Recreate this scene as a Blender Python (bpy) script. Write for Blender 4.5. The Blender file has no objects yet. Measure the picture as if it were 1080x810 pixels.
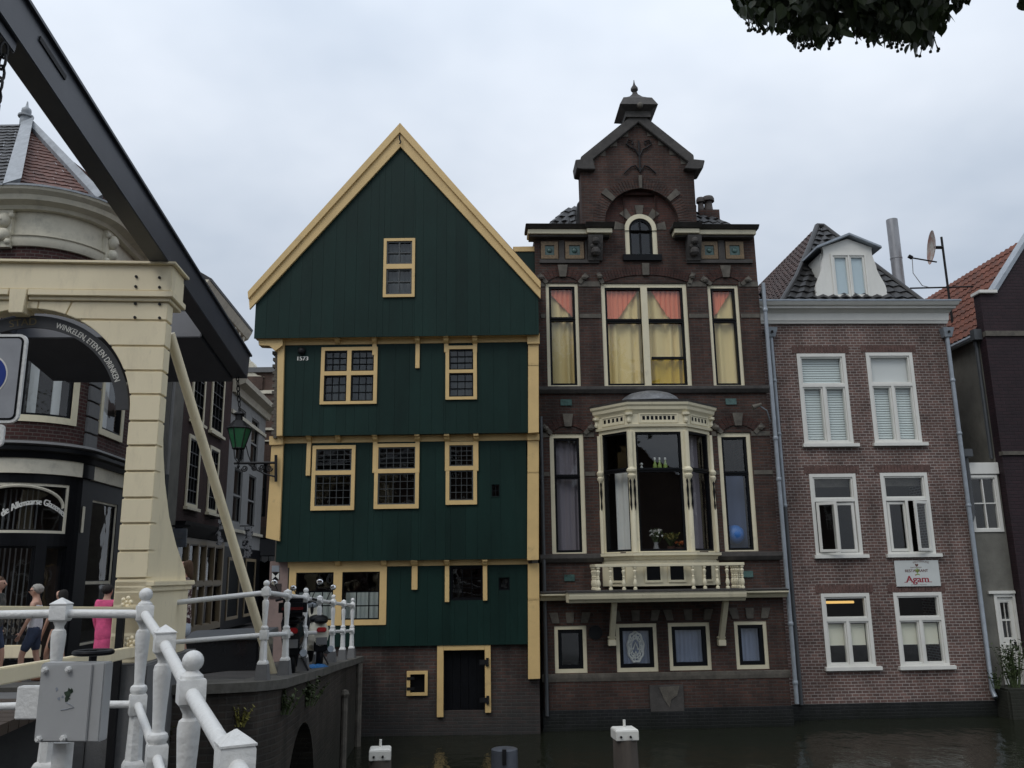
import bpy, bmesh, math, random
from mathutils import Vector, Matrix
R = math.radians
rnd = random.Random(11)
SC = bpy.context.scene
COL = SC.collection
# ---------------------------------------------------------------- camera
FOC, PITCH, ROLL, EYE = 905.0, R(12.5), R(0.8), 1.6
_p, _a = PITCH, ROLL
_u0 = Vector((0, -math.sin(_p), math.cos(_p)))
FW = Vector((0, math.cos(_p), math.sin(_p)))
RT = Vector((1, 0, 0)) * math.cos(_a) - _u0 * math.sin(_a)
UP = Vector((1, 0, 0)) * math.sin(_a) + _u0 * math.cos(_a)
CO = Vector((0, 0, EYE))

def ray(px, py):
    return FW + RT * ((px - 540) / FOC) - UP * ((py - 405) / FOC)

def at(px, py, Y):
    d = ray(px, py)
    return CO + d * (Y / d.y)

def project(P):
    d = Vector(P) - CO
    z = d.dot(FW)
    if z < 0.05:
        return None
    return (540 + FOC * d.dot(RT) / z, 405 - FOC * d.dot(UP) / z)

cd = bpy.data.cameras.new('camera')
cam = bpy.data.objects.new('camera', cd)
COL.objects.link(cam)
cd.sensor_width = 36
cd.lens = FOC / 1080 * 36
cd.clip_start = 0.05
cd.clip_end = 3000
m = Matrix.Identity(4)
for i in range(3):
    m[i][0], m[i][1], m[i][2], m[i][3] = RT[i], UP[i], -FW[i], CO[i]
cam.matrix_world = m
SC.camera = cam

# ---------------------------------------------------------------- facade frames
class F:
    """vertical plane; u runs to the right along it, o is out towards the street, z up"""
    curved = False
    def __init__(s, P, yaw):
        s.P = Vector((P[0], P[1], 0))
        s.d = Vector((math.cos(R(yaw)), math.sin(R(yaw)), 0))
        s.n = Vector((s.d.y, -s.d.x, 0))
        s.yaw = yaw
    def W(s, u, o, z):
        q = s.P + s.d * u + s.n * o
        return Vector((q.x, q.y, z))
    def px(s, x, y, o=0):
        r = ray(x, y)
        base = s.P + s.n * o
        t = (base - CO).dot(s.n) / r.dot(s.n)
        q = CO + r * t
        return ((q - base).dot(s.d), q.z)
    def rect(s, xl, xr, yt, yb, o=0):
        xm, ym = (xl + xr) / 2, (yt + yb) / 2
        return (s.px(xl, ym, o)[0], s.px(xr, ym, o)[0], s.px(xm, yb, o)[1], s.px(xm, yt, o)[1])

class PathF:
    """a frame along a bent ground line"""
    curved = True
    def __init__(s, pts):
        s.p = [Vector((a[0], a[1], 0)) for a in pts]
        s.L = [0]
        for a, b in zip(s.p, s.p[1:]):
            s.L.append(s.L[-1] + (b - a).length)
    def _q(s, u):
        u = max(0, min(s.L[-1] - 1e-6, u))
        for i in range(len(s.p) - 1):
            if u <= s.L[i + 1]:
                break
        a, b = s.p[i], s.p[i + 1]
        d = (b - a).normalized()
        q = a + d * (u - s.L[i])
        k = (u - s.L[i]) / max(1e-6, s.L[i + 1] - s.L[i])
        # smoothed tangent
        def tan(j):
            if j <= 0: return (s.p[1] - s.p[0]).normalized()
            if j >= len(s.p) - 1: return (s.p[-1] - s.p[-2]).normalized()
            return (s.p[j + 1] - s.p[j - 1]).normalized()
        t = (tan(i) * (1 - k) + tan(i + 1) * k).normalized()
        return q, Vector((t.y, -t.x, 0))
    def W(s, u, o, z):
        q, n = s._q(u)
        q = q + n * o
        return Vector((q.x, q.y, z))
    def px(s, x, y, o=0):
        r = ray(x, y)
        n = 900
        prev = None
        for i in range(n + 1):
            u = s.L[-1] * i / n
            w = s.W(u, o, 0)
            c = r.x * (w.y) - r.y * (w.x)
            if prev is not None and (c <= 0) != (prev <= 0):
                t = math.hypot(w.x, w.y) / math.hypot(r.x, r.y)
                return (u, CO.z + r.z * t)
            prev = c
        return (0 if abs(prev) > 0 and i == 0 else s.L[-1], 3)
    rect = F.rect

# ---------------------------------------------------------------- mesh builder
ORG = {}
class MB:
    def __init__(s):
        s.v, s.f = [], []
    def poly(s, pts):
        i = len(s.v)
        s.v += [tuple(p) for p in pts]
        s.f.append(list(range(i, i + len(pts))))
    def hexa(s, p):      # p: 8 points, bottom 4 then top 4
        i = len(s.v)
        s.v += [tuple(q) for q in p]
        for a in ((0, 1, 2, 3), (4, 5, 6, 7), (0, 1, 5, 4), (1, 2, 6, 5), (2, 3, 7, 6), (3, 0, 4, 7)):
            s.f.append([i + k for k in a])
    def box(s, a, b):
        (x0, y0, z0), (x1, y1, z1) = a, b
        s.hexa([(x0, y0, z0), (x1, y0, z0), (x1, y1, z0), (x0, y1, z0), (x0, y0, z1), (x1, y0, z1), (x1, y1, z1), (x0, y1, z1)])
    def fbox(s, f, u0, u1, z0, z1, o0, o1):
        n = max(1, int(math.ceil(abs(u1 - u0) / 0.18))) if f.curved else 1
        for k in range(n):
            a, b = u0 + (u1 - u0) * k / n, u0 + (u1 - u0) * (k + 1) / n
            s.hexa([f.W(a, o0, z0), f.W(b, o0, z0), f.W(b, o1, z0), f.W(a, o1, z0), f.W(a, o0, z1), f.W(b, o0, z1), f.W(b, o1, z1), f.W(a, o1, z1)])
    def prism(s, f, pts, o0, o1):     # outline (u, z) with thickness o0..o1
        A = [f.W(u, o1, z) for u, z in pts]
        B = [f.W(u, o0, z) for u, z in pts]
        n = len(pts)
        i = len(s.v)
        s.v += [tuple(q) for q in A] + [tuple(q) for q in B]
        s.f.append([i + k for k in range(n)])
        s.f.append([i + n + k for k in reversed(range(n))])
        for k in range(n):
            l = (k + 1) % n
            s.f.append([i + k, i + l, i + n + l, i + n + k])
    def profile(s, f, u0, u1, prof, end0=0, end1=0):   # (o, z) profile swept along u ; mitre: u shifts by end*o
        n = max(1, int(math.ceil(abs(u1 - u0) / 0.18))) if f.curved else 1
        rows = []
        for k in range(n + 1):
            t = k / n
            u = u0 + (u1 - u0) * t
            rows.append([f.W(u + (end0 * o if k == 0 else 0) + (end1 * o if k == n else 0), o, z) for o, z in prof])
        i = len(s.v)
        m_ = len(prof)
        for r in rows:
            s.v += [tuple(q) for q in r]
        for k in range(n):
            for j in range(m_):
                l = (j + 1) % m_
                s.f.append([i + k * m_ + j, i + k * m_ + l, i + (k + 1) * m_ + l, i + (k + 1) * m_ + j])
        s.f.append([i + j for j in range(m_)])
        s.f.append([i + n * m_ + j for j in reversed(range(m_))])
    def panel(s, f, u0, u1, z0, z1, holes=(), o0=-0.2, o1=0.0):
        """front sheet at o1 with rectangular holes and reveals back to o0"""
        us = sorted(set([u0, u1] + [min(max(h[k], u0), u1) for h in holes for k in (0, 1)]))
        zs = sorted(set([z0, z1] + [min(max(h[k], z0), z1) for h in holes for k in (2, 3)]))
        if f.curved:
            q = []
            for a, b in zip(us, us[1:]):
                n = max(1, int(math.ceil((b - a) / 0.18)))
                q += [a + (b - a) * k / n for k in range(n)]
            us = q + [us[-1]]
        inside = lambda u, z: any(h[0] < u < h[1] and h[2] < z < h[3] for h in holes)
        for a, b in zip(us, us[1:]):
            for c, d in zip(zs, zs[1:]):
                if b - a < 1e-5 or d - c < 1e-5 or inside((a + b) / 2, (c + d) / 2):
                    continue
                s.poly([f.W(a, o1, c), f.W(b, o1, c), f.W(b, o1, d), f.W(a, o1, d)])
        for h in list(holes) + [(u0, u1, z0, z1)]:
            hu = [u for u in us if h[0] - 1e-6 <= u <= h[1] + 1e-6]
            for a, b in zip(hu, hu[1:]):
                for z in (h[2], h[3]):
                    s.poly([f.W(a, o0, z), f.W(b, o0, z), f.W(b, o1, z), f.W(a, o1, z)])
            for u in (h[0], h[1]):
                s.poly([f.W(u, o0, h[2]), f.W(u, o1, h[2]), f.W(u, o1, h[3]), f.W(u, o0, h[3])])
    def slab(s, f, u0, u1, z0, z1, holes=(), o0=-0.05, o1=0.0):
        s.panel(f, u0, u1, z0, z1, holes, o0, o1)
    def cols(s, f, seg, o):           # seg: (u0, lo0, hi0, u1, lo1, hi1)
        for a, l0, h0, b, l1, h1 in seg:
            if h0 - l0 < 1e-4 and h1 - l1 < 1e-4:
                continue
            s.poly([f.W(a, o, l0), f.W(b, o, l1), f.W(b, o, h1), f.W(a, o, h0)])
    def tube(s, pts, r, n=8, cap=True):
        pts = [Vector(p) for p in pts]
        rs = r if isinstance(r, (list, tuple)) else [r] * len(pts)
        i0 = len(s.v)
        d0 = (pts[1] - pts[0]).normalized()
        up = Vector((0, 0, 1)) if abs(d0.z) < 0.9 else Vector((1, 0, 0))
        x = d0.cross(up).normalized()
        for k, p in enumerate(pts):
            if k == 0: d = pts[1] - pts[0]
            elif k == len(pts) - 1: d = pts[-1] - pts[-2]
            else: d = (pts[k + 1] - p).normalized() + (p - pts[k - 1]).normalized()
            d.normalize()
            x = (x - d * x.dot(d)).normalized()
            y = d.cross(x)
            for j in range(n):
                a = 2 * math.pi * j / n
                s.v.append(tuple(p + (x * math.cos(a) + y * math.sin(a)) * rs[k]))
        for k in range(len(pts) - 1):
            for j in range(n):
                l = (j + 1) % n
                s.f.append([i0 + k * n + j, i0 + k * n + l, i0 + (k + 1) * n + l, i0 + (k + 1) * n + j])
        if cap:
            s.f.append([i0 + j for j in reversed(range(n))])
            s.f.append([i0 + (len(pts) - 1) * n + j for j in range(n)])
    def lathe(s, c, prof, n=16, sq=False, rot=0.0):   # prof: (r, z); sq: square section with half-width r
        c = Vector(c)
        i0 = len(s.v)
        if sq: n = 4
        for r, z in prof:
            for j in range(n):
                a = 2 * math.pi * (j + (0.5 if sq else 0)) / n + rot
                q = r * (math.sqrt(2) if sq else 1)
                s.v.append((c.x + q * math.cos(a), c.y + q * math.sin(a), c.z + z))
        for k in range(len(prof) - 1):
            for j in range(n):
                l = (j + 1) % n
                s.f.append([i0 + k * n + j, i0 + k * n + l, i0 + (k + 1) * n + l, i0 + (k + 1) * n + j])
        s.f.append([i0 + j for j in reversed(range(n))])
        s.f.append([i0 + (len(prof) - 1) * n + j for j in range(n)])
    def ball(s, c, r, n=16, sx=1, sy=1, sz=1):
        c = Vector(c)
        i0 = len(s.v)
        m_ = n // 2
        for k in range(m_ + 1):
            t = math.pi * k / m_
            for j in range(n):
                a = 2 * math.pi * j / n
                s.v.append((c.x + sx * r * math.sin(t) * math.cos(a), c.y + sy * r * math.sin(t) * math.sin(a), c.z + sz * r * math.cos(t)))
        for k in range(m_):
            for j in range(n):
                l = (j + 1) % n
                s.f.append([i0 + k * n + j, i0 + (k + 1) * n + j, i0 + (k + 1) * n + l, i0 + k * n + l])
    def bar(s, a, b, w, h, up=(0, 0, 1)):   # rectangular bar from a to b
        a, b = Vector(a), Vector(b)
        d = (b - a).normalized()
        x = d.cross(Vector(up)).normalized() * w / 2
        y = x.cross(d).normalized() * h / 2
        s.hexa([a - x - y, a + x - y, a + x + y, a - x + y, b - x - y, b + x - y, b + x + y, b - x + y])
    def build(s, name, mat, parent=None, smooth=35, bevel=0.0, weld=False, recalc=True):
        me = bpy.data.meshes.new(name)
        org = ORG[parent] if parent is not None else Vector((0, 0, 0))
        me.from_pydata([(a[0] - org.x, a[1] - org.y, a[2] - org.z) for a in s.v], [], s.f)
        bm = bmesh.new()
        bm.from_mesh(me)
        if weld or bevel:
            bmesh.ops.remove_doubles(bm, verts=bm.verts, dist=1e-4)
        if recalc:
            bmesh.ops.recalc_face_normals(bm, faces=bm.faces)
        if bevel:
            es = [e for e in bm.edges if len(e.link_faces) == 2 and e.calc_face_angle(0) > R(30)]
            bmesh.ops.bevel(bm, geom=es, offset=bevel, segments=2, affect='EDGES', clamp_overlap=True)
        bm.to_mesh(me)
        bm.free()
        if smooth:
            me.shade_smooth()
            me.set_sharp_from_angle(angle=R(smooth))
        me.materials.append(mat)
        o = bpy.data.objects.new(name, me)
        COL.objects.link(o)
        if parent is not None:
            o.parent = parent
        ORG[o] = org
        return o

def tag(o, label=None, cat=None, group=None, kind=None):
    for k, v in (('label', label), ('category', cat), ('group', group), ('kind', kind)):
        if v:
            o[k] = v
    return o

def thing(name, label, cat, loc, group=None):
    o = bpy.data.objects.new(name, None)
    o.empty_display_size = 0.3
    o.location = loc
    COL.objects.link(o)
    ORG[o] = Vector(loc)
    return tag(o, label, cat, group)

def clone(o, delta, parent=None):
    """copies a thing with its parts and sub-parts"""
    c = o.copy()
    COL.objects.link(c)
    if parent is None:
        c.location = o.location + Vector(delta)
    else:
        c.parent = parent
    ORG[c] = ORG[o] + Vector(delta)
    for ch in list(o.children):
        clone(ch, delta, c)
    return c

# ---------------------------------------------------------------- lettering
_FONT = {}
def glyphs(text):
    """list of (char, x offset, advance) from Blender's own font, size 1"""
    key = text
    if key in _FONT:
        return _FONT[key]
    cu = bpy.data.curves.new('lettering', 'FONT')
    cu.body = text
    cu.resolution_u = 4
    ob = bpy.data.objects.new('lettering', cu)
    me = bpy.data.meshes.new_from_object(ob)
    vs = [v.co.copy() for v in me.vertices]
    fs = [list(p.vertices) for p in me.polygons]
    bpy.data.objects.remove(ob)
    bpy.data.meshes.remove(me)
    bpy.data.curves.remove(cu)
    _FONT[key] = (vs, fs)
    return vs, fs

def text_to(mb, text, size, place, xs=1.0, bold=0.0, skew=0.0, align=0.5):
    """place(x, y) -> world point; x runs along the line in metres"""
    vs, fs = glyphs(text)
    w = max(v.x for v in vs) if vs else 0
    for dx in ((0,) if not bold else (-bold, bold)):
        i = len(mb.v)
        for v in vs:
            x = (v.x - w * align) * size * xs + dx + skew * v.y * size
            mb.v.append(tuple(place(x, v.y * size, 0.0006 * (dx > 0))))
        for f in fs:
            mb.f.append([i + k for k in f])
# ---------------------------------------------------------------- materials
def nodes(name):
    mt = bpy.data.materials.new(name)
    mt.use_nodes = True
    nt = mt.node_tree
    nt.nodes.clear()
    out = nt.nodes.new('ShaderNodeOutputMaterial')
    return mt, nt, out

class N:
    def __init__(s, nt): s.nt = nt
    def __call__(s, t, **kw):
        n = s.nt.nodes.new('ShaderNode' + t)
        for k, v in kw.items():
            if k.startswith('i_'):
                n.inputs[k[2:].replace('_', ' ')].default_value = v
            else:
                setattr(n, k, v)
        return n
    def l(s, a, b): s.nt.links.new(a, b)

def ramp(n, stops):
    r = n('ValToRGB')
    e = r.color_ramp.elements
    while len(e) < len(stops): e.new(0.5)
    for q, (p, c) in zip(e, stops):
        q.position = p
        q.color = (*c, 1) if len(c) == 3 else c
    return r

def paint(name, col, rough=0.5, var=0.12, scale=3.0, bump=0.15, bscale=40.0, dirt=None, metal=0.0, stretch=(1, 1, 1), spec=0.5, dirt2=None, island=0.0):
    mt, nt, out = nodes(name)
    n = N(nt)
    b = n('BsdfPrincipled', i_Roughness=rough, i_Metallic=metal)
    b.inputs['Specular IOR Level'].default_value = spec
    tc = n('TexCoord')
    mp = n('Mapping')
    mp.inputs['Scale'].default_value = stretch
    n.l(tc.outputs['Object'], mp.inputs[0])
    n1 = n('TexNoise', i_Scale=scale, i_Detail=6.0, i_Roughness=0.65)
    n.l(mp.outputs[0], n1.inputs['Vector'])
    r = ramp(n, [(0.3, tuple(c * (1 - var) for c in col)), (0.7, tuple(min(1, c * (1 + var)) for c in col))])
    n.l(n1.outputs['Fac'], r.inputs[0])
    c_out = r.outputs[0]
    if island:
        gm = n('NewGeometry')
        ri = ramp(n, [(0, (1 - island,) * 3), (1, (1 + island,) * 3)])
        n.l(gm.outputs['Random Per Island'], ri.inputs[0])
        mi = n('MixRGB', blend_type='MULTIPLY'); mi.inputs[0].default_value = 1
        n.l(c_out, mi.inputs[1]); n.l(ri.outputs[0], mi.inputs[2])
        c_out = mi.outputs[0]
    for dirt in [d for d in (dirt, dirt2) if d]:
        dcol, dsc, lo, hi, damt = dirt
        n2 = n('TexNoise', i_Scale=dsc, i_Detail=8.0, i_Roughness=0.7)
        n.l(mp.outputs[0], n2.inputs['Vector'])
        r2 = ramp(n, [(lo, (0, 0, 0)), (hi, (damt, damt, damt))])
        n.l(n2.outputs['Fac'], r2.inputs[0])
        mx = n('MixRGB')
        n.l(r2.outputs[0], mx.inputs[0])
        n.l(c_out, mx.inputs[1])
        mx.inputs[2].default_value = (*dcol, 1)
        c_out = mx.outputs[0]
    n.l(c_out, b.inputs['Base Color'])
    if bump:
        n3 = n('TexNoise', i_Scale=bscale, i_Detail=4.0)
        n.l(mp.outputs[0], n3.inputs['Vector'])
        bp = n('Bump', i_Strength=bump, i_Distance=0.01)
        n.l(n3.outputs['Fac'], bp.inputs['Height'])
        n.l(bp.outputs[0], b.inputs['Normal'])
    n.l(b.outputs[0], out.inputs[0])
    return mt

def brick(name, c1, c2, mortar, bw=0.21, rh=0.075, ms=0.011, rough=0.85, stain=None, var=0.5):
    """brickwork on any upright wall: (x + y, z) of the object"""
    mt, nt, out = nodes(name)
    n = N(nt)
    b = n('BsdfPrincipled', i_Roughness=rough)
    b.inputs['Specular IOR Level'].default_value = 0.25
    tc = n('TexCoord')
    sp = n('SeparateXYZ')
    n.l(tc.outputs['Object'], sp.inputs[0])
    ad = n('Math', operation='ADD')
    n.l(sp.outputs[0], ad.inputs[0]); n.l(sp.outputs[1], ad.inputs[1])
    cb = n('CombineXYZ')
    n.l(ad.outputs[0], cb.inputs[0]); n.l(sp.outputs[2], cb.inputs[1])
    wob = n('TexNoise', i_Scale=2.0, i_Detail=2.0)
    n.l(tc.outputs['Object'], wob.inputs['Vector'])
    wm = n('MixRGB', blend_type='LINEAR_LIGHT')
    wm.inputs[0].default_value = 0.012
    n.l(cb.outputs[0], wm.inputs[1]); n.l(wob.outputs['Color'], wm.inputs[2])
    t = n('TexBrick', i_Scale=1.0)
    t.inputs['Mortar Size'].default_value = ms
    t.inputs['Mortar Smooth'].default_value = 0.3
    t.inputs['Bias'].default_value = 0.0
    t.inputs['Brick Width'].default_value = bw
    t.inputs['Row Height'].default_value = rh
    t.offset = 0.5
    t.inputs['Color1'].default_value = (*c1, 1)
    t.inputs['Color2'].default_value = (*c2, 1)
    t.inputs['Mortar'].default_value = (*mortar, 1)
    n.l(wm.outputs[0], t.inputs['Vector'])
    big = n('TexNoise', i_Scale=0.9, i_Detail=8.0, i_Roughness=0.7)
    n.l(tc.outputs['Object'], big.inputs['Vector'])
    rr = ramp(n, [(0.3, (1 - var,) * 3), (0.72, (1 + var * 0.5,) * 3)])
    n.l(big.outputs['Fac'], rr.inputs[0])
    mu = n('MixRGB', blend_type='MULTIPLY')
    mu.inputs[0].default_value = 1
    n.l(t.outputs['Color'], mu.inputs[1]); n.l(rr.outputs[0], mu.inputs[2])
    c_out = mu.outputs[0]
    # rain runs: weathering drawn out downwards
    vm = n('Mapping'); vm.inputs['Scale'].default_value = (2.6, 2.6, 0.22)
    n.l(tc.outputs['Object'], vm.inputs[0])
    vn = n('TexNoise', i_Scale=1.0, i_Detail=7.0, i_Roughness=0.65)
    n.l(vm.outputs[0], vn.inputs['Vector'])
    vr = ramp(n, [(0.32, (1 - var * .75,) * 3), (0.6, (1.06,) * 3)])
    n.l(vn.outputs['Fac'], vr.inputs[0])
    m2 = n('MixRGB', blend_type='MULTIPLY'); m2.inputs[0].default_value = 1
    n.l(c_out, m2.inputs[1]); n.l(vr.outputs[0], m2.inputs[2])
    c_out = m2.outputs[0]
    if stain:
        scol, z0, z1, amt = stain        # algae and soot rising from the water line, with a ragged edge
        mrz = n('MapRange')
        mrz.inputs['From Min'].default_value = z0; mrz.inputs['From Max'].default_value = z1
        mrz.inputs['To Min'].default_value = 1; mrz.inputs['To Max'].default_value = 0
        sn = n('TexNoise', i_Scale=3.0, i_Detail=8.0, i_Roughness=0.7)
        n.l(tc.outputs['Object'], sn.inputs['Vector'])
        a2 = n('Math', operation='MULTIPLY_ADD')
        a2.inputs[1].default_value = 0.9
        geo = n('SeparateXYZ')
        n.l(tc.outputs['Object'], geo.inputs[0])
        n.l(sn.outputs['Fac'], a2.inputs[0]); n.l(geo.outputs[2], a2.inputs[2])
        n.l(a2.outputs[0], mrz.inputs['Value'])
        am = n('Math', operation='MULTIPLY'); am.inputs[1].default_value = amt
        n.l(mrz.outputs[0], am.inputs[0])
        mx = n('MixRGB')
        n.l(am.outputs[0], mx.inputs[0]); n.l(c_out, mx.inputs[1])
        mx.inputs[2].default_value = (*scol, 1)
        c_out = mx.outputs[0]
    n.l(c_out, b.inputs['Base Color'])
    inv = n('Math', operation='SUBTRACT'); inv.inputs[0].default_value = 1
    n.l(t.outputs['Fac'], inv.inputs[1])
    fn = n('TexNoise', i_Scale=60.0, i_Detail=3.0)
    n.l(tc.outputs['Object'], fn.inputs['Vector'])
    ma = n('Math', operation='MULTIPLY_ADD'); ma.inputs[1].default_value = 0.35
    n.l(fn.outputs['Fac'], ma.inputs[0]); n.l(inv.outputs[0], ma.inputs[2])
    bp = n('Bump', i_Strength=0.6, i_Distance=0.008)
    n.l(ma.outputs[0], bp.inputs['Height'])
    n.l(bp.outputs[0], b.inputs['Normal'])
    n.l(b.outputs[0], out.inputs[0])
    return mt

def glass(name, tint=(0.75, 0.8, 0.8), wob=0.02, ior=1.5):
    mt, nt, out = nodes(name)
    n = N(nt)
    tr = n('BsdfTransparent'); tr.inputs[0].default_value = (*tint, 1)
    gl = n('BsdfGlossy', i_Roughness=0.02)
    lw = n('LayerWeight')
    pw = n('Math', operation='POWER'); pw.inputs[1].default_value = 5.0
    fr = n('Math', operation='MULTIPLY_ADD'); f0 = ((ior - 1) / (ior + 1)) ** 2 * 1.7
    fr.inputs[1].default_value = 1 - f0; fr.inputs[2].default_value = f0
    n.l(lw.outputs['Facing'], pw.inputs[0]); n.l(pw.outputs[0], fr.inputs[0])
    tc = n('TexCoord')
    no = n('TexNoise', i_Scale=1.6, i_Detail=2.0)
    n.l(tc.outputs['Object'], no.inputs['Vector'])
    bp = n('Bump', i_Strength=1.0, i_Distance=wob)
    n.l(no.outputs['Fac'], bp.inputs['Height'])
    n.l(bp.outputs[0], gl.inputs['Normal'])
    mx = n('MixShader')
    n.l(fr.outputs[0], mx.inputs[0]); n.l(tr.outputs[0], mx.inputs[1]); n.l(gl.outputs[0], mx.inputs[2])
    n.l(mx.outputs[0], out.inputs[0])
    return mt

def cloth(name, col, trans=0.12):
    mt, nt, out = nodes(name)
    n = N(nt)
    b = n('BsdfPrincipled', i_Roughness=0.9)
    b.inputs['Base Color'].default_value = (*col, 1)
    t = n('BsdfTranslucent'); t.inputs[0].default_value = (*col, 1)
    mx = n('MixShader'); mx.inputs[0].default_value = trans
    n.l(b.outputs[0], mx.inputs[1]); n.l(t.outputs[0], mx.inputs[2])
    n.l(mx.outputs[0], out.inputs[0])
    return mt

M = {}
M['green'] = paint('green_board_paint', (0.0063, 0.0222, 0.0178), 0.5, 0.25, 1.2, 0.12, 25, dirt=((0.022, 0.042, 0.036), 2.2, 0.55, 0.85, 0.3), stretch=(1, 1, 0.3), spec=0.18, island=0.09)
M['trim'] = paint('ochre_trim_paint', (0.63, 0.44, 0.19), 0.5, 0.08, 2.0, 0.1, 30, dirt=((0.22, 0.16, 0.09), 5, 0.58, 0.8, 0.5))
M['cream'] = paint('cream_bridge_paint', (0.83, 0.73, 0.51), 0.45, 0.05, 1.5, 0.06, 40, dirt=((0.36, 0.30, 0.2), 3.5, 0.54, 0.85, 0.5), stretch=(1, 1, 0.35), dirt2=((0.2, 0.17, 0.12), 14, 0.64, 0.8, 0.5))
M['ivory'] = paint('ivory_window_paint', (0.66, 0.6, 0.43), 0.5, 0.08, 3, 0.08, 30, dirt=((0.2, 0.19, 0.15), 6, 0.55, 0.8, 0.55), stretch=(1, 1, .6))
M['white'] = paint('white_window_paint', (0.68, 0.67, 0.62), 0.45, 0.06, 3, 0.05, 30, dirt=((0.3, 0.29, 0.26), 6, 0.58, 0.85, 0.5), stretch=(1, 1, .6))
M['rail'] = paint('white_railing_paint', (0.7, 0.7, 0.68), 0.4, 0.08, 9, 0.5, 38, dirt=((0.27, 0.26, 0.23), 9, 0.5, 0.75, 0.45), dirt2=((0.13, 0.085, 0.05), 26, 0.66, 0.72, 0.8))
M['steel'] = paint('dark_steel_paint', (0.045, 0.05, 0.064), 0.38, 0.15, 2, 0.05, 60, dirt=((0.07, 0.07, 0.075), 4, 0.5, 0.8, 0.4))
M['black'] = paint('black_paint', (0.006, 0.0065, 0.008), 0.4, 0.2, 4, 0.05, 40, spec=0.14)
M['iron'] = paint('black_iron', (0.01, 0.01, 0.011), 0.55, 0.2, 8, 0.3, 60, spec=0.25)
M['stone'] = paint('weathered_stone', (0.11, 0.098, 0.08), 0.85, 0.3, 4, 0.5, 30, dirt=((0.05, 0.045, 0.04), 5, 0.45, 0.75, 0.8))
M['darkstone'] = paint('soot_dark_stone', (0.055, 0.05, 0.046), 0.8, 0.35, 4, 0.4, 30, dirt=((0.14, 0.13, 0.11), 7, 0.55, 0.8, 0.5))
M['bluestone'] = paint('blue_grey_stone', (0.13, 0.13, 0.13), 0.75, 0.2, 6, 0.3, 50, dirt=((0.04, 0.04, 0.035), 6, 0.5, 0.8, 0.6))
M['render'] = paint('grey_cement_render', (0.15, 0.145, 0.125), 0.9, 0.25, 1.3, 0.4, 25, dirt=((0.05, 0.05, 0.045), 1.7, 0.5, 0.8, 0.5))
M['lead'] = paint('lead_sheet', (0.27, 0.29, 0.31), 0.5, 0.25, 4, 0.3, 14, dirt=((0.5, 0.52, 0.54), 9, 0.6, 0.78, 0.6))
M['zinc'] = paint('zinc_pipe', (0.28, 0.31, 0.34), 0.4, 0.15, 5, 0.1, 40, metal=0.3)
M['darkzinc'] = paint('dark_zinc_pipe', (0.06, 0.065, 0.07), 0.5, 0.15, 5, 0.1, 40)
M['brownbrick'] = brick('brown_brick', (0.098, 0.05, 0.038), (0.058, 0.036, 0.03), (0.075, 0.066, 0.06), 0.21, 0.072, 0.011, stain=((0.012, 0.013, 0.013), 0.1, 1.3, 0.85))
M['redbrick'] = brick('red_arch_brick', (0.095, 0.042, 0.033), (0.065, 0.034, 0.029), (0.06, 0.05, 0.045), 0.21, 0.068, 0.008)
M['pinkbrick'] = brick('pink_brown_brick', (0.19, 0.114, 0.096), (0.112, 0.073, 0.065), (0.38, 0.34, 0.31), 0.175, 0.072, 0.0085, var=0.45, stain=((0.03, 0.028, 0.027), -0.2, 0.9, 0.0))
M['plinth'] = brick('tarred_plinth_brick', (0.022, 0.023, 0.025), (0.014, 0.015, 0.017), (0.035, 0.036, 0.036), 0.2, 0.075, 0.01, rough=0.6, var=0.6, stain=((0.007, 0.009, 0.006), 0.35, 0.95, 0.92))
M['basebrick'] = brick('old_base_brick', (0.10, 0.055, 0.045), (0.055, 0.042, 0.038), (0.085, 0.08, 0.072), 0.22, 0.075, 0.011, stain=((0.035, 0.037, 0.036), 0.5, 1.9, 0.75), var=0.55)
M['purplebrick'] = brick('purple_dark_brick', (0.035, 0.018, 0.022), (0.026, 0.015, 0.019), (0.018, 0.012, 0.014), 0.25, 0.09, 0.01, rough=0.6, var=0.25)
M['wallbrick'] = brick('quay_wall_brick', (0.06, 0.048, 0.04), (0.042, 0.036, 0.031), (0.06, 0.055, 0.048), 0.24, 0.08, 0.012, stain=((0.022, 0.025, 0.018), 0.3, 2.0, 0.8), var=0.55)
M['shopbrick'] = brick('maroon_shop_brick', (0.075, 0.03, 0.026), (0.05, 0.023, 0.022), (0.11, 0.09, 0.08), 0.23, 0.085, 0.012, var=0.4)
M['rowbrick'] = brick('street_red_brick', (0.06, 0.026, 0.023), (0.045, 0.021, 0.02), (0.045, 0.035, 0.03), 0.21, 0.068, 0.009, var=0.3)
M['farbrick'] = brick('far_brown_brick', (0.11, 0.065, 0.05), (0.085, 0.052, 0.043), (0.1, 0.085, 0.07), 0.21, 0.068, 0.009, var=0.3)
M['pierbrick'] = paint('pinkish_pier_paint', (0.23, 0.165, 0.145), 0.8, 0.12, 3, 0.3, 25, dirt=((0.1, 0.08, 0.07), 4, 0.5, 0.8, 0.5))
M['slate'] = paint('dark_glazed_tile', (0.02, 0.019, 0.019), 0.5, 0.4, 6, 0.3, 30, dirt=((0.1, 0.1, 0.1), 9, 0.62, 0.75, 0.5))
M['redtile'] = paint('red_pantile', (0.075, 0.03, 0.02), 0.75, 0.5, 5, 0.3, 30, dirt=((0.035, 0.028, 0.025), 3, 0.45, 0.7, 0.75))
M['browntile'] = paint('red_brown_plain_tile', (0.13, 0.06, 0.045), 0.7, 0.35, 7, 0.3, 30, dirt=((0.035, 0.03, 0.028), 4, 0.45, 0.75, 0.6))
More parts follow.
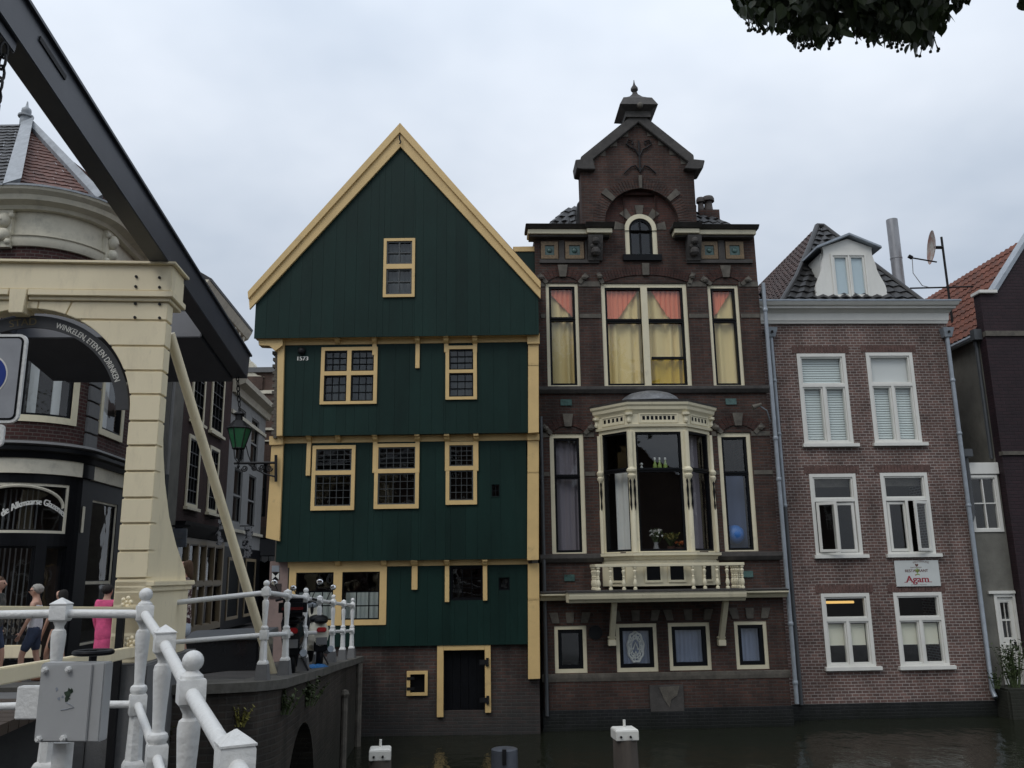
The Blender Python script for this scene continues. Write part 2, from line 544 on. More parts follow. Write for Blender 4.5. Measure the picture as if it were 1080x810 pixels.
M['plaster'] = paint('pale_shop_plaster', (0.6, 0.56, 0.45), 0.7, 0.1, 2, 0.15, 25, dirt=((0.15, 0.15, 0.13), 3, 0.5, 0.8, 0.5))
M['greyplaster'] = paint('grey_white_plaster', (0.25, 0.25, 0.245), 0.8, 0.1, 2, 0.2, 25, dirt=((0.16, 0.16, 0.16), 2.5, 0.5, 0.8, 0.5))
M['soldier'] = paint('pink_brown_soldier_brick', (0.11, 0.063, 0.053), 0.85, 0.4, 9, 0.4, 40)
M['cab'] = paint('grey_cabinet_paint', (0.37, 0.375, 0.375), 0.45, 0.05, 5, 0.04, 40, dirt=((0.2, 0.2, 0.19), 5, 0.52, 0.8, 0.4), dirt2=((0.12, 0.09, 0.06), 24, 0.69, 0.74, 0.8))
M['gloss'] = paint('black_gloss', (0.012, 0.013, 0.015), 0.15, 0.2, 3, 0.02, 40)
M['chrome'] = paint('mirror_chrome', (0.8, 0.8, 0.8), 0.08, 0.02, 3, 0, metal=1.0)
M['tilegrey'] = paint('grey_pot', (0.06, 0.05, 0.046), 0.7, 0.3, 6, 0.2)
M['dimnet'] = cloth('dim_grey_net', (0.2, 0.2, 0.2))
M['capping'] = paint('worn_capping_stone', (0.09, 0.085, 0.075), 0.85, 0.3, 5, 0.4, 30, dirt=((0.04, 0.04, 0.03), 4, 0.45, 0.75, 0.7))
M['domelead'] = paint('dark_lead_sheet', (0.13, 0.135, 0.14), 0.5, 0.4, 5, 0.3, 14, dirt=((0.35, 0.36, 0.37), 8, 0.58, 0.72, 0.6))
M['orangetile'] = paint('orange_red_pantile', (0.15, 0.048, 0.026), 0.75, 0.4, 5, 0.3, 30, dirt=((0.035, 0.028, 0.025), 3, 0.48, 0.72, 0.7))
M['darktile'] = paint('dark_red_brown_pantile', (0.052, 0.024, 0.018), 0.75, 0.5, 5, 0.3, 30, dirt=((0.025, 0.023, 0.021), 3, 0.45, 0.7, 0.7))
M['leadbar'] = paint('lead_glazing_bar', (0.05, 0.055, 0.055), 0.5, 0.2, 6, 0.05)
M['floor'] = paint('dark_boards', (0.05, 0.035, 0.025), 0.7)
M['glass'] = glass('window_glass', (0.95, 0.97, 0.97), 0.004)
M['oldglass'] = glass('old_window_glass', (0.75, 0.8, 0.79), 0.005)
M['bayglass'] = glass('bay_window_glass', (0.93, 0.95, 0.95), 0.003, 1.6)
M['ycurtain'] = cloth('yellow_curtain', (0.88, 0.69, 0.33))
M['gcurtain'] = cloth('gold_curtain', (0.72, 0.48, 0.06))
M['coral'] = cloth('coral_valance', (0.85, 0.27, 0.15))
M['wcurtain'] = cloth('white_net_curtain', (0.75, 0.75, 0.72))
M['greycurtain'] = cloth('grey_mauve_curtain', (0.27, 0.24, 0.27))
M['bluecurtain'] = cloth('dark_blue_curtain', (0.10, 0.14, 0.26))
M['bluenet'] = cloth('blue_grey_net_curtain', (0.27, 0.31, 0.42))
M['blind'] = cloth('pale_blind', (0.72, 0.78, 0.75))
M['lampglass'] = paint('green_lamp_glass', (0.03, 0.12, 0.055), 0.1, 0.1, 3, 0)
M['skin'] = paint('skin', (0.5, 0.29, 0.21), 0.5, 0.06, 8, 0.05, 60)
M['water'] = None

def water_mat():
    mt, nt, out = nodes('canal_water')
    n = N(nt)
    b = n('BsdfPrincipled', i_Roughness=0.06)
    b.inputs['Base Color'].default_value = (0.014, 0.016, 0.010, 1)
    b.inputs['IOR'].default_value = 1.33
    tc = n('TexCoord')
    mp = n('Mapping'); mp.inputs['Scale'].default_value = (1, 0.7, 1)
    n.l(tc.outputs['Object'], mp.inputs[0])
    a = n('TexNoise', i_Scale=2.2, i_Detail=5.0, i_Roughness=0.55)
    n.l(mp.outputs[0], a.inputs['Vector'])
    bp = n('Bump', i_Strength=0.75, i_Distance=0.05)
    n.l(a.outputs['Fac'], bp.inputs['Height'])
    n.l(bp.outputs[0], b.inputs['Normal'])
    n.l(b.outputs[0], out.inputs[0])
    return mt
M['water'] = water_mat()

def paving_mat(name, c, bw=0.2, rh=0.1):
    mt, nt, out = nodes(name)
    n = N(nt)
    b = n('BsdfPrincipled', i_Roughness=0.8)
    tc = n('TexCoord')
    t = n('TexBrick', i_Scale=1.0)
    t.inputs['Brick Width'].default_value = bw; t.inputs['Row Height'].default_value = rh
    t.inputs['Mortar Size'].default_value = 0.008
    t.inputs['Color1'].default_value = (*c, 1); t.inputs['Color2'].default_value = (*[k * 0.7 for k in c], 1)
    t.inputs['Mortar'].default_value = (*[k * 0.4 for k in c], 1)
    n.l(tc.outputs['Object'], t.inputs['Vector'])
    nz = n('TexNoise', i_Scale=1.5, i_Detail=6.0)
    n.l(tc.outputs['Object'], nz.inputs['Vector'])
    r = ramp(n, [(0.3, (0.6,) * 3), (0.7, (1.15,) * 3)])
    n.l(nz.outputs['Fac'], r.inputs[0])
    mu = n('MixRGB', blend_type='MULTIPLY'); mu.inputs[0].default_value = 1
    n.l(t.outputs['Color'], mu.inputs[1]); n.l(r.outputs[0], mu.inputs[2])
    n.l(mu.outputs[0], b.inputs['Base Color'])
    bp = n('Bump', i_Strength=0.5, i_Distance=0.006); bp.invert = True
    n.l(t.outputs['Fac'], bp.inputs['Height']); n.l(bp.outputs[0], b.inputs['Normal'])
    n.l(b.outputs[0], out.inputs[0])
    return mt
M['paving'] = paving_mat('brick_paving', (0.07, 0.062, 0.056))

# ---------------------------------------------------------------- daylight: overcast
def world():
    w = bpy.data.worlds.new('World')
    SC.world = w
    w.use_nodes = True
    nt = w.node_tree
    nt.nodes.clear()
    n = N(nt)
    out = n('OutputWorld')
    bg = n('Background', i_Strength=0.1)
    sky = n('TexSky', sky_type='NISHITA', sun_disc=False)
    sky.sun_elevation = SUN_EL
    sky.sun_rotation = SUN_ROT
    tc = n('TexCoord')
    sp = n('SeparateXYZ'); n.l(tc.outputs['Generated'], sp.inputs[0])
    # cloud deck: flat layer seen in perspective
    mx_ = n('Math', operation='MAXIMUM'); mx_.inputs[1].default_value = 0.0
    n.l(sp.outputs[2], mx_.inputs[0])
    ad = n('Math', operation='ADD'); ad.inputs[1].default_value = 0.25
    n.l(mx_.outputs[0], ad.inputs[0])
    dx = n('Math', operation='DIVIDE'); dy = n('Math', operation='DIVIDE')
    n.l(sp.outputs[0], dx.inputs[0]); n.l(ad.outputs[0], dx.inputs[1])
    n.l(sp.outputs[1], dy.inputs[0]); n.l(ad.outputs[0], dy.inputs[1])
    cb = n('CombineXYZ'); n.l(dx.outputs[0], cb.inputs[0]); n.l(dy.outputs[0], cb.inputs[1])
    no = n('TexNoise', i_Scale=1.1, i_Detail=5.0, i_Roughness=0.5)
    n.l(cb.outputs[0], no.inputs['Vector'])
    cr = ramp(n, [(0.36, (4.35, 4.95, 5.8)), (0.66, (6.9, 7.3, 7.9))])
    n.l(no.outputs['Fac'], cr.inputs[0])
    # CIE overcast: the zenith about three times the horizon
    zr = n('MapRange'); zr.inputs['From Min'].default_value = 0.25; zr.inputs['From Max'].default_value = 1.0
    zr.inputs['To Min'].default_value = 1.0; zr.inputs['To Max'].default_value = ZEN
    n.l(sp.outputs[2], zr.inputs['Value'])
    mu = n('MixRGB', blend_type='MULTIPLY'); mu.inputs[0].default_value = 1
    n.l(cr.outputs[0], mu.inputs[1]); n.l(zr.outputs[0], mu.inputs[2])
    mx = n('MixRGB'); mx.inputs[0].default_value = 0.92
    n.l(sky.outputs[0], mx.inputs[1]); n.l(mu.outputs[0], mx.inputs[2])
    n.l(mx.outputs[0], bg.inputs[0])
    n.l(bg.outputs[0], out.inputs[0])
SUN_EL, SUN_ROT, ZEN = R(50), R(215), 2.0
world()
sl = bpy.data.lights.new('sun', 'SUN')
sl.energy = 0.8
sl.angle = R(25)
sl.color = (1.0, 0.96, 0.9)
so = bpy.data.objects.new('sun', sl)
# sun stands behind the camera: direction to the sun
_sd = Vector((math.sin(SUN_ROT) * math.cos(SUN_EL), math.cos(SUN_ROT) * math.cos(SUN_EL), math.sin(SUN_EL)))
so.rotation_euler = _sd.to_track_quat('Z', 'Y').to_euler()
so.location = (-10, -20, 40)
COL.objects.link(so)
SC.view_settings.view_transform = 'Standard'
SC.view_settings.look = 'None'
SC.view_settings.gamma = 1
SC.view_settings.exposure = 0.12
SC.cycles.max_bounces = 8
SC.cycles.transparent_max_bounces = 12
SC.cycles.use_denoising = True
# ---------------------------------------------------------------- shared building pieces
def window(parent, f, r, o, fmat, smat=None, fw=0.07, cs=(0, 1), rs=(0, 1), gw=0.07, sw=0.04, mun=(1, 1), mw=0.02, cell={}, gmat=None, d=0.09, name='window', fwb=None, label=None, skip=(), merge_top=False):
    """frame > sash, pane ; returns the frame object"""
    smat = smat or fmat
    gmat = gmat or M['glass']
    u0, u1, z0, z1 = r
    fb = fw if fwb is None else fwb
    a0, a1, b0, b1 = u0 + fw, u1 - fw, z0 + fb, z1 - fw
    lights = []
    for i in range(len(cs) - 1):
        for j in range(len(rs) - 1):
            if (i, j) in skip: pass
            l0 = a0 + (a1 - a0) * cs[i] + (gw / 2 if i else 0)
            l1 = a0 + (a1 - a0) * cs[i + 1] - (gw / 2 if i < len(cs) - 2 else 0)
            k0 = b0 + (b1 - b0) * rs[j] + (gw / 2 if j else 0)
            k1 = b0 + (b1 - b0) * rs[j + 1] - (gw / 2 if j < len(rs) - 2 else 0)
            if merge_top and j == len(rs) - 2:
                if i: continue
                l0, l1 = a0, a1
            lights.append((i, j, l0, l1, k0, k1))
    mb = MB()
    mb.slab(f, u0, u1, z0, z1, [l[2:] for l in lights], o - d, o)
    w = mb.build(name, fmat, parent, smooth=0)
    if label: w['label'] = label
    sa, pa = MB(), MB()
    for i, j, l0, l1, k0, k1 in lights:
        if (i, j) in skip: continue
        nx, nz = cell.get((i, j), mun)
        hs = []
        cw, ch = (l1 - l0 - 2 * sw + mw) / nx, (k1 - k0 - 2 * sw + mw) / nz
        for x in range(nx):
            for y in range(nz):
                hs.append((l0 + sw + x * cw, l0 + sw + (x + 1) * cw - mw, k0 + sw + y * ch, k0 + sw + (y + 1) * ch - mw))
        sa.slab(f, l0 + .002, l1 - .002, k0 + .002, k1 - .002, hs, o - d + 0.012, o - 0.028)
        pa.poly([f.W(l0 + .01, o - d * .62, k0 + .01), f.W(l1 - .01, o - d * .62, k0 + .01), f.W(l1 - .01, o - d * .62, k1 - .01), f.W(l0 + .01, o - d * .62, k1 - .01)])
    if sa.v:
        sa.build('sash', smat, w, smooth=0)
        pa.build('pane', gmat, w, smooth=0, recalc=False)
    return w

def curtain(parent, f, u0, u1, z0, z1, o, mat, amp=0.03, wave=0.16, name='curtain', seed=0, top=None):
    mb = MB()
    q = random.Random(seed)
    n = max(12, int((u1 - u0) / wave * 8))
    ph = q.random() * 6
    pts = []
    for k in range(n + 1):
        u = u0 + (u1 - u0) * k / n
        a = amp * (math.sin(2 * math.pi * u / wave + ph + 0.9 * math.sin(u * 7)) + 0.35 * math.sin(u * 31 + ph))
        pts.append((u, o + a))
    for (ua, oa), (ub, ob) in zip(pts, pts[1:]):
        mb.poly([f.W(ua, oa * 1.0, z0), f.W(ub, ob, z0), f.W(ub, o + (ob - o) * .6, z1), f.W(ua, o + (oa - o) * .6, z1)])
    return mb.build(name, mat, parent, smooth=60, weld=True)

def shell(parent, f, u0, u1, z0, z1, depth, mat, o=-0.2, floors=(), name='rear_wall'):
    """side and back walls and floors that close the house behind its front"""
    mb = MB()
    mb.fbox(f, u0, u0 + .15, z0, z1, o, -depth)
    mb.fbox(f, u1 - .15, u1, z0, z1, o, -depth)
    mb.fbox(f, u0 + .15, u1 - .15, z0, z1, -depth + .15, -depth)
    w = mb.build(name, mat, parent, smooth=0)
    if floors:
        fl = MB()
        for z in floors:
            fl.fbox(f, u0 + .16, u1 - .16, z - .12, z, o - .02, -depth + .16)
        for zz in zip((z0,) + tuple(floors), tuple(floors) + (z1,)):
            fl.fbox(f, u0 + .16, u1 - .16, zz[0] + .01, zz[1] - .13, -2.6, -2.7)
        fl.build('interior_floor', M['floor'], parent, smooth=0)
    return w

def boards(mb, f, us, lo, hi, holes, o, q, w=(0.2, 0.36), gap=0.003, jit=0.0025):
    """upright cladding boards from u0 to u1 between lo(u) and hi(u), cut round the holes"""
    u0, u1 = us
    e = [u0]
    while e[-1] < u1 - 0.3:
        e.append(e[-1] + q.uniform(*w))
    e.append(u1)
    for h in holes:
        e += [h[0], h[1]]
    e = sorted(x for x in set(e) if u0 <= x <= u1)
    e2 = [e[0]]
    hs = {round(h[k], 5) for h in holes for k in (0, 1)}
    for x in e[1:]:
        if x - e2[-1] < 0.05 and round(x, 5) not in hs and x != u1:
            continue
        e2.append(x)
    for a, b in zip(e2, e2[1:]):
        if b - a < 0.004: continue
        oo = o + q.uniform(-jit, jit)
        m_ = (a + b) / 2
        spans = [(None, None)]
        cut = sorted((h[2], h[3]) for h in holes if h[0] < m_ < h[1])
        zc = [None]
        for c, d in cut: zc += [c, d]
        zc.append(None)
        A, B = a + gap / 2, b - gap / 2
        for k in range(0, len(zc), 2):
            zl = (lo(A), lo(B)) if zc[k] is None else (zc[k], zc[k])
            zh = (hi(A), hi(B)) if zc[k + 1] is None else (zc[k + 1], zc[k + 1])
            if zh[0] - zl[0] < .01 and zh[1] - zl[1] < .01: continue
            mb.hexa([f.W(A, o - .03, zl[0]), f.W(B, o - .03, zl[1]), f.W(B, oo, zl[1]), f.W(A, oo, zl[0]),
                     f.W(A, o - .03, zh[0]), f.W(B, o - .03, zh[1]), f.W(B, oo, zh[1]), f.W(A, oo, zh[0])])

def voussoirs(mb, f, uc, zc, r0, r1, a0, a1, n, o0, o1, gap=0.008, only=None):
    """wedge stones of an arch ring; angles in degrees from +u"""
    for k in range(n):
        if only is not None and k not in only: continue
        b0 = R(a0 + (a1 - a0) * k / n) + gap / r1
        b1 = R(a0 + (a1 - a0) * (k + 1) / n) - gap / r1
        pts = [(uc + r * math.cos(t), zc + r * math.sin(t)) for r, t in ((r0, b0), (r1, b0), (r1, b1), (r0, b1))]
        mb.prism(f, pts, o0, o1)

def tile_slope(mb, a, b, c, d, tw=0.24, th=0.3, q=None, curve=True, thick=0.03):
    """overlapping tiles on the slope a-b (eave) / d-c (top), all real small pieces"""
    a, b, c, d = map(Vector, (a, b, c, d))
    q = q or rnd
    H = max((d - a).length, (c - b).length)
    rows = max(1, int(H / th))
    nrm = (b - a).cross(d - a).normalized()
    if nrm.z < 0: nrm = -nrm
    for r in range(rows):
        t0, t1 = r / rows, min(1, (r + 1.25) / rows)
        l0, r0 = a.lerp(d, t0), b.lerp(c, t0)
        l1, r1 = a.lerp(d, t1), b.lerp(c, t1)
        W = (r0 - l0).length
        n = max(1, int(round(W / tw)))
        off = 0
        for k in range(n):
            s0, s1 = k / n, (k + 1) / n
            j = q.uniform(-.006, .006)
            lift = nrm * (thick + j)
            p = [l0.lerp(r0, s0), l0.lerp(r0, s1), l1.lerp(r1, s1), l1.lerp(r1, s0)]
            if curve:     # rounded pan section
                ms = (s0 + s1) / 2
                pm0, pm1 = l0.lerp(r0, ms), l1.lerp(r1, ms)
                hi_ = nrm * .045
                mb.poly([p[0] + lift, pm0 + lift + hi_, pm1 + hi_, p[3]])
                mb.poly([pm0 + lift + hi_, p[1] + lift, p[2], pm1 + hi_])
                mb.poly([p[0] + lift, pm0 + lift + hi_, pm0, p[0]])
                mb.poly([pm0 + lift + hi_, p[1] + lift, p[1], pm0])
            else:         # plain tile with a rounded tail
                tail = (l0 - l1).normalized() * th * .18
                ms = (s0 + s1) / 2
                pm0 = l0.lerp(r0, ms) + tail
                mb.poly([p[0] + lift, pm0 + lift, p[1] + lift, p[2], p[3]])
                mb.poly([p[0] + lift, pm0 + lift, pm0, p[0]])
                mb.poly([pm0 + lift, p[1] + lift, p[1], pm0])

WATER = -1.9
# ================================================================ the green timber house
GY = 20.4
GF = F((0, GY), 0)
G = thing('timber_house', 'tall dark green board clad timber house with ochre trim and steep gable', 'house', (-2.6, GY, WATER))
O1, O2, O3, O4 = 0.0, 0.24, 0.47, 0.72
q = random.Random(3)

# brick base at the water
zb = GF.px(470, 681)[1]
uL, uR = GF.px(283, 640)[0], GF.px(557, 640)[0]
door = GF.rect(467.8, 511.5, 685.7, 750)
doorF = GF.rect(461, 517.7, 679.5, 757)
hat = GF.rect(432.5, 448, 711, 730.5)
mb = MB()
mb.panel(GF, uL, GF.px(569, 720)[0], -3, zb + .02, [door, hat], -.35, -.04)
mb.build('brick_base', M['basebrick'], G, smooth=0)
mb = MB()
wd = door[1] - door[0]
for k in range(5):
    mb.fbox(GF, door[0] + wd * k / 5 + .003, door[0] + wd * (k + 1) / 5 - .003, door[2] - .05, door[3], -.2, -.16)
mb.fbox(GF, door[0] - .1, door[1] + .1, door[2] - .1, door[3] + .1, -.36, -.201)
dr = mb.build('door', M['black'], G, smooth=0)
mb = MB()
for zz in (0.18, 0.8):
    mb = MB()
    z = door[2] + (door[3] - door[2]) * zz
    mb.fbox(GF, door[1] - .12, door[1] + .09, z - .05, z + .05, .035, .06)
    mb.fbox(GF, door[1] + .03, door[1] + .09, z - .09, z + .09, .036, .075)
    mb.build('hinge', M['iron'], dr, smooth=0)
mb = MB()
fo = .03
mb.fbox(GF, doorF[0], door[0], doorF[2] + .02, doorF[3], -.12, fo)
mb.fbox(GF, door[1], doorF[1], doorF[2] + .1, doorF[3], -.12, fo)
mb.fbox(GF, door[0] + .001, door[1] - .001, door[3], doorF[3] - .002, -.12, fo - .003)
mb.build('door_frame', M['trim'], G, smooth=0, bevel=.006)
hf = GF.rect(429, 451, 707.7, 733.6)
mb = MB()
mb.slab(GF, hf[0], hf[1], hf[2], hf[3], [hat], -.14, .02)
hw = mb.build('hatch', M['trim'], G, smooth=0)
mb = MB(); mb.fbox(GF, hat[0], hat[1], hat[2], hat[3], -.2, -.1)
mb.build('shutter', M['black'], hw, smooth=0)
mb = MB()
for zz in (.22, .78):
    mb = MB()
    mb.fbox(GF, hat[0] - .07, hat[0] + .1, hat[2] + (hat[3] - hat[2]) * zz - .03, hat[2] + (hat[3] - hat[2]) * zz + .03, .021, .035)
    mb.build('hinge', M['iron'], hw, smooth=0)

# --- ground floor (boards just above the brick)
z1t, z1b = GF.px(430, 590)[1], GF.px(430, 681)[1]
shop = GF.rect(305, 408, 596, 659.5)
w6 = GF.rect(475, 510, 597, 633)
w7 = GF.rect(526, 537.5, 609, 622.5)
ul1, ur1 = GF.px(303, 640)[0], GF.px(556.5, 640)[0]
def storey(name, ul, ur, zlo, zhi, holes, o, hi=None):
    mb = MB()
    boards(mb, GF, (ul, ur), lambda u: zlo, hi or (lambda u: zhi), holes, o, q)
    if hi is None:
        mb.panel(GF, ul + .001, ur - .001, zlo + .001, zhi, holes, o - .16, o - .031)
    return mb.build(name, M['green'], G, smooth=0)
storey('board_cladding', ul1, ur1, z1b, z1t, [shop, w6, w7], O1 + .05)
# painted pier at the street corner
pier = GF.rect(283, 304, 570, 706)
mb = MB(); mb.fbox(GF, pier[0], pier[1], 0.0 - .3, z1t, -.45, .035)
pr = mb.build('corner_pier', M['pierbrick'], G, smooth=0, bevel=.01)
pl = GF.rect(285, 297, 615.5, 631.5)
mb = MB(); mb.fbox(GF, *pl, .036, .05); mb.build('dark_plate', paint('brown_plate', (.035, .026, .024), .5), pr, smooth=0)
b1 = GF.rect(287.2, 295, 596.5, 603)
mb = MB(); mb.fbox(GF, *b1, .036, .046); mb.build('grey_plate', M['zinc'], pr, smooth=0)
# black diamond on white (the house sign beneath the grey plate)
b2 = GF.rect(287, 295.2, 603.6, 611.8)
mb = MB(); mb.fbox(GF, *b2, .036, .044); sg = mb.build('square_sign', M['black'], pr, smooth=0)
cu, cz = (b2[0] + b2[1]) / 2, (b2[2] + b2[3]) / 2
h = (b2[1] - b2[0]) / 2 * .92
mb = MB()
for s in (1, -1):
    mb.prism(GF, [(cu, cz), (cu + s * h, cz + h), (cu + s * h, cz - h)], .0445, .047)
mb.build('white_mark', M['white'], sg, smooth=0)

# shop window
sw_ = window(G, GF, shop, O1 + .075, M['trim'], M['black'], fw=.16, cs=(0, .5, 1), rs=(0, 1), gw=.2, sw=.03, mun=(1, 1), gmat=M['oldglass'], d=.16, fwb=.12, label='wide double window with half curtains')
mb = MB()
for k, (xa, xb) in enumerate(((312.3, 353.4), (362.5, 402))):
    a = GF.rect(xa, xb, 624, 654)
    for i in range(4):
        u = a[0] + (a[1] - a[0]) * i / 3
        mb.fbox(GF, u - .012, u + .012, a[2], a[3], -.02, .0)
    for i in (1, 2):
        z = a[2] + (a[3] - a[2]) * i / 2
        mb.fbox(GF, a[0], a[1], z - .014, z + .014, -.019, .001)
    curtain(sw_, GF, a[0] + .02, a[1] - .02, a[2] + .02, a[3] - .02, -.16, M['wcurtain'], .012, .11, seed=k)
mb.build('glazing_bar', M['black'], sw_, smooth=0)
w6w = window(G, GF, w6, O1 + .03, M['black'], M['black'], fw=.03, sw=.03, mun=(3, 3), mw=.014, gmat=M['oldglass'])
window(G, GF, w7, O1 + .03, M['black'], M['black'], fw=.02, sw=.02, mun=(2, 2), mw=.012, gmat=M['oldglass'])

def bracket(px, yt, yb, o, reach, w=.13, leg=None, mat=None):
    """corbel under a jetty, with an optional post strip running down from it"""
    u, zt = GF.px(px, yt, o)
    z0 = GF.px(px, yb, o)[1]
    mb = MB()
    hgt = zt - z0
    prof = [(o - .01, z0), (o + .05, z0), (o + reach * .55, z0 + hgt * .3), (o + reach * .6, z0 + hgt * .5), (o + reach - .02, z0 + hgt * .6), (o + reach - .02, zt), (o - .01, zt)]
    mb.profile(GF, u - w / 2, u + w / 2, prof)
    if leg:
        zl = GF.px(px, leg, o)[1]
        mb.fbox(GF, u - w * .42, u + w * .42, zl, z0 - .002, o - .01, o + .055)
    return mb.build('bracket', mat or M['trim'], G, smooth=0, bevel=.006)

def beam(yt, yb, o, xl=300, xr=557, mat=None):
    z0, z1 = GF.px(430, yb, o)[1], GF.px(430, yt, o)[1]
    mb = MB()
    mb.fbox(GF, GF.px(xl, yt, o)[0], GF.px(xr, yt, o)[0], z0, z1, o - .1, o + .02)
    return mb.build('jetty_beam', mat or M['trim'], G, smooth=0, bevel=.005)

def soffit(z, o0, o1, ul, ur):
    mb = MB(); mb.fbox(GF, ul, ur, z, z + .05, o0 - .05, o1 - .035)
    mb.build('soffit', M['trim'], G, smooth=0)

# jetty above the ground floor
beam(589, 597, O1 + .05, 304, 557)
for px, leg in ((437.7, 622), (471.7, 635), (511.5, 633.5), (357, None), (515.5, None), (405.5, None)):
    if px == 515.5: continue
    bracket(px, 589, 597, O1 + .05, O2 - .05, .16 if px == 437.7 else .12, leg)
# --- first floor
ul2, ur2 = GF.px(293.5, 530, O2)[0], GF.px(556.2, 530, O2)[0]
z2b, z2t = GF.px(425, 591, O2)[1], GF.px(425, 459, O2)[1]
W3 = GF.rect(329, 374.5, 470, 538.3, O2); W4 = GF.rect(395, 442, 468, 536.6, O2); W5 = GF.rect(470.2, 503, 466, 532.3, O2)
w8 = GF.rect(517.7, 527.7, 510, 524.7, O2)
storey('board_cladding', ul2, ur2, z2b, z2t, [W3, W4, W5, w8], O2)
soffit(z2b + .02, O1, O2, ul2, ur2)
for k, (w_, t) in enumerate(((W3, .57), (W4, .55), (W5, .65))):
    ww = window(G, GF, w_, O2 + .05, M['trim'], M['leadbar'], fw=.085, rs=(0, .58, 1), gw=.1, sw=.03, mun=(5, 4) if k < 2 else (4, 4), mw=.011, gmat=M['oldglass'], d=.12, fwb=.1)
window(G, GF, w8, O2 + .012, M['green'], M['black'], fw=.02, sw=.02, mun=(2, 2), mw=.02, gmat=M['oldglass'])
# jetty above it
beam(457.5, 466, O2)
for px, leg in ((326.8, 502), (357.5, None), (396.2, 499), (440.6, 499), (471.7, 497), (502.3, 497)):
    bracket(px, 457.5, 466, O2, O3 - O2, .12, leg)
# --- second floor
ul3, ur3 = GF.px(298, 410, O3)[0], GF.px(557, 410, O3)[0]
z3b, z3t = GF.px(425, 458, O3)[1], GF.px(425, 354, O3)[1]
W1 = GF.rect(338.5, 398, 366.5, 426.5, O3); W2 = GF.rect(470, 503, 365, 421.7, O3)
storey('board_cladding', ul3, ur3, z3b, z3t, [W1, W2], O3)
soffit(z3b + .02, O2, O3, ul3, ur3)
w1_ = window(G, GF, W1, O3 + .05, M['trim'], M['black'], fw=.085, cs=(0, .5, 1), rs=(0, .55, 1), gw=.1, sw=.03, mun=(3, 3), mw=.013, gmat=M['oldglass'], d=.12, fwb=.07)
w2_ = window(G, GF, W2, O3 + .05, M['trim'], M['black'], fw=.085, rs=(0, .53, 1), gw=.08, sw=.03, mun=(3, 3), mw=.016, gmat=M['oldglass'], d=.12, fwb=.07)
beam(353.5, 362.5, O3)
for px, leg in ((357, None), (395.5, 375), (440.8, 388.8), (470.8, 372), (501, 372)):
    bracket(px, 354, 363, O3, O4 - O3, .12, leg)
# cannonball and the year
cu, cz = GF.px(318.7, 370.8, O3)
mb = MB(); p = GF.W(cu, O3 + .04, cz); mb.ball(p, .095, 16)
mb.build('cannonball', M['iron'], G, smooth=80)
mb = MB()
cu, cz = GF.px(318.8, 380.2, O3)
text_to(mb, '1573', .14, lambda x, y, e: GF.W(cu + x, O3 + .012 + e, cz + y), 1.05, bold=.006)
mb.build('year_numerals', M['white'], G, smooth=0)
# --- gable
ug0, ug1 = GF.px(268.6, 342, O4)[0], GF.px(568.3, 342, O4)[0]
z4b = GF.px(420, 354.8, O4)[1]
ap = GF.px(422.3, 154, O4)      # inner apex
gl = GF.px(263.5, 326, O4); gr = GF.px(570, 314.4, O4)
GW = GF.rect(404.6, 437.7, 252, 313.8, O4)
def gtop(u):
    if u < ap[0]: return gl[1] + (ap[1] - gl[1]) * (u - gl[0]) / (ap[0] - gl[0]) + .1
    return gr[1] + (ap[1] - gr[1]) * (gr[0] - u) / (gr[0] - ap[0]) + .1
storey('gable_cladding', ug0, ug1, z4b, 0, [GW], O4, hi=gtop)
soffit(z4b + .02, O3, O4, ug0, ug1)
mb = MB()     # solid boards behind the gable cladding
mid = (GW[0] + GW[1]) / 2
for side in (0, 1):
    us = sorted([ug0, GW[0], ap[0], GW[1], ug1])
seg = []
for a, b in zip(us, us[1:]):
    if GW[0] - 1e-6 <= a and b <= GW[1] + 1e-6:
        seg += [(a, z4b, GW[2], b, z4b, GW[2]), (a, GW[3], gtop(a), b, GW[3], gtop(b))]
    else:
        seg.append((a, z4b, gtop(a), b, z4b, gtop(b)))
mb.cols(GF, seg, O4 - .031)
mb.build('gable_backing', M['green'], G, smooth=0)
gw_ = window(G, GF, GW, O4 + .05, M['trim'], M['leadbar'], fw=.07, rs=(0, .52, 1), gw=.12, sw=.035, mun=(2, 2), mw=.03, gmat=M['oldglass'], d=.12)
for w_, r_, o_ in ((gw_, GW, O4), (w1_, W1, O3), (w2_, W2, O3)):
    curtain(w_, GF, r_[0] + .12, r_[1] - .12, r_[2] + .1, r_[3] - .1, o_ - .17, M['dimnet'], .015, .13, seed=3)
# bargeboards, in two layers
oap = GF.px(422, 130, O4 + .1)
for s, (bo, bi, wd) in enumerate((((261.5, 308), (262.8, 326), 0), ((570.2, 297.2), (570.2, 314.6), 1))):
    A = GF.px(*bo, O4 + .1); B = GF.px(*bi, O4 + .1); C = GF.px(422.2, 154, O4 + .1)
    mb = MB()
    mb.prism(GF, [A, oap, C, B], O4 + .012, O4 + .075)
    k = .42
    A2 = (A[0] + (B[0] - A[0]) * k, A[1] + (B[1] - A[1]) * k); C2 = (oap[0], oap[1] + (C[1] - oap[1]) * k)
    mb.prism(GF, [A, oap, C2, A2], O4 + .076, O4 + .13)
    mb.build('bargeboard', M['trim'], G, smooth=0, bevel=.006)
mb = MB()
for i in range(9):
    pass
hk = [GF.px(x, y, O4 + .1) for x, y in ((421.6, 144), (421.8, 148), (423, 151), (421.8, 153))]
mb.tube([GF.W(u, O4 + .16, z) for u, z in hk], .02, 6)
mb.build('iron_hook', M['iron'], G)
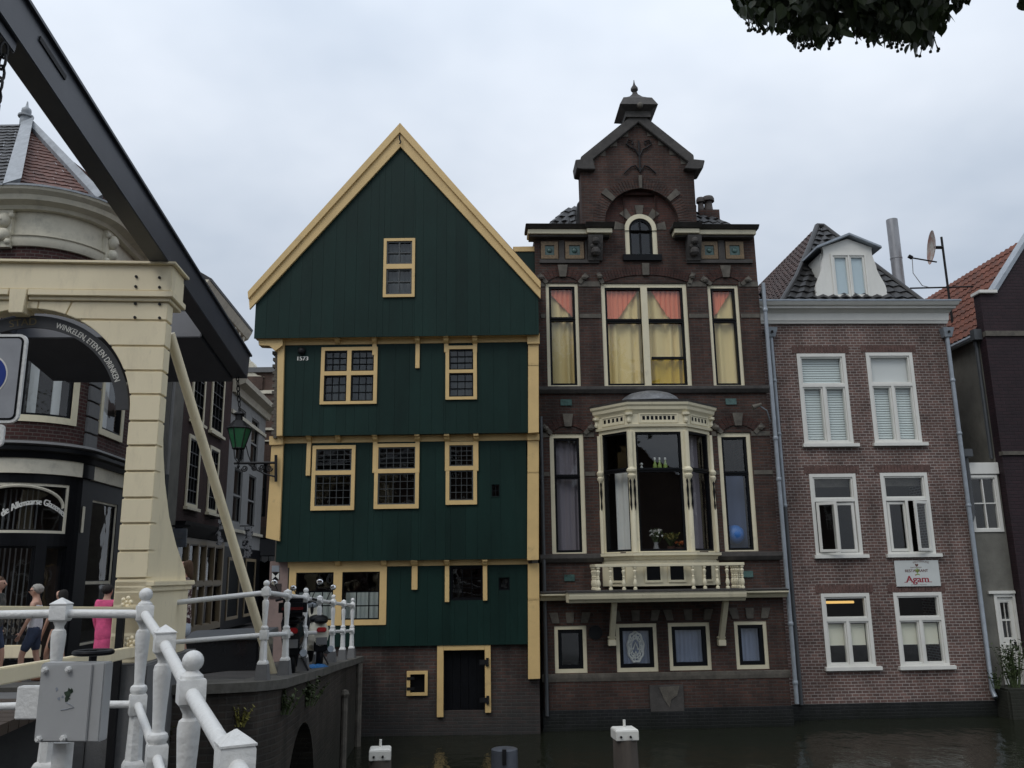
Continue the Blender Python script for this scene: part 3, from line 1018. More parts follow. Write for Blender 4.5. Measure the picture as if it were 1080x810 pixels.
# roof behind
mb = MB()
eL, eR, rg = GF.px(260.5, 307, O4 + .1), GF.px(571, 296, O4 + .1), (oap[0], oap[1] + .02)
for e, sgn in ((eL, -1), (eR, 1)):
    mb = MB()
    pts = [(e[0], e[1] + .02), rg, (rg[0], rg[1] - .16), (e[0] - sgn * .1, e[1] - .12)]
    mb.prism(GF, pts, O4 + .01, -17)
    mb.build('roof_slope', M['redtile'], G, smooth=0)
# corner posts
def post(pts, o, mb):
    mb.prism(GF, [GF.px(x, y, o) for x, y in pts], o - .2, o + .075)
mb = MB(); post([(557, 353.6), (568, 353.3), (568.2, 456.5), (557, 457.2)], O3, mb)
mb.fbox(GF, GF.px(556, 360, O3)[0], GF.px(569, 360, O3)[0], GF.px(560, 364, O3)[1], GF.px(560, 353.2, O3)[1], O3 + .076, O3 + .13)
mb.fbox(GF, GF.px(557, 385, O3)[0], GF.px(568.1, 385, O3)[0], GF.px(560, 386.3, O3)[1], GF.px(560, 384.6, O3)[1], O3 + .076, O3 + .085)
mb.build('corner_post', M['trim'], G, smooth=0, bevel=.006)
mb = MB(); post([(556.4, 465), (568.2, 464.6), (568.2, 590.5), (556, 591)], O2, mb)
mb.fbox(GF, GF.px(556, 460, O2)[0], GF.px(568.6, 460, O2)[0], GF.px(560, 465, O2)[1], GF.px(560, 458.4, O2)[1], O2 - .1, O2 + .12)
mb.fbox(GF, GF.px(556.2, 498, O2)[0], GF.px(568.1, 498, O2)[0], GF.px(560, 499, O2)[1], GF.px(560, 497.5, O2)[1], O2 + .076, O2 + .085)
mb.build('corner_post', M['trim'], G, smooth=0, bevel=.006)
mb = MB(); post([(556.6, 594.5), (568.4, 594), (569.6, 715.5), (557, 716)], O1 + .05, mb)
mb.fbox(GF, GF.px(556.6, 631, O1)[0], GF.px(569, 631, O1)[0], GF.px(560, 632.5, O1)[1], GF.px(560, 630.8, O1)[1], O1 + .126, O1 + .135)
mb.build('corner_post', M['trim'], G, smooth=0, bevel=.006)
mb = MB(); post([(293.6, 362), (300.8, 362), (298.3, 460), (292.5, 460.5)], O3, mb)
mb.prism(GF, [GF.px(x, y, O3) for x, y in ((274, 358), (300, 357.6), (300, 366), (292, 372), (286, 366.5), (275, 366))], O3 - .1, O3 + .16)
mb.build('corner_post', M['trim'], G, smooth=0, bevel=.006)
mb = MB(); post([(287, 470.5), (299.6, 470), (295.6, 571), (281.2, 567.5), (285, 510)], O2, mb)
mb.prism(GF, [GF.px(x, y, O2) for x, y in ((285.5, 461), (300, 460.5), (300, 469.8), (285.5, 470.3))], O2 - .1, O2 + .13)
mb.build('corner_post', M['trim'], G, smooth=0, bevel=.006)
# toothed side wall seen edge-on left of the posts
mb = MB()
a = GF.px(287.3, 370, O3); b = GF.px(285.5, 462, O3)
n = 26
for k in range(n):
    z1_, z0_ = a[1] + (b[1] - a[1]) * k / n, a[1] + (b[1] - a[1]) * (k + .94) / n
    u = a[0] + (b[0] - a[0]) * k / n + (.05 if k % 2 else 0) + q.uniform(-.01, .01)
    mb.fbox(GF, u, GF.px(294, 400, O3)[0], z0_, z1_, O3 - .3, O3 - .03)
mb.build('toothed_brickwork', M['stone'], G, smooth=0)
shell(G, GF, GF.px(290, 500)[0], GF.px(566, 500)[0], -.4, GF.px(425, 340)[1], 17, M['stone'], o=-.3, floors=(z1b, z2b, z3b, z4b), name='side_wall')
# coping wall between the green house and its neighbour
cw = GF.rect(541, 570.5, 261, 266.4, -.5)
mb = MB(); mb.fbox(GF, cw[0], cw[1] + .0, cw[2], cw[3], -.62, -.42)
pw = mb.build('parapet', M['trim'], G, smooth=0, bevel=.01)
mb = MB(); mb.fbox(GF, cw[0] + .05, cw[1] - .01, cw[2] - 1.6, cw[2] - .002, -.6, -.45)
mb.build('parapet_boards', M['green'], pw, smooth=0)
# ================================================================ the brown gabled house
_P = at(570, 560, 20.75)
BF = F((_P.x, _P.y), 2.5)
B = thing('canal_house', 'narrow brown brick canal house with ivory bay window, balcony and pagoda topped gable', 'house', (_P.x, _P.y, WATER))
bu1 = BF.px(820, 560)[0]
def br(a, b, c, d, o=0): return BF.rect(a, b, c, d, o)
zcor = BF.px(680, 243)[1]
wins = {
 'u1': br(576.6, 611, 298.6, 407.3), 'u2': br(635.5, 727, 299, 407.4), 'u3': br(749.3, 782, 300.6, 407.2),
 'm1': br(581, 617, 457.5, 584), 'm3': br(760.5, 795.8, 456.3, 581.5),
 'b1': br(585, 619, 660, 710), 'b2': br(650, 693.5, 657.6, 708.7), 'b3': br(705.5, 749.6, 656.6, 707), 'b4': br(775.6, 810, 655, 705.8)}
bayhole = br(640, 744, 455, 580)
gu0, gu1 = BF.px(613.5, 215)[0], BF.px(733.5, 215)[0]
gwin = br(659.5, 693.5, 243, 271.5)
mb = MB()
zw0 = BF.px(690, 747)[1]
mb.panel(BF, 0, bu1, zw0, zcor, list(wins.values()) + [bayhole, (gwin[0], gwin[1], gwin[2], zcor + 1)], -.22, 0)
mb.build('wall', M['brownbrick'], B, smooth=0)
mb = MB()
mb.fbox(BF, -.02, bu1 + .02, -3, zw0, -.2, .04)
mb.build('tarred_plinth', M['plinth'], B, smooth=0)
floors = [BF.px(690, y)[1] for y in (725, 625, 432)]
shell(B, BF, .02, bu1 - .02, -3, zcor - .05, 9, M['brownbrick'], o=-.23, floors=floors, name='side_wall')
# ---- gable with arched recess
apx = BF.px(672, 125)
sl_, sr_ = BF.px(613, 176), BF.px(734, 174)
def roofline(u):
    if u < apx[0]: return sl_[1] + (apx[1] - sl_[1]) * max(0, (u - gu0)) / (apx[0] - gu0)
    return sr_[1] + (apx[1] - sr_[1]) * max(0, (gu1 - u)) / (gu1 - apx[0])
ac = BF.px(677, 236)
ar = (BF.px(717.6, 230)[0] - BF.px(640, 230)[0]) / 2
atop = BF.px(676, 199.6)[1]
azs = atop - ar
def arch(u): 
    d = ar ** 2 - (u - ac[0]) ** 2
    return azs + math.sqrt(max(0, d))
nn = 40
us = sorted([gu0, gu1, apx[0]] + [ac[0] - ar * math.cos(math.pi * k / nn) for k in range(nn + 1)])
mb = MB()
seg = []
for a, b in zip(us, us[1:]):
    inn = ac[0] - ar - 1e-6 <= a and b <= ac[0] + ar + 1e-6
    lo = (lambda u: max(zcor, arch(u))) if inn else (lambda u: zcor)
    seg.append((a, lo(a), roofline(a), b, lo(b), roofline(b)))
mb.cols(BF, seg, .02)
for a, b in zip(us, us[1:]):
    if ac[0] - ar - 1e-6 <= a and b <= ac[0] + ar + 1e-6:
        mb.poly([BF.W(a, .02, max(zcor, arch(a))), BF.W(b, .02, max(zcor, arch(b))), BF.W(b, -.13, max(zcor, arch(b))), BF.W(a, -.13, max(zcor, arch(a)))])
for u in (gu0, gu1):
    mb.poly([BF.W(u, .02, zcor), BF.W(u, .02, roofline(u)), BF.W(u, -.5, roofline(u)), BF.W(u, -.5, zcor)])
mb.build('gable', M['brownbrick'], B, smooth=0)
# recessed red field with the arched window
wr = (gwin[1] - gwin[0]) / 2
wc = (gwin[0] + gwin[1]) / 2
wtop = BF.px(677, 225.3)[1]
wzs = wtop - wr
def warch(u, r=wr): return wzs + math.sqrt(max(0, r * r - (u - wc) ** 2))
us2 = sorted([ac[0] - ar, ac[0] + ar] + [wc - wr * math.cos(math.pi * k / 20) for k in range(21)])
mb = MB()
seg = []
for a, b in zip(us2, us2[1:]):
    inn = wc - wr - 1e-6 <= a and b <= wc + wr + 1e-6
    lo = warch if inn else (lambda u: zcor - .02)
    seg.append((a, lo(a), atop + .05, b, lo(b), atop + .05))
mb.cols(BF, seg, -.12)
mb.build('arch_field', M['redbrick'], B, smooth=0)
# arched window frame
mb = MB()
ri = wr * .72
def ring(mb, r0, r1, o0, o1, zbase, n=20):
    for k in range(n):
        a, b = math.pi * k / n, math.pi * (k + 1) / n
        mb.prism(BF, [(wc + r0 * math.cos(a), wzs + r0 * math.sin(a)), (wc + r1 * math.cos(a), wzs + r1 * math.sin(a)), (wc + r1 * math.cos(b), wzs + r1 * math.sin(b)), (wc + r0 * math.cos(b), wzs + r0 * math.sin(b))], o0, o1)
    for s in (-1, 1):
        mb.fbox(BF, wc + s * r0, wc + s * r1, zbase, wzs, o0, o1)
ring(mb, ri, wr, -.14, -.03, gwin[2])
aw = mb.build('arched_window', M['ivory'], B, smooth=0)
mb = MB()
ring(mb, ri - .06, ri - .002, -.15, -.07, gwin[2] + .06)
mb.fbox(BF, wc - .02, wc + .02, gwin[2] + .06, wzs + ri - .06, -.149, -.069)
mb.fbox(BF, wc - wr - .08, wc + wr + .08, gwin[2] - .1, gwin[2] + .06, -.15, .08)
mb.build('sash', M['black'], aw, smooth=0)
mb = MB()
pts = [(wc - ri, gwin[2] + .05), (wc + ri, gwin[2] + .05)] + [(wc + ri * math.cos(math.pi * k / 16), wzs + ri * math.sin(math.pi * k / 16)) for k in range(17)]
mb.poly([BF.W(u, -.11, z) for u, z in pts])
mb.build('pane', M['glass'], aw, smooth=0, recalc=False)
mb = MB(); voussoirs(mb, BF, wc, wzs, wr + .01, wr + .25, 0, 180, 15, -.1, -.085, .004)
ra = mb.build('window_arch', M['redbrick'], B, smooth=0)
for k in (0, 2, 4, 6, 8):
    mb = MB(); voussoirs(mb, BF, wc, wzs, wr + .005, wr + .27, 0, 180, 9, -.1, -.06, .004, only=(k,))
    mb.build('arch_stone', M['stone'], ra, smooth=0)
mb = MB(); voussoirs(mb, BF, ac[0], azs, ar + .005, ar + .3, 0, 180, 46, 0, .045, .006)
ga = mb.build('gable_arch', M['brownbrick'], B, smooth=0)
for k0, k1, k2 in ((88, 92, 0), (38, 46, 0), (134, 142, 0)):
    mb = MB()
    voussoirs(mb, BF, ac[0], azs, ar + .0, ar + .36, k0, k1, 1, 0, .09, 0)
    mb.build('arch_stone', M['stone'], ga, smooth=0)
# toothed stones below the coping
for k in range(5):
    t = .08 + k * .2
    for s in (-1, 1):
        ue = gu0 if s < 0 else gu1
        u = ue + (apx[0] - ue) * t
        z = roofline(u)
        d = (apx[0] - ue) * .15
        mb = MB()
        mb.prism(BF, [(u, z - .1), (u + d, z - .1), (u + d, roofline(u + d) - .1)], .0, .035)
        mb.build('toothing_stone', M['stone'], B, smooth=0)
# anchor ornament
mb = MB()
c = BF.px(674, 168)
for s in (-1, 1):
    mb.tube([BF.W(c[0] + s * x, .06, c[1] + .25 + z) for x, z in ((0, -.2), (.1, 0), (.22, .06), (.34, .16), (.28, .27), (.16, .24), (.18, .14))], .022, 6)
    mb.tube([BF.W(c[0] + s * x, .06, c[1] + .25 + z) for x, z in ((0, -.62), (.12, -.46), (.24, -.5), (.42, -.68))], .02, 6)
mb.tube([BF.W(c[0], .06, c[1] - .4), BF.W(c[0], .06, c[1] + .5)], .025, 6)
mb.build('wall_anchor', M['iron'], B)
# coping, kneelers
mb = MB()
for s in (-1, 1):
    ue, ze = (gu0, sl_[1]) if s < 0 else (gu1, sr_[1])
    pa = (ue - s * .0, ze); 
    mb.prism(BF, [(ue, ze - .12), (ue, ze + .22), (apx[0], apx[1] + .16), (apx[0], apx[1] - .18)], -.45, .14)
kl = [BF.px(*p) for p in ((606, 172), (624, 170.5), (627, 182), (613, 182), (607.5, 181))]
kr = [BF.px(*p) for p in ((741.5, 172.5), (726, 171), (720, 181), (733.5, 182), (739.5, 181))]
mb.build('coping', M['darkstone'], B, smooth=0, bevel=.015)
for k_ in (kl, kr):
    mb = MB(); mb.prism(BF, k_, -.46, .2); mb.build('kneeler', M['darkstone'], B, smooth=0, bevel=.015)
# pagoda cap with finial
mb = MB()
def sqp(px_pts, o_half=.45):
    cc = BF.px(671.5, 120)[0]
    prof = []
    for x, y in px_pts:
        u, z = BF.px(x, y)
        prof.append((abs(u - cc), z))
    return cc, prof
cc, prof = sqp([(658.5, 127), (658.5, 121), (651.5, 117), (652.5, 115), (656, 107.5), (660, 105), (664, 102), (667.5, 97.5), (668, 95)])
c3 = BF.W(cc, -.15, 0)
mb.lathe(c3, prof, sq=True, rot=R(2.5))
mb.build('gable_cap', M['darkstone'], B, smooth=0)
cc, prof = sqp([(668.5, 96), (668.5, 94.5), (666.2, 92), (666.2, 90), (668.5, 86.5), (670.3, 83.5)])
mb = MB(); mb.lathe(c3, prof + [(.01, prof[-1][1] + .06)], 10)
mb.build('finial', M['darkstone'], B)
bl = BF.px(672.5, 118)
mb = MB(); mb.ball(BF.W(bl[0], .32, bl[1]), .085, 12); mb.build('cap_boss', M['stone'], B, smooth=80)
# side roofs behind the cornice, dark tiles
for a, b, c_, d in (((574, 240), (612, 240), (612.5, 214), (600, 217)), ((735, 240), (779, 240), (752, 223), (735, 216))):
    P_ = [BF.W(*[BF.px(*k, -.5)[0]], -.5 - (0 if i < 2 else .8), BF.px(*k, -.5)[1] + (0 if i < 2 else .25)) for i, k in enumerate((a, b, c_, d))]
    mb = MB(); tile_slope(mb, *P_, tw=.26, th=.3, q=random.Random(5))
    mb.build('roof_slope', M['slate'], B, smooth=0)
mb = MB()
mb.prism(BF, [BF.px(609, 236, -.5), BF.px(609, 214, -.5), apx, BF.px(735, 216, -.5), BF.px(735, 236, -.5)], -8.9, -.55)
mb.build('rear_roof', M['slate'], B, smooth=0)
cp = B
mb = MB()
chim = [(739.5, 222, 209, .1), (747.5, 224, 208, .14)]
cb_ = BF.rect(736, 757, 224, 238, -1.2); mb.fbox(BF, cb_[0], cb_[1], cb_[2], cb_[3], -1.6, -1.0)
cs_ = mb.build('chimney', M['brownbrick'], B, smooth=0)
for x, yb, yt, r in chim:
    u, z0 = BF.px(x, yb, -1.3); z1 = BF.px(x, yt, -1.3)[1]
    mb = MB(); mb.lathe(BF.W(u, -1.3, z0 - .1), [(r, 0), (r * .8, .3), (r * .75, z1 - z0 - .05), (r * 1.25, z1 - z0 - .04), (r * 1.25, z1 - z0 + .03), (r, z1 - z0 + .1)], 12)
    mb.build('chimney_pot', M['tilegrey'], cs_)

# ---- main cornices (left and right of the gable)
def moulding(parent, f, u0, u1, ztop, h, reach, name, mat, e0=-1, e1=1, o=0):
    prof = [(o - .1, ztop - h), (o + .06, ztop - h), (o + .1, ztop - h * .78), (o + reach * .55, ztop - h * .66), (o + reach * .72, ztop - h * .55), (o + reach * .72, ztop - h * .3), (o + reach * .9, ztop - h * .2), (o + reach, ztop - h * .06), (o + reach, ztop), (o - .1, ztop)]
    mb = MB(); mb.profile(f, u0, u1, prof, e0, e1)
    return mb.build(name, mat, parent, smooth=0)
zt = BF.px(600, 237.5, .3)[1]; zb_ = BF.px(600, 251, .1)[1]
uA, uB = BF.px(554, 245, .2)[0], BF.px(647, 245, .2)[0]
uC, uD = BF.px(708, 245, .2)[0], BF.px(799, 245, .2)[0]
hh = zt - zb_
for k, (a, b) in enumerate(((uA, uB), (uC, uD))):
    mb = MB()
    mb.fbox(BF, a + .06, b - .06, zb_ + hh * .2, zb_ + hh * .68, -.2, .26)
    mb.build('cornice_fascia', M['ivory'], B, smooth=0, bevel=.01)
    mb = MB()
    mb.profile(BF, a, b, [(-.2, zb_ + hh * .685), (.3, zb_ + hh * .685), (.34, zb_ + hh * .8), (.42, zt), (-.2, zt)])
    ins = (b - .75, b) if k == 0 else (a, a + .75)
    mb.profile(BF, ins[0], ins[1], [(.0, zb_ + hh * .69), (.38, zb_ + hh * .69), (.5, zt + .02), (.0, zt + .02)])
    mb.fbox(BF, a + .1, b - .1, zb_, zb_ + hh * .195, -.2, .2)
    mb.build('cornice_gutter', M['darkstone'], B, smooth=0, bevel=.01)
    mb = MB()
    mb.fbox(BF, ins[0] + .05, ins[1] - .05, zb_ + hh * .2, zb_ + hh * .66, .261, .34)
    mb.build('cornice_block', M['ivory'], B, smooth=0, bevel=.01)
# frieze: tiles, consoles
fr = [(570.5, 588.5), (596, 615.6), (738.8, 756.6), (765, 783.8)]
mtile = paint('majolica_tile', (.05, .1, .09), .25, .5, 6, .1)
mgold = paint('brown_tile_border', (.16, .105, .05), .5, .4, 20, .2)
for xa, xb in fr:
    r_ = br(xa, xb, 255.5, 273.5)
    mb = MB()
    mb.slab(BF, *r_, [(r_[0] + .1, r_[1] - .1, r_[2] + .1, r_[3] - .1)], .0, .05)
    t_ = mb.build('frieze_tile', mgold, B, smooth=0)
    mb = MB()
    mb.fbox(BF, r_[0] + .1, r_[1] - .1, r_[2] + .1, r_[3] - .1, .0, .02)
    w_ = (r_[1] - r_[0]) / 2; c_ = ((r_[0] + r_[1]) / 2, (r_[2] + r_[3]) / 2)
    mb.ball(BF.W(c_[0], .02, c_[1]), w_ * .32, 12, 1, .5, 1)
    mb.build('tile_centre', mtile, t_, smooth=60)
for xa, xb in ((560, 569), (590, 595), (617, 620)):
    pass
mb = MB()
for xa, xb, in ((589.5, 595), (617, 619), (757.5, 764)):
    r_ = br(xa, xb, 254, 275); mb.fbox(BF, *r_, .0, .04)
r_ = br(569, 632, 274.5, 278); mb.fbox(BF, r_[0], r_[1], r_[2], r_[3], 0, .06)
r_ = br(724, 793, 274.5, 278); mb.fbox(BF, r_[0], r_[1], r_[2], r_[3], 0, .06)
mb.build('frieze_band', M['darkstone'], B, smooth=0)
for xa, xb in ((619.5, 634.5), (723, 737.5)):
    r_ = br(xa, xb, 252, 276)
    mb = MB()
    mb.profile(BF, r_[0], r_[1], [(-.02, r_[2]), (.1, r_[2]), (.12, r_[2] + .1), (.2, r_[2] + .25), (.3, r_[3] - .1), (.3, r_[3]), (-.02, r_[3])])
    mb.ball(BF.W((r_[0] + r_[1]) / 2, .2, r_[2] + .2), .13, 10); mb.ball(BF.W((r_[0] + r_[1]) / 2, .28, r_[3] - .16), .1, 10)
    mb.ball(BF.W(r_[0] + .1, .2, r_[3] - .28), .07, 8); mb.ball(BF.W(r_[1] - .1, .2, r_[3] - .28), .07, 8)
    mb.build('carved_console', M['darkstone'], B, smooth=30)
# ---- stone bands (butted between the windows)
def band(y0, y1, cuts, mat=M['stone'], o=.02, name='stone_band', x0=570.5, x1=None):
    z0, z1 = BF.px(690, y1)[1], BF.px(690, y0)[1]
    xs = [0 if x0 is None else BF.px(x0, (y0 + y1) / 2)[0]]
    end = bu1
    mb = MB()
    cur = xs[0]
    for a, b in cuts:
        if a > cur: mb = MB(); mb.fbox(BF, cur, a, z0, z1, -.01, o); mb.build(name, mat, B, smooth=0, bevel=.004)
        cur = b
    if end > cur: mb = MB(); mb.fbox(BF, cur, end, z0, z1, -.01, o); mb.build(name, mat, B, smooth=0, bevel=.004)
uw = [(wins[k][0] - .02, wins[k][1] + .02) for k in ('u1', 'u2', 'u3')]
band(297, 302.5, uw); band(331, 335.5, uw)
mw_ = [(wins['m1'][0] - .02, wins['m1'][1] + .02), (BF.px(628, 500)[0], BF.px(753, 500)[0]), (wins['m3'][0] - .02, wins['m3'][1] + .02)]
band(455.5, 460.5, mw_); band(497, 501.5, mw_)
def course(y0, y1, reach, cuts=(), name='sill_course', mat=None):
    z0, z1 = BF.px(690, y1)[1], BF.px(690, y0)[1]
    cur = -.03
    for a, b in list(cuts) + [(bu1 + .04, None)]:
        mb = MB(); mb.profile(BF, cur, a, [(-.01, z0), (reach * .5, z0), (reach, z0 + (z1 - z0) * .5), (reach, z1 - .01), (reach * .6, z1), (-.01, z1)])
        mb.build(name, mat or M['darkstone'], B, smooth=0, bevel=.006)
        cur = b
course(407.6, 415, .13); course(583.5, 592, .13, [(BF.px(636, 586)[0], BF.px(753, 586)[0])])
course(709, 717.5, .03, name='sill_band', mat=M['stone'])
# ---- segment arches over windows with key and end stones
def segarch(x0, x1, ytop, yspring, tall=.24):
    r_ = br(x0, x1, ytop, yspring)
    half = (r_[1] - r_[0]) / 2; rise = r_[3] - r_[2]
    rad = (half * half + rise * rise) / (2 * rise)
    uc, zc = (r_[0] + r_[1]) / 2, r_[3] - rad
    th = math.degrees(math.asin(min(1, half / rad)))
    n = max(9, int(2 * half / .075)) | 1
    mb = MB(); voussoirs(mb, BF, uc, zc, rad, rad + tall, 90 - th, 90 + th, n, 0, .03, .004)
    a = mb.build('segment_arch', M['redbrick'], B, smooth=0)
    kw = .085 / rad * 57.3
    mb = MB(); voussoirs(mb, BF, uc, zc, rad - .02, rad + tall + .06, 90 - kw, 90 + kw, 1, 0, .07, 0); mb.build('key_stone', M['stone'], a, smooth=0)
    for s in (-1, 1):
        aa = 90 + s * th
        mb = MB()
        voussoirs(mb, BF, uc, zc, rad - .02, rad + tall + .04, aa - kw * .55, aa + kw * .55, 1, 0, .05, 0)
        t = R(aa); 
        mb.ball(BF.W(uc + (rad + tall * .7) * math.cos(t), .05, zc + (rad + tall * .7) * math.sin(t)), .075, 8)
        mb.build('end_stone', M['stone'], a, smooth=30)
    mb = MB()
    pts = [(uc + rad * math.cos(R(90 - th + 2 * th * k / 12)), zc + rad * math.sin(R(90 - th + 2 * th * k / 12))) for k in range(13)]
    mb.poly([BF.W(u, .006, z) for u, z in [(pts[0][0], r_[2] - .0), *pts, (pts[-1][0], r_[2] - .0)]])
    mb.build('tympanum', M['brownbrick'], a, smooth=0)
segarch(576, 611, 291.5, 298.2); segarch(635, 727, 290, 298.6); segarch(749, 782, 292, 300)
segarch(581, 617, 449, 457); segarch(760.5, 796, 448, 456)
# flat key stones above the basement windows
for k in ('b1', 'b2', 'b3', 'b4'):
    a, b, c_, d = wins[k]
    for t, s in ((.06, -.06), (.5, 0), (.94, .06)):
        u = a + (b - a) * t
        mb = MB(); mb.prism(BF, [(u - .08, d + .06), (u + .08, d + .06), (u + .1 + s, d + .3), (u - .1 + s, d + .3)], 0, .03)
        mb.build('lintel_stone', M['stone'], B, smooth=0)
# ---- windows of the upper floor
iv, bk = M['ivory'], M['black']
def T(yt, yb, y): return (yb - y) / (yb - yt)
def valance(parent, low, ztop):
    """gathered swag: lower edge runs through low (u, z, gather), folds fan from the gathered end"""
    u0, u1 = low[0][0], low[-1][0]
    n = 40; pts = []
    for k in range(n + 1):
        u = u0 + (u1 - u0) * k / n
        for (a, za_, _), (b, zb2, _) in zip(low, low[1:]):
            if a <= u <= b + 1e-6: zl = za_ + (zb2 - za_) * (u - a) / (b - a)
        pts.append((u, min(zl, ztop - .01), -.15 + .018 * math.sin(u * 52) + .008 * math.sin(u * 97)))
    mb = MB()
    for (ua, z_a, oa), (ub_, z_b, ob) in zip(pts, pts[1:]):
        mb.poly([BF.W(ua, oa, z_a), BF.W(ub_, ob, z_b), BF.W(ub_, ob, ztop), BF.W(ua, oa, ztop)])
    return mb.build('valance', M['coral'], parent, smooth=60, weld=True)
for key, seed in (('u1', 1), ('u3', 3)):
    w_ = window(B, BF, wins[key], -.03, iv, bk, fw=.08, rs=(0, T(300, 405, 335), 1), gw=.0, sw=.055, gmat=M['glass'], d=.13, fwb=.03)
    r_ = wins[key]
    zt_ = r_[2] + (r_[3] - r_[2]) * .69
    curtain(w_, BF, r_[0] + .1, r_[1] - .1, r_[2] + .04, r_[3] - .1, -.22, M['ycurtain'], .042, .25, seed=seed)
    if key == 'u1':
        valance(w_, [(r_[0] + .16, zt_ + .55, 0), (r_[1] - .14, zt_ - .02, 1)], r_[3] - .1)
    else:
        valance(w_, [(r_[0] + .1, zt_ - .0, 1), (r_[0] + .26, zt_ + .12, 1), (r_[1] - .16, r_[3] - .14, 0)], r_[3] - .1)
r_ = wins['u2']
w_ = window(B, BF, r_, -.03, iv, bk, fw=.1, cs=(0, .5, 1), rs=(0, T(300, 405, 336), 1), gw=.0, sw=.055, gmat=M['glass'], d=.13, fwb=.03)
mb = MB(); um = (r_[0] + r_[1]) / 2
mb.fbox(BF, um - .085, um + .085, r_[2], r_[3] - .1, -.055, -.005); mb.build('mullion', iv, w_, smooth=0, bevel=.008)
zmid = BF.px(700, 377)[1]
mb = MB(); mb.fbox(BF, um + .13, r_[1] - .13, zmid - .03, zmid + .03, -.12, -.045); mb.build('sash_rail', bk, w_, smooth=0)
curtain(w_, BF, r_[0] + .1, um - .06, r_[2] + .04, r_[3] - .1, -.22, M['ycurtain'], .045, .26, seed=7)
curtain(w_, BF, um + .06, r_[1] - .1, zmid, r_[3] - .1, -.22, M['ycurtain'], .045, .26, seed=8)
curtain(w_, BF, um + .06, r_[1] - .1, r_[2] + .04, zmid, -.22, M['gcurtain'], .045, .26, seed=9)
zt_ = BF.px(680, 336)[1]
valance(w_, [(r_[0] + .1, zt_ - .2, 1), (r_[0] + .45, zt_ + .06, 1), (um - .12, r_[3] - .13, 0)], r_[3] - .1)
valance(w_, [(um + .2, r_[3] - .13, 0), (r_[1] - .5, zt_ + .1, 1), (r_[1] - .1, zt_ - .16, 1)], r_[3] - .1)
# small glazed name plaques
for xa, xb, y0, y1 in ((591, 603, 421.5, 428), (765, 776.5, 420.5, 427), (595, 606, 606, 613), (783, 794, 602, 609)):
    a = br(xa, xb, y0, y1); mb = MB(); mb.fbox(BF, *a, 0, .03); mb.build('glazed_plaque', mtile, B, smooth=0, bevel=.006)
# ---- middle floor side windows
for key, mat, yt_ in (('m1', 'greycurtain', 501), ('m3', 'bluecurtain', 499)):
    r_ = wins[key]
    w_ = window(B, BF, r_, -.03, iv, bk, fw=.1, rs=(0, T(458, 583, yt_), 1), gw=.0, sw=.055, gmat=M['glass'], d=.13, fwb=.03)
    if key == 'm1':
        curtain(w_, BF, r_[0] + .1, r_[1] - .1, r_[2] + .04, r_[3] - .1, -.26, M[mat], .03, .17, seed=4)
    else:
        zt_ = BF.px(778, yt_)[1]
        curtain(w_, BF, r_[0] + .1, r_[1] - .1, r_[2] + .04, zt_, -.5, M[mat], .008, .3, seed=5)
u, z = BF.px(775.5, 564, -.3)
mb = MB(); mb.ball(BF.W(u, -.33, z), .235, 24)
bb = mb.build('balloon', paint('blue_rubber', (.03, .13, .38), .5, .05, 3, 0), None, smooth=80)
tag(bb, 'round blue ball behind the tall window to the right of the bay', 'ball')
# ---- basement windows
for key, kind in (('b1', None), ('b2', 'lace'), ('b3', 'net'), ('b4', 'net')):
    r_ = wins[key]
    w_ = window(B, BF, r_, -.02, iv, bk, fw=.085, sw=.085, gmat=M['glass'], d=.14, fwb=.09)
    if kind:
        curtain(w_, BF, r_[0] + .16, r_[1] - .16, r_[2] + .17, r_[3] - .15, -.2, M['bluenet'], .012, .1, seed=hash(key) % 5 if False else len(key) + ord(key[1]))
    if kind == 'lace':
        cu, cz = (r_[0] + r_[1]) / 2, (r_[2] + r_[3]) / 2
        mb = MB()
        H = (r_[3] - r_[2]) * .31; Wd = H * .55
        ringp = [BF.W(cu + Wd * math.sin(t) * (1 + .05 * math.cos(9 * t)), -.168, cz + H * math.cos(t) * (1 + .04 * math.cos(9 * t))) for t in [2 * math.pi * k / 48 for k in range(49)]]
        mb.tube(ringp, .026, 5)
        for sc in (.75, .55):
            mb.tube([BF.W(cu + Wd * sc * math.sin(t), -.168, cz + H * sc * math.cos(t)) for t in [2 * math.pi * k / 24 for k in range(25)]], .014, 4)
        for k in range(14):
            t = 2 * math.pi * k / 14
            mb.tube([BF.W(cu + Wd * .55 * math.sin(t), -.168, cz + H * .55 * math.cos(t)), BF.W(cu + Wd * math.sin(t + .2), -.168, cz + H * math.cos(t + .2))], .012, 4)
        for dz in (-.2, 0, .2):
            mb.tube([BF.W(cu - Wd * .35, -.168, cz + dz - .06), BF.W(cu, -.168, cz + dz + .1), BF.W(cu + Wd * .35, -.168, cz + dz - .06)], .022, 5)
        mb.build('lace_panel', M['wcurtain'], w_)
# patch of render and the round vent
a = br(685, 721, 722, 750.5)
mb = MB(); mb.fbox(BF, *a, 0, .045); pq = mb.build('wall_plaque', M['darkstone'], B, smooth=0, bevel=.01)
mb = MB()
pts = [(a[0] + (a[1] - a[0]) * x, a[2] + (a[3] - a[2]) * y) for x, y in ((.28, .92), (.88, .95), (.8, .6), (.62, .45), (.56, .15), (.4, .5))]
mb.prism(BF, pts, .046, .06); mb.build('plaster_remnant', M['stone'], pq, smooth=0)
u, z = BF.px(628, 667)
mb = MB(); mb.tube([BF.W(u, -.02, z), BF.W(u, .03, z)], .16, 20); mb.build('round_vent', M['iron'], B, smooth=0)

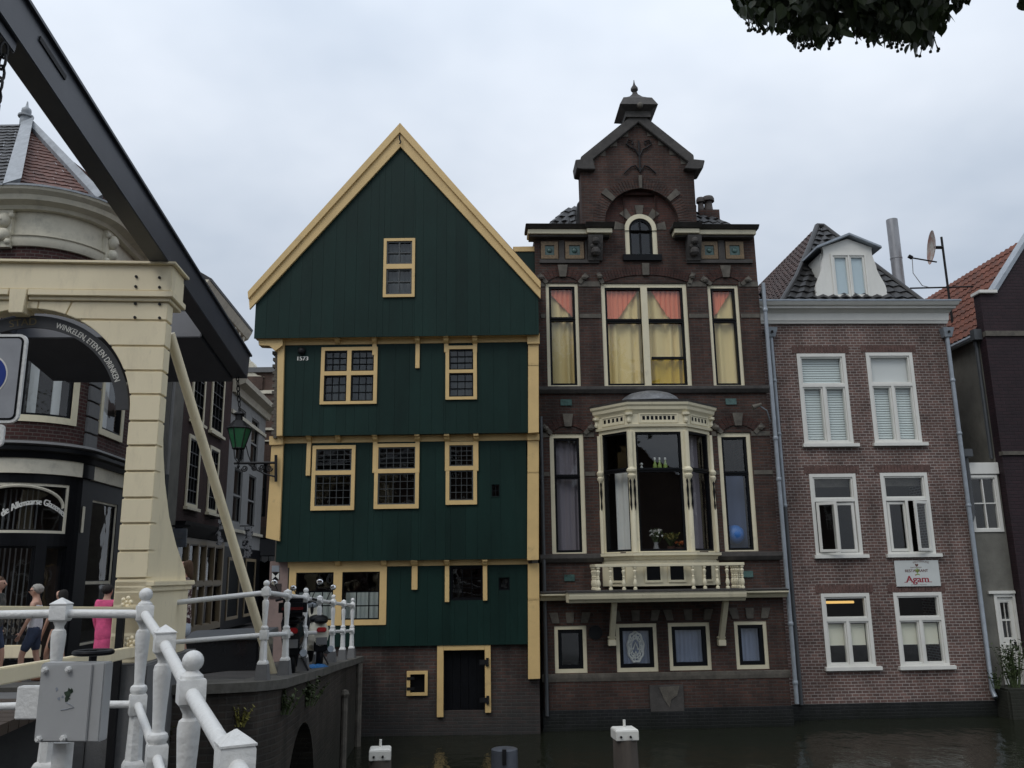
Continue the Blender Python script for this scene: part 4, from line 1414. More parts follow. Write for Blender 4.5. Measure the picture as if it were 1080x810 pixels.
# ---------------------------------------------------------------- bay window
OB = .72
pL, pR = BF.px(634, 520, .05)[0], BF.px(753, 520, .05)[0]
pA, pB = BF.px(667, 520, OB)[0], BF.px(727, 520, OB)[0]
plan = [(pL, 0.0), (pA, OB), (pB, OB), (pR, 0.0)]
def bay_faces(grow=0.0):
    pts = []
    c = ((pL + pR) / 2)
    out = []
    # offset the polyline outwards by grow
    P2 = [Vector((a, b, 0)) for a, b in plan]
    nr = []
    for a, b in zip(P2, P2[1:]):
        d = (b - a).normalized(); nr.append(Vector((-d.y, d.x, 0)))
    res = []
    for i, p in enumerate(P2):
        if i == 0: 
            v = nr[0]; s = 1 / max(.4, v.x * -1) if False else 1
            res.append(p + Vector((-grow / abs(nr[0].x), 0, 0)))
        elif i == 3:
            res.append(p + Vector((grow / abs(nr[2].x), 0, 0)))
        else:
            v = (nr[i - 1] + nr[i]).normalized()
            res.append(p + v * (grow / v.dot(nr[i])))
    return [(r.x, r.y) for r in res]
def yz(y): return BF.px(697, y, OB)[1]
def bay_ring(mb, grow0, grow1, z0, z1):
    a, b = bay_faces(grow1), bay_faces(grow0)
    for k in range(3):
        mb.hexa([BF.W(*b[k], z0), BF.W(*b[k + 1], z0), BF.W(*a[k + 1], z0), BF.W(*a[k], z0), BF.W(*b[k], z1), BF.W(*b[k + 1], z1), BF.W(*a[k + 1], z1), BF.W(*a[k], z1)])
def bay_prof(mb, prof):    # (grow, z) closed profile
    rings = [[BF.W(*p, z) for p in bay_faces(g)] for g, z in prof]
    m_ = len(rings)
    for j in range(m_):
        l = (j + 1) % m_
        for k in range(3):
            mb.poly([rings[j][k], rings[j][k + 1], rings[l][k + 1], rings[l][k]])
    mb.poly([r[0] for r in rings]); mb.poly([r[3] for r in rings])
bay = B
def face_frame(k, grow=0.0):
    pts = bay_faces(grow)
    A, Bp = BF.W(*pts[k], 0), BF.W(*pts[k + 1], 0)
    yaw = math.degrees(math.atan2(Bp.y - A.y, Bp.x - A.x))
    f = F((A.x, A.y), yaw)
    return f, (Bp - A).length
zs, zh = yz(582.5), yz(455)
fhi = yz(450)
ztr = yz(495.5)
for k in range(3):
    f, L = face_frame(k)
    e = .12 if k == 1 else .09
    r_ = (.005, L - .005, zs, fhi)
    ft = (ztr - zs) / (zh - zs)
    w_ = window(B, f, r_, 0, iv, bk, fw=e, rs=(0, ft, 1), gw=.0, sw=.05, gmat=M['bayglass'], d=.14, fwb=.03, name='bay_window')
    if k != 1:
        curtain(w_, f, .2 if k == 0 else .25, L - .15, zs + .05, ztr if k == 0 else zh, -.3, M['wcurtain'] if k == 0 else M['greycurtain'], .03, .2, seed=k)
# posts at the four corners with turned capitals
for i, (uu, oo) in enumerate(bay_faces(.0)):
    mb = MB()
    cpt = BF.W(uu, oo - (.0 if i in (1, 2) else -.03), 0)
    zc = yz(502); pr0 = .064 if i in (1, 2) else .05
    mb.lathe((cpt.x, cpt.y, 0), [(pr0, zs), (pr0, zc - .75), (pr0 * .8, zc - .72), (pr0 * .75, zc - .1), (pr0 * 1.05, zc - .06)], 10)
    mb.lathe((cpt.x, cpt.y, 0), [(pr0 * 1.05, zc - .06), (pr0 * 1.6, zc), (pr0 * 1.6, zc + .03), (pr0 * 1.2, zc + .06), (pr0 * 1.8, zc + .12), (pr0 * 1.8, zc + .16), (pr0 * 1.2, zc + .2), (pr0, zc + .22), (pr0, zh)], 12)
    pcol = mb.build('bay_post', iv, B, smooth=30)
    mb = MB()
    for s in ((-.12, .6), (.12, .6)) if i in (1, 2) else ((0, .6),):
        p0 = BF.W(uu + s[0] * .42, oo + .068, 0)
        mb.lathe((p0.x, p0.y, 0), [(.005, zc - .8), (.026, zc - .66), (.015, zc - .52), (.03, zc - .32), (.016, zc - .2), (.028, zc - .12), (.006, zc - .06)], 6)
    mb.build('dark_spindle', bk, pcol)
mb = MB()
bay_prof(mb, [(-.1, zs - .16), (.05, zs - .16), (.08, zs - .1), (.14, zs - .07), (.14, zs - .01), (-.1, zs - .01)])
mb.build('bay_sill', iv, B, smooth=0)
zf0, zf1, zc1 = fhi, yz(436), yz(423)
mb = MB()
bay_prof(mb, [(-.12, zf0), (.05, zf0), (.06, zf0 + .06), (.03, zf0 + .07), (.03, zf1), (-.12, zf1)])
fz = mb.build('bay_frieze', iv, B, smooth=0)
mb = MB()
for k, (n, m0) in enumerate(((5, .25), (8, .3), (5, .3))):
    f, L = face_frame(k, .03)
    for j in range(n):
        u = L * .26 + (L * .52) * j / (n - 1)
        zc = (zf0 + zf1) / 2 + .05
        mb.fbox(f, u - .032, u + .032, zc - .045, zc + .045, -.01, .004)
mb.build('frieze_opening', bk, fz, smooth=0)
mb = MB()
for k in range(3):
    f, L = face_frame(k, .03)
    zc = (zf0 + zf1) / 2 + .05
    mb.slab(f, L * .17, L * .87, zc - .12, zc + .11, [(L * .2, L * .84, zc - .09, zc + .08)], 0, .018)
for uu, oo in bay_faces(.03):
    p0 = BF.W(uu, oo, 0)
    mb.lathe((p0.x, p0.y, 0), [(.05, zf0 + .1), (.06, zf0 + .14), (.05, zf0 + .2), (.05, zf1 - .08), (.1, zf1 - .04), (.1, zf1 + .02)], 8)
mb.build('frieze_moulding', iv, fz, smooth=0)
mb = MB()
bay_prof(mb, [(-.1, zf1), (.04, zf1), (.06, zf1 + .04), (.1, zf1 + .09), (.11, zf1 + .16), (.14, zf1 + .2), (.15, zc1 - .04), (-.1, zc1 - .04)])
mb.build('bay_cornice', iv, B, smooth=0)
mb = MB()
bay_prof(mb, [(-.1, zc1 - .038), (.155, zc1 - .038), (.165, zc1 + .005), (-.1, zc1 + .03)])
mb.build('bay_gutter', M['darkstone'], B, smooth=0)
# lead roof: skirt and dome
mb = MB()
n = 24
cu = (pA + pB) / 2
ztop_ = BF.px(692, 411.5, .3)[1]
g0 = bay_faces(.13)
mb.poly([BF.W(*g0[0], zc1 + .02), BF.W(*g0[1], zc1 + .02), BF.W(*g0[2], zc1 + .02), BF.W(*g0[3], zc1 + .02)])
rad = (pB - pA) / 2 + .08
hd = ztop_ - zc1
pr_ = [(1.55, .02), (1.25, .06), (1.05, .14), (.98, .3), (.88, .55), (.68, .8), (.4, .95), (.05, 1.0)]
rows = []
for r, t in pr_:
    rows.append([BF.W(cu - rad * r * math.cos(math.pi * k / n), .02 + .55 * r * math.sin(math.pi * k / n) * (1 + .035 * ((k % 3) == 0)), zc1 + .02 + hd * t) for k in range(n + 1)])
for a, b in zip(rows, rows[1:]):
    for k in range(n):
        mb.poly([a[k], a[k + 1], b[k + 1], b[k]])
mb.build('lead_dome', M['domelead'], B, smooth=30, weld=True)
# panel below the bay with square openings
zp0, zp1 = BF.px(697, 618, OB)[1], zs - .16
mb = MB(); bay_ring(mb, -.15, .02, zp0, zp1)
pn = mb.build('bay_apron', iv, B, smooth=0)
for k in range(3):
    f, L = face_frame(k, .02)
    zc0, zc1_ = zp0 + .13, zp1 - .15
    for t in ((.3, .7) if k == 1 else (.5,)):
        s = (zc1_ - zc0) / 2
        u = L * t
        mb = MB(); mo = MB()
        mb.fbox(f, u - s, u + s, zc0, zc1_, -.01, .006)
        mo.slab(f, u - s - .05, u + s + .05, zc0 - .05, zc1_ + .05, [(u - s, u + s, zc0, zc1_)], 0, .03)
        mb.build('square_opening', bk, pn, smooth=0); mo.build('opening_frame', iv, pn, smooth=0)
# ---- balcony
OBal = 1.0
zs0, zs1 = BF.px(690, 637, OBal)[1], BF.px(690, 622.5, OBal)[1]
bu0_, bu1_ = BF.px(600, 630, OBal)[0], BF.px(788, 630, OBal)[0]
mb = MB()
mb.profile(BF, -.05, bu1 + .05, [(-.01, zs0 + .08), (.14, zs0 + .08), (.2, zs0 + .15), (.3, zs0 + .2), (.3, zs1 - .06), (-.01, zs1 - .06)])
mb.build('storey_cornice', iv, B, smooth=0)
mb = MB()
mb.profile(BF, -.05, bu1 + .05, [(-.01, zs1 - .058), (.31, zs1 - .058), (.33, zs1 - .03), (-.01, zs1 + .0)])
mb.build('cornice_lead', M['darkstone'], B, smooth=0)
mb = MB()
mb.profile(BF, bu0_, bu1_, [(.302, zs0 + .04), (OBal - .12, zs0 + .04), (OBal - .08, zs0 + .1), (OBal - .02, zs0 + .12), (OBal, zs0 + .2), (OBal, zs1 - .03), (.302, zs1 - .03)])
mb.build('balcony_slab', iv, B, smooth=0, bevel=.01)
mb = MB(); mb.fbox(BF, bu0_ - .02, bu1_ + .02, zs1 - .028, zs1 + .015, .335, OBal + .03)
mb.build('balcony_deck', M['darkstone'], B, smooth=0)
zr = BF.px(700, 595, OBal - .08)[1]
l0, l1 = BF.px(630, 605, OBal - .08)[0], BF.px(783, 605, OBal - .08)[0]
oR = OBal - .08
bal = B
mb = MB()
mb.fbox(BF, l0 - .05, l1 + .05, zr - .05, zr + .02, oR - .05, oR + .05)
mb.fbox(BF, l0 - .05, l0 + .05, zr - .05, zr + .02, .0, oR - .051)
mb.fbox(BF, l1 - .05, l1 + .05, zr - .05, zr + .02, .0, oR - .051)
mb.build('balcony_rail', iv, B, smooth=0, bevel=.008)
hb = zr - .05 - (zs1 + .015)
def baluster(u, o):
    p0 = BF.W(u, o, zs1 + .015)
    mb = MB()
    s = hb / .62
    mb.lathe(p0, [(.045, 0), (.045, .05), (.025, .07), (.04, .12), (.05, .17), (.036, .25), (.022, .29), (.036, .31), (.022, .33), (.036, .35), (.022, .37), (.034, .44), (.046, .5), (.024, .55), (.045, .575), (.045, .62)] if True else [], 10)
    for i in range(len(mb.v)):
        v = mb.v[i]; mb.v[i] = (v[0], v[1], p0.z + (v[2] - p0.z) * s)
    mb.build('baluster', iv, B, smooth=40)
for px in (631, 643.8, 657.7, 669.6, 731, 743, 756.4, 767, 782.8):
    baluster(BF.px(px, 607, oR)[0], oR)
for k in (.12, .32, .52, .72):
    baluster(l0, oR * k + .02); baluster(l1, oR * k + .02)
# two braces under the balcony
for xa, xb in ((647, 641), (764, 757.5)):
    u, z1_ = BF.px(xa, 640, .5)
    z0_ = BF.px(xb, 680, .05)[1]
    mb = MB(); mb.bar(BF.W(u, OBal - .35, zs0 + .05), BF.W(u, .08, z0_ + .14), .12, .13)
    mb.fbox(BF, u - .09, u + .09, z0_ - .02, z0_ + .12, .0, .15)
    mb.fbox(BF, u - .09, u + .09, z0_ + .14, z0_ + .19, .0, .13)
    mb.build('balcony_brace', M['ivory'], B, smooth=0, bevel=.01)
# things standing behind the bay glass
zsh = ztr + .03
mb = MB(); f1, L1 = face_frame(1)
mb.fbox(f1, .2, L1 - .2, ztr - .02, ztr + .0, -.36, -.2); mb.build('glass_shelf', M['floor'], B, smooth=0)
bg = paint('yellow_green_glass', (.2, .28, .06), .15, .1, 3, 0)
for k, px in enumerate((690.8, 695.8, 701.8)):
    u = f1.px(px, 490, -.28)[0]
    p0 = f1.W(u, -.28, ztr + .001)
    mb = MB(); mb.lathe(p0, [(.045, 0), (.05, .02), (.05, .14), (.02, .22), (.017, .27)], 12)
    lab = ('leftmost of the three green bottles on the bay window shelf', 'middle of the three green bottles on the bay window shelf', 'rightmost of the three green bottles on the bay window shelf')[k]
    bt = mb.build('bottle', bg, None, smooth=40); tag(bt, lab, 'bottle', 'green bottles on the bay window shelf')
    mb = MB(); mb.lathe((p0.x, p0.y, p0.z + .27), [(.022, 0), (.026, .01), (.026, .05), (.02, .055)], 10)
    bt2 = mb.build('bottle_cap', M['white'], None); bt2.parent = bt
u = f1.px(676.5, 492, -.28)[0]; p0 = f1.W(u, -.28, ztr + .001)
mb = MB(); mb.lathe(p0, [(.04, 0), (.015, .03), (.03, .06), (.035, .1), (.015, .13)], 10); mb.ball((p0.x, p0.y, p0.z + .17), .04, 10)
tag(mb.build('figurine', M['white'], None, smooth=50), 'small pale figurine on the bay window shelf, left of the bottles', 'figurine')
# inner window bench, with a vase of white flowers, a bushy plant and an orange flower basket
mb = MB(); mb.fbox(BF, pL + .35, pR - .35, zs - .02, zs + .02, .05, OB - .2); mb.build('window_bench', M['floor'], B, smooth=0)
def blooms(base, n, rad, hgt, col_mat, leaf_mat, name, label, cat, pot, sz=.035, seed=1):
    q = random.Random(seed)
    t = thing(name, label, cat, base)
    mb = MB(); mb.lathe(base, pot, 14); mb.build('pot', M['greyplaster'] if 'vase' in name else M['redtile'], t, smooth=40)
    st, fl = MB(), MB()
    top = pot[-1][1]
    for k in range(n):
        a = q.random() * 6.28; r = rad * math.sqrt(q.random())
        e = Vector(base) + Vector((r * math.cos(a), r * math.sin(a), top + hgt * (.5 + .5 * q.random())))
        st.tube([Vector(base) + Vector((0, 0, top - .02)), Vector(base).lerp(e, .5) + Vector((0, 0, .04)), e], .005, 4)
        for j in range(5):
            d = Vector((q.uniform(-1, 1), q.uniform(-1, 1), q.uniform(-1, 1))) * sz
            w = Vector((q.uniform(-1, 1), q.uniform(-1, 1), q.uniform(-1, 1))) * sz
            fl.poly([e + d, e + w, e - d * .8, e - w * .9])
        for j in range(3):
            c_ = Vector(base).lerp(e, q.uniform(.55, .95)) + Vector((0, 0, top * .4)); d = Vector((q.uniform(-1, 1), q.uniform(-1, 1), q.uniform(-.4, 1))) * .05; w = d.cross(Vector((q.random(), q.random(), q.random()))).normalized() * .018
            st.poly([c_, c_ + d * .5 + w, c_ + d, c_ + d * .5 - w])
    st.build('stems', leaf_mat, t, smooth=0); fl.build('blossoms', col_mat, t, smooth=0)
    return t
lm = paint('indoor_leaf', (.05, .08, .025), .5, .3, 9, 0)
f1, L1 = face_frame(1)
def bp_(px, o=-.4): return f1.W(f1.px(px, 575, o)[0], o, zs + .022)
blooms(bp_(692), 26, .16, .28, M['white'], lm, 'flower_vase', 'vase of white flowers standing behind the middle pane of the bay', 'vase', [(.05, 0), (.07, .08), (.045, .17), (.055, .22)], seed=2)
blooms(bp_(708), 60, .2, .3, paint('olive_leaf', (.16, .14, .03), .6, .3, 9, 0), lm, 'potted_plant', 'bushy yellow green pot plant between the flowers in the bay window', 'plant', [(.08, 0), (.1, .12)], seed=3)
blooms(bp_(719, -.32), 40, .14, .12, paint('orange_petal', (.5, .13, .03), .6, .3, 9, 0), lm, 'flower_basket', 'low basket of orange flowers at the right of the middle bay pane', 'basket', [(.12, 0), (.15, .1)], seed=4)
# ---- downpipes, wall lamp
mb = MB()
pp = [BF.px(x, y, .1) for x, y in ((793, 262), (801, 430), (805, 470), (828, 742))]
mb.tube([BF.W(bu1 + .1, .1, BF.px(800, 300)[1])] + [BF.W(bu1 + .1, .1, BF.px(820, y)[1]) for y in (400, 560, 742)], .05, 10)
for y in (330, 465, 508, 660, 722):
    z = BF.px(812, y)[1]; mb.lathe(BF.W(bu1 + .1, .1, z), [(.06, 0), (.068, .02), (.068, .07), (.06, .09)], 10)
mb.build('downpipe', M['zinc'], B, smooth=40)
mb = MB(); z0, z1 = BF.px(570, 745)[1], BF.px(572, 440)[1]
mb.tube([BF.W(.06, .08, z0 - .2), BF.W(.06, .08, z1)], .045, 8)
mb.build('downpipe', M['darkzinc'], B, smooth=40)
u, z = BF.px(797, 438, .1)
tb = [BF.W(bu1 + .02, .05, z - .15), BF.W(bu1 - .1, .2, z + .1), BF.W(bu1 - .35, .35, z + .2)]
mb = MB(); mb.tube(tb, .02, 6); wl = mb.build('wall_spotlight', M['zinc'], B)
mb = MB(); mb.tube([Vector(tb[-1]) + Vector((.08, 0, .03)), Vector(tb[-1]) + Vector((-.14, 0, -.05))], [.035, .065], 10)
mb.build('spotlight_head', M['stone'], wl)
# ================================================================ the pink-brown brick house on the right
_P = at(799, 560, 21.75)
RF = F((_P.x, _P.y), 2.5)
_P0 = RF.W(0, 0, WATER)
H = thing('brick_house', 'pinkish brown brick house with white cornice, six white windows and a scrolled dormer', 'house', (_P0.x, _P0.y, WATER))
def rr(a, b, c, d, o=0): return RF.rect(a, b, c, d, o)
hu0 = bu1 + .12 - 0.0
hu0 = RF.px(818, 560)[0] + .02
hu1 = RF.px(1026, 560)[0]
wn = [rr(844, 895.5, 373, 468), rr(917.5, 967, 372, 467), rr(856.7, 906, 499.7, 585), rr(932, 982, 498.6, 584), rr(868.6, 920, 625.6, 703), rr(945.6, 997, 624.6, 702)]
zc0, zc1 = RF.px(900, 342)[1], RF.px(900, 317.5, .35)[1]
zpl = RF.px(935, 741)[1]
mb = MB(); mb.panel(RF, hu0, hu1, zpl, zc0 + .05, wn, -.22, 0)
mb.build('wall', M['pinkbrick'], H, smooth=0)
mb = MB(); mb.fbox(RF, hu0 - .02, hu1 + .02, -3, zpl, -.2, .05)
mb.build('tarred_plinth', M['plinth'], H, smooth=0)
shell(H, RF, hu0 + .02, hu1 - .02, -3, zc0, 8.5, M['pinkbrick'], o=-.23, floors=[RF.px(900, y)[1] for y in (722, 603, 487)], name='side_wall')
# white classical cornice
ca, cb_ = RF.px(801, 330, .2)[0], RF.px(1003, 330, .2)[0]
mb = MB()
hh = zc1 - zc0
mb.profile(RF, ca + .08, cb_ - .08, [(-.1, zc0), (.06, zc0), (.08, zc0 + .06), (.1, zc0 + .08), (.12, zc0 + hh * .5), (.2, zc0 + hh * .62), (.3, zc0 + hh * .68), (.3, zc0 + hh * .76), (.36, zc0 + hh * .8), (.42, zc1 - .02), (-.1, zc1 - .02)], -.6, .6)
mb.build('cornice', M['white'], H, smooth=0, bevel=.006)
mb = MB(); mb.fbox(RF, ca - .2, cb_ + .2, zc1 - .018, zc1 + .03, -.1, .43)
mb.build('gutter', M['zinc'], H, smooth=0, bevel=.008)
# windows
wh = M['white']
hl = []
for k, r_ in enumerate(wn):
    row = k // 2
    ft = (.655, .69, .655)[row]
    w_ = window(H, RF, r_, .02 if row < 2 else .02, wh, wh, fw=.085, cs=(0, .5, 1), rs=(0, ft, 1), gw=.07, sw=.04, gmat=M['glass'], d=.14, fwb=.05, merge_top=True,
                skip=((0, 0), (1, 0)) if row == 1 else ())
    # the upper light is one pane wide: cover strip of the middle bar is only below the transom
    mb = MB(); mb.fbox(RF, r_[0] - .06, r_[1] + .12, r_[2] - .09, r_[2] - .002, -.05, .1)
    mb.build('sill', wh, w_, smooth=0, bevel=.006)
    zt_ = r_[2] + .05 + (r_[3] - .1 - r_[2] - .05) * ft
    um = (r_[0] + r_[1]) / 2
    if row == 0:
        mb = MB()
        n = 34
        for i in range(n):
            z = r_[2] + .08 + (r_[3] - r_[2] - .2) * i / n
            if k == 1 and z > zt_ - .05: continue
            mb.poly([RF.W(r_[0] + .1, -.13, z), RF.W(r_[1] - .1, -.13, z), RF.W(r_[1] - .1, -.15, z + .056), RF.W(r_[0] + .1, -.15, z + .056)])
        mb.build('slatted_blind', M['blind'], w_, smooth=0)
        if k == 1:
            mb = MB(); mb.poly([RF.W(r_[0] + .08, -.13, zt_), RF.W(r_[1] - .08, -.13, zt_), RF.W(r_[1] - .08, -.13, r_[3] - .07), RF.W(r_[0] + .08, -.13, r_[3] - .07)])
            mb.build('roller_blind', M['wcurtain'], w_, smooth=0)
    if row == 1:
        # casements standing ajar: each swings inwards on its outer edge
        for s in (0, 1):
            ue = r_[0] + .105 if s == 0 else r_[1] - .105
            L = (r_[1] - r_[0]) / 2 - .105 - .005
            opened = (k == 2 and s == 0) or (k == 3 and s == 1)
            ang = 38 if opened else 3
            hp = RF.W(ue, -.03, 0)
            if s == 0:
                cf = F((hp.x, hp.y), RF.yaw + ang); r2 = (.0, L, r_[2] + .06, zt_ - .045)
            else:
                d = RF.d; a2 = R(RF.yaw - ang)
                p0 = Vector((hp.x, hp.y, 0)) - Vector((math.cos(a2), math.sin(a2), 0)) * L
                cf = F((p0.x, p0.y), RF.yaw - ang); r2 = (0, L, r_[2] + .06, zt_ - .045)
            if opened:   # opens outwards so that it stands proud of the frame
                ang = -28
                hp = RF.W(ue, .03, 0)
                if s == 0:
                    cf = F((hp.x, hp.y), RF.yaw + ang)
                else:
                    a2 = R(RF.yaw - ang)
                    p0 = Vector((hp.x, hp.y, 0)) - Vector((math.cos(a2), math.sin(a2), 0)) * L
                    cf = F((p0.x, p0.y), RF.yaw - ang)
            mb = MB(); mb.slab(cf, *r2, [(r2[0] + .07, r2[1] - .07, r2[2] + .07, r2[3] - .07)], -.025, .025)
            cs_ = mb.build('casement', wh, w_, smooth=0, bevel=.005)
            mb = MB(); mb.poly([cf.W(r2[0] + .06, 0, r2[2] + .06), cf.W(r2[1] - .06, 0, r2[2] + .06), cf.W(r2[1] - .06, 0, r2[3] - .06), cf.W(r2[0] + .06, 0, r2[3] - .06)])
            p_ = mb.build('casement_pane', M['glass'], w_, smooth=0, recalc=False)
        mb = MB(); mb.fbox(RF, r_[0] + .12, r_[1] - .12, r_[3] - .32, r_[3] - .12, -.25, -.2)
        mb.build('rolled_blind', M['stone'], w_, smooth=0)
    if row == 2:
        zb_ = r_[2] + .05; hgt = zt_ - zb_
        mb = MB()
        for a, b in ((r_[0] + .14, um - .06), (um + .06, r_[1] - .14)):
            mb.poly([RF.W(a, -.12, zb_ + hgt * .42), RF.W(b, -.12, zb_ + hgt * .42), RF.W(b, -.12, zt_ - .1), RF.W(a, -.12, zt_ - .1)])
        mb.build('cafe_blind', cloth('cream_blind_%d' % k, (.85, .82, .66)), w_, smooth=0)
    # soldier course over each window
    if True:
        mb = MB()
        n = int((r_[1] - r_[0] + .3) / .085)
        for i in range(n):
            u = r_[0] - .12 + (r_[1] - r_[0] + .24) * i / n
            mb.fbox(RF, u + .006, u + (r_[1] - r_[0] + .24) / n - .006, r_[3] + .012, r_[3] + .2, 0, .012)
        mb.build('soldier_course', M['soldier'], H, smooth=0)
# lit lamp strip seen through the lower left window
r_ = wn[4]
em, nt, out = nodes('warm_tube_light')
e = nt.nodes.new('ShaderNodeEmission'); e.inputs[0].default_value = (1, .62, .2, 1); e.inputs[1].default_value = 0.85
nt.links.new(e.outputs[0], out.inputs[0])
mb = MB(); mb.fbox(RF, r_[0] + .12, r_[1] - .2, r_[3] - .26, r_[3] - .2, -.5, -.42)
tag(mb.build('strip_lamp', em, None, smooth=0, bevel=.01), 'lit warm strip lamp behind the lower left window above the half blinds', 'lamp')
# restaurant board
sr = rr(943.5, 990, 591, 618.4)
mb = MB(); mb.fbox(RF, sr[0], sr[1], sr[2], sr[3], .02, .045)
sign = mb.build('sign_board', paint('sign_white', (.55, .57, .55), .4, .05, 3, 0), None, smooth=0, bevel=.004)
tag(sign, 'white board reading Agam fixed to pink brick between two windows', 'sign')
def son(name, mat):
    def f(mb):
        o = mb.build(name, mat, sign, smooth=0)
    return f
red = paint('sign_red', (.28, .02, .035), .5, .05, 3, 0)
dk = paint('sign_brown', (.12, .05, .04), .5, .05, 3, 0)
gn = paint('sign_green', (.2, .3, .05), .5, .05, 3, 0)
sw, sh = sr[1] - sr[0], sr[3] - sr[2]
scx = sr[0] + sw * .5
def onsign(cx, cy): return lambda x, y, e: RF.W(sr[0] + sw * cx + x, .047 + e, sr[2] + sh * cy + y)
mb = MB(); text_to(mb, 'Agam', sh * .36, onsign(.48, .16), 1.12, bold=.008)
# slab serifs
w0 = sw * .62
for fx in (.2, .36, .58, .68, .76):
    mb.prism(RF, [(sr[0] + sw * (fx - .02), sr[2] + sh * .155), (sr[0] + sw * (fx + .045), sr[2] + sh * .155), (sr[0] + sw * (fx + .045), sr[2] + sh * .175), (sr[0] + sw * (fx - .02), sr[2] + sh * .175)], .046, .0485)
mb.prism(RF, [(sr[0] + sw * .44, sr[2] + sh * .42), (sr[0] + sw * .465, sr[2] + sh * .42), (sr[0] + sw * .465, sr[2] + sh * .46), (sr[0] + sw * .44, sr[2] + sh * .46)], .046, .048)
mb.build('lettering', red, sign, smooth=0)
mb = MB(); text_to(mb, 'RESTAURANT', sh * .15, onsign(.48, .55), 1.0, bold=.003)
text_to(mb, 'specialiteiten', sh * .08, onsign(.48, .71), 1.1)
def arcp(x, y, e):
    t = x / (sw * .62)
    a = t * 1.0
    return RF.W(sr[0] + sw * .6 + (sw * .55 + y) * math.sin(a), .047 + e, sr[2] + sh * .92 - sw * .55 + (sw * .55 + y) * math.cos(a))
text_to(mb, 'MEDITERRAANS', sh * .11, arcp, .9)
text_to(mb, 'specialiteiten restaurant', sh * .05, onsign(.5, .05), 1.3)
mb.build('small_lettering', dk, sign, smooth=0)
mb = MB()
def leaf2(cx, cy, dx, dy, w):
    p = RF
    a = Vector((cx, cy)); d = Vector((dx, dy)); nrm = Vector((-dy, dx)).normalized() * w
    mb.poly([RF.W(sr[0] + sw * q_.x, .0475, sr[2] + sh * q_.y) for q_ in (a, a + d * .5 + nrm, a + d, a + d * .5 - nrm)])
for dx, dy in ((-.05, .18), (.0, .24), (.05, .2), (-.03, -.08), (.05, -.08)): leaf2(.5, .5, dx, dy, .02)
mb.build('sign_leaf', gn, sign, smooth=0)
mb = MB()
mb.prism(RF, [(sr[0] + sw * x, sr[2] + sh * y) for x, y in ((.5, .75), (.46, .82), (.47, .87), (.5, .85), (.53, .87), (.54, .82))], .046, .048)
mb.build('sign_heart', dk, sign, smooth=0)

# downpipes with hoppers
for xh, pxs, ylast in ((809, ((810.5, 356), (820, 430), (829, 535), (838, 590), (847, 744)), 744), (998.5, ((995, 356), (1007, 430), (1022, 540), (1032, 620), (1047, 729)), 729)):
    u = RF.px((811 if xh < 900 else 1004) * .5 + (847 if xh < 900 else 1048) * .5 - (0), 545, .1)[0]
    u = RF.px(828.5 if xh < 900 else 1023, 545, .1)[0]
    zt_ = RF.px(xh, 356, .1)[1]; zb_ = RF.px(xh, ylast, .1)[1]
    zsplit = RF.px(xh, 535, .1)[1]
    mb = MB()
    mb.tube([RF.W(u, .1, zt_ + .05), RF.W(u, .1, zsplit)], .055, 10)
    for z in (zt_ - 1.2, zt_ - 2.6, zsplit): mb.lathe(RF.W(u, .1, z), [(.062, 0), (.07, .02), (.07, .06), (.062, .08)], 10)
    pp = mb.build('downpipe', M['zinc'], H, smooth=40)
    mb = MB(); mb.tube([RF.W(u, .1, zsplit - .002), RF.W(u, .1, zb_), RF.W(u, .2, zb_ - .15)] if xh > 900 else [RF.W(u, .1, zsplit - .002), RF.W(u, .1, zb_)], .058, 10)
    mb.build('lower_downpipe', M['zinc'] if xh > 900 else M['darkzinc'], H, smooth=40)
    mb = MB(); mb.hexa([RF.W(u - .1, .02, zt_), RF.W(u + .1, .02, zt_), RF.W(u + .1, .18, zt_), RF.W(u - .1, .18, zt_), RF.W(u - .15, .0, zt_ + .25), RF.W(u + .15, .0, zt_ + .25), RF.W(u + .15, .24, zt_ + .25), RF.W(u - .15, .24, zt_ + .25)])
    mb.build('hopper', M['zinc'], pp, smooth=0, bevel=.008)
    mb = MB(); mb.lathe(RF.W(u, .242, zt_ + .12), [(.03, -.03), (.03, .03)], 8); mb.build('hopper_boss', M['iron'], pp)
# roof: steep tiled hip with ridge running back
ridge_y = 2.6
apx_ = RF.px(862, 240, -ridge_y)
apr = RF.px(885, 252, -ridge_y + .3)
el = RF.px(797, 317, -.1); er = RF.px(973, 317, -.1)
zE = zc1 + .02
A_ = RF.W(ca - .1, -.05, zE); Bq = RF.W(RF.px(973, 316, -.05)[0] + .05, -.05, zE)
T1 = RF.W(apx_[0], -ridge_y, apx_[1]); T2 = RF.W(RF.px(869, 241, -ridge_y)[0], -ridge_y, apx_[1])
A_ = RF.W(RF.px(823, 316, -.05)[0], -.05, zE)
qq = random.Random(8)
mb = MB(); tile_slope(mb, A_, Bq, T2, T1, tw=.3, th=.31, q=qq, thick=.05)
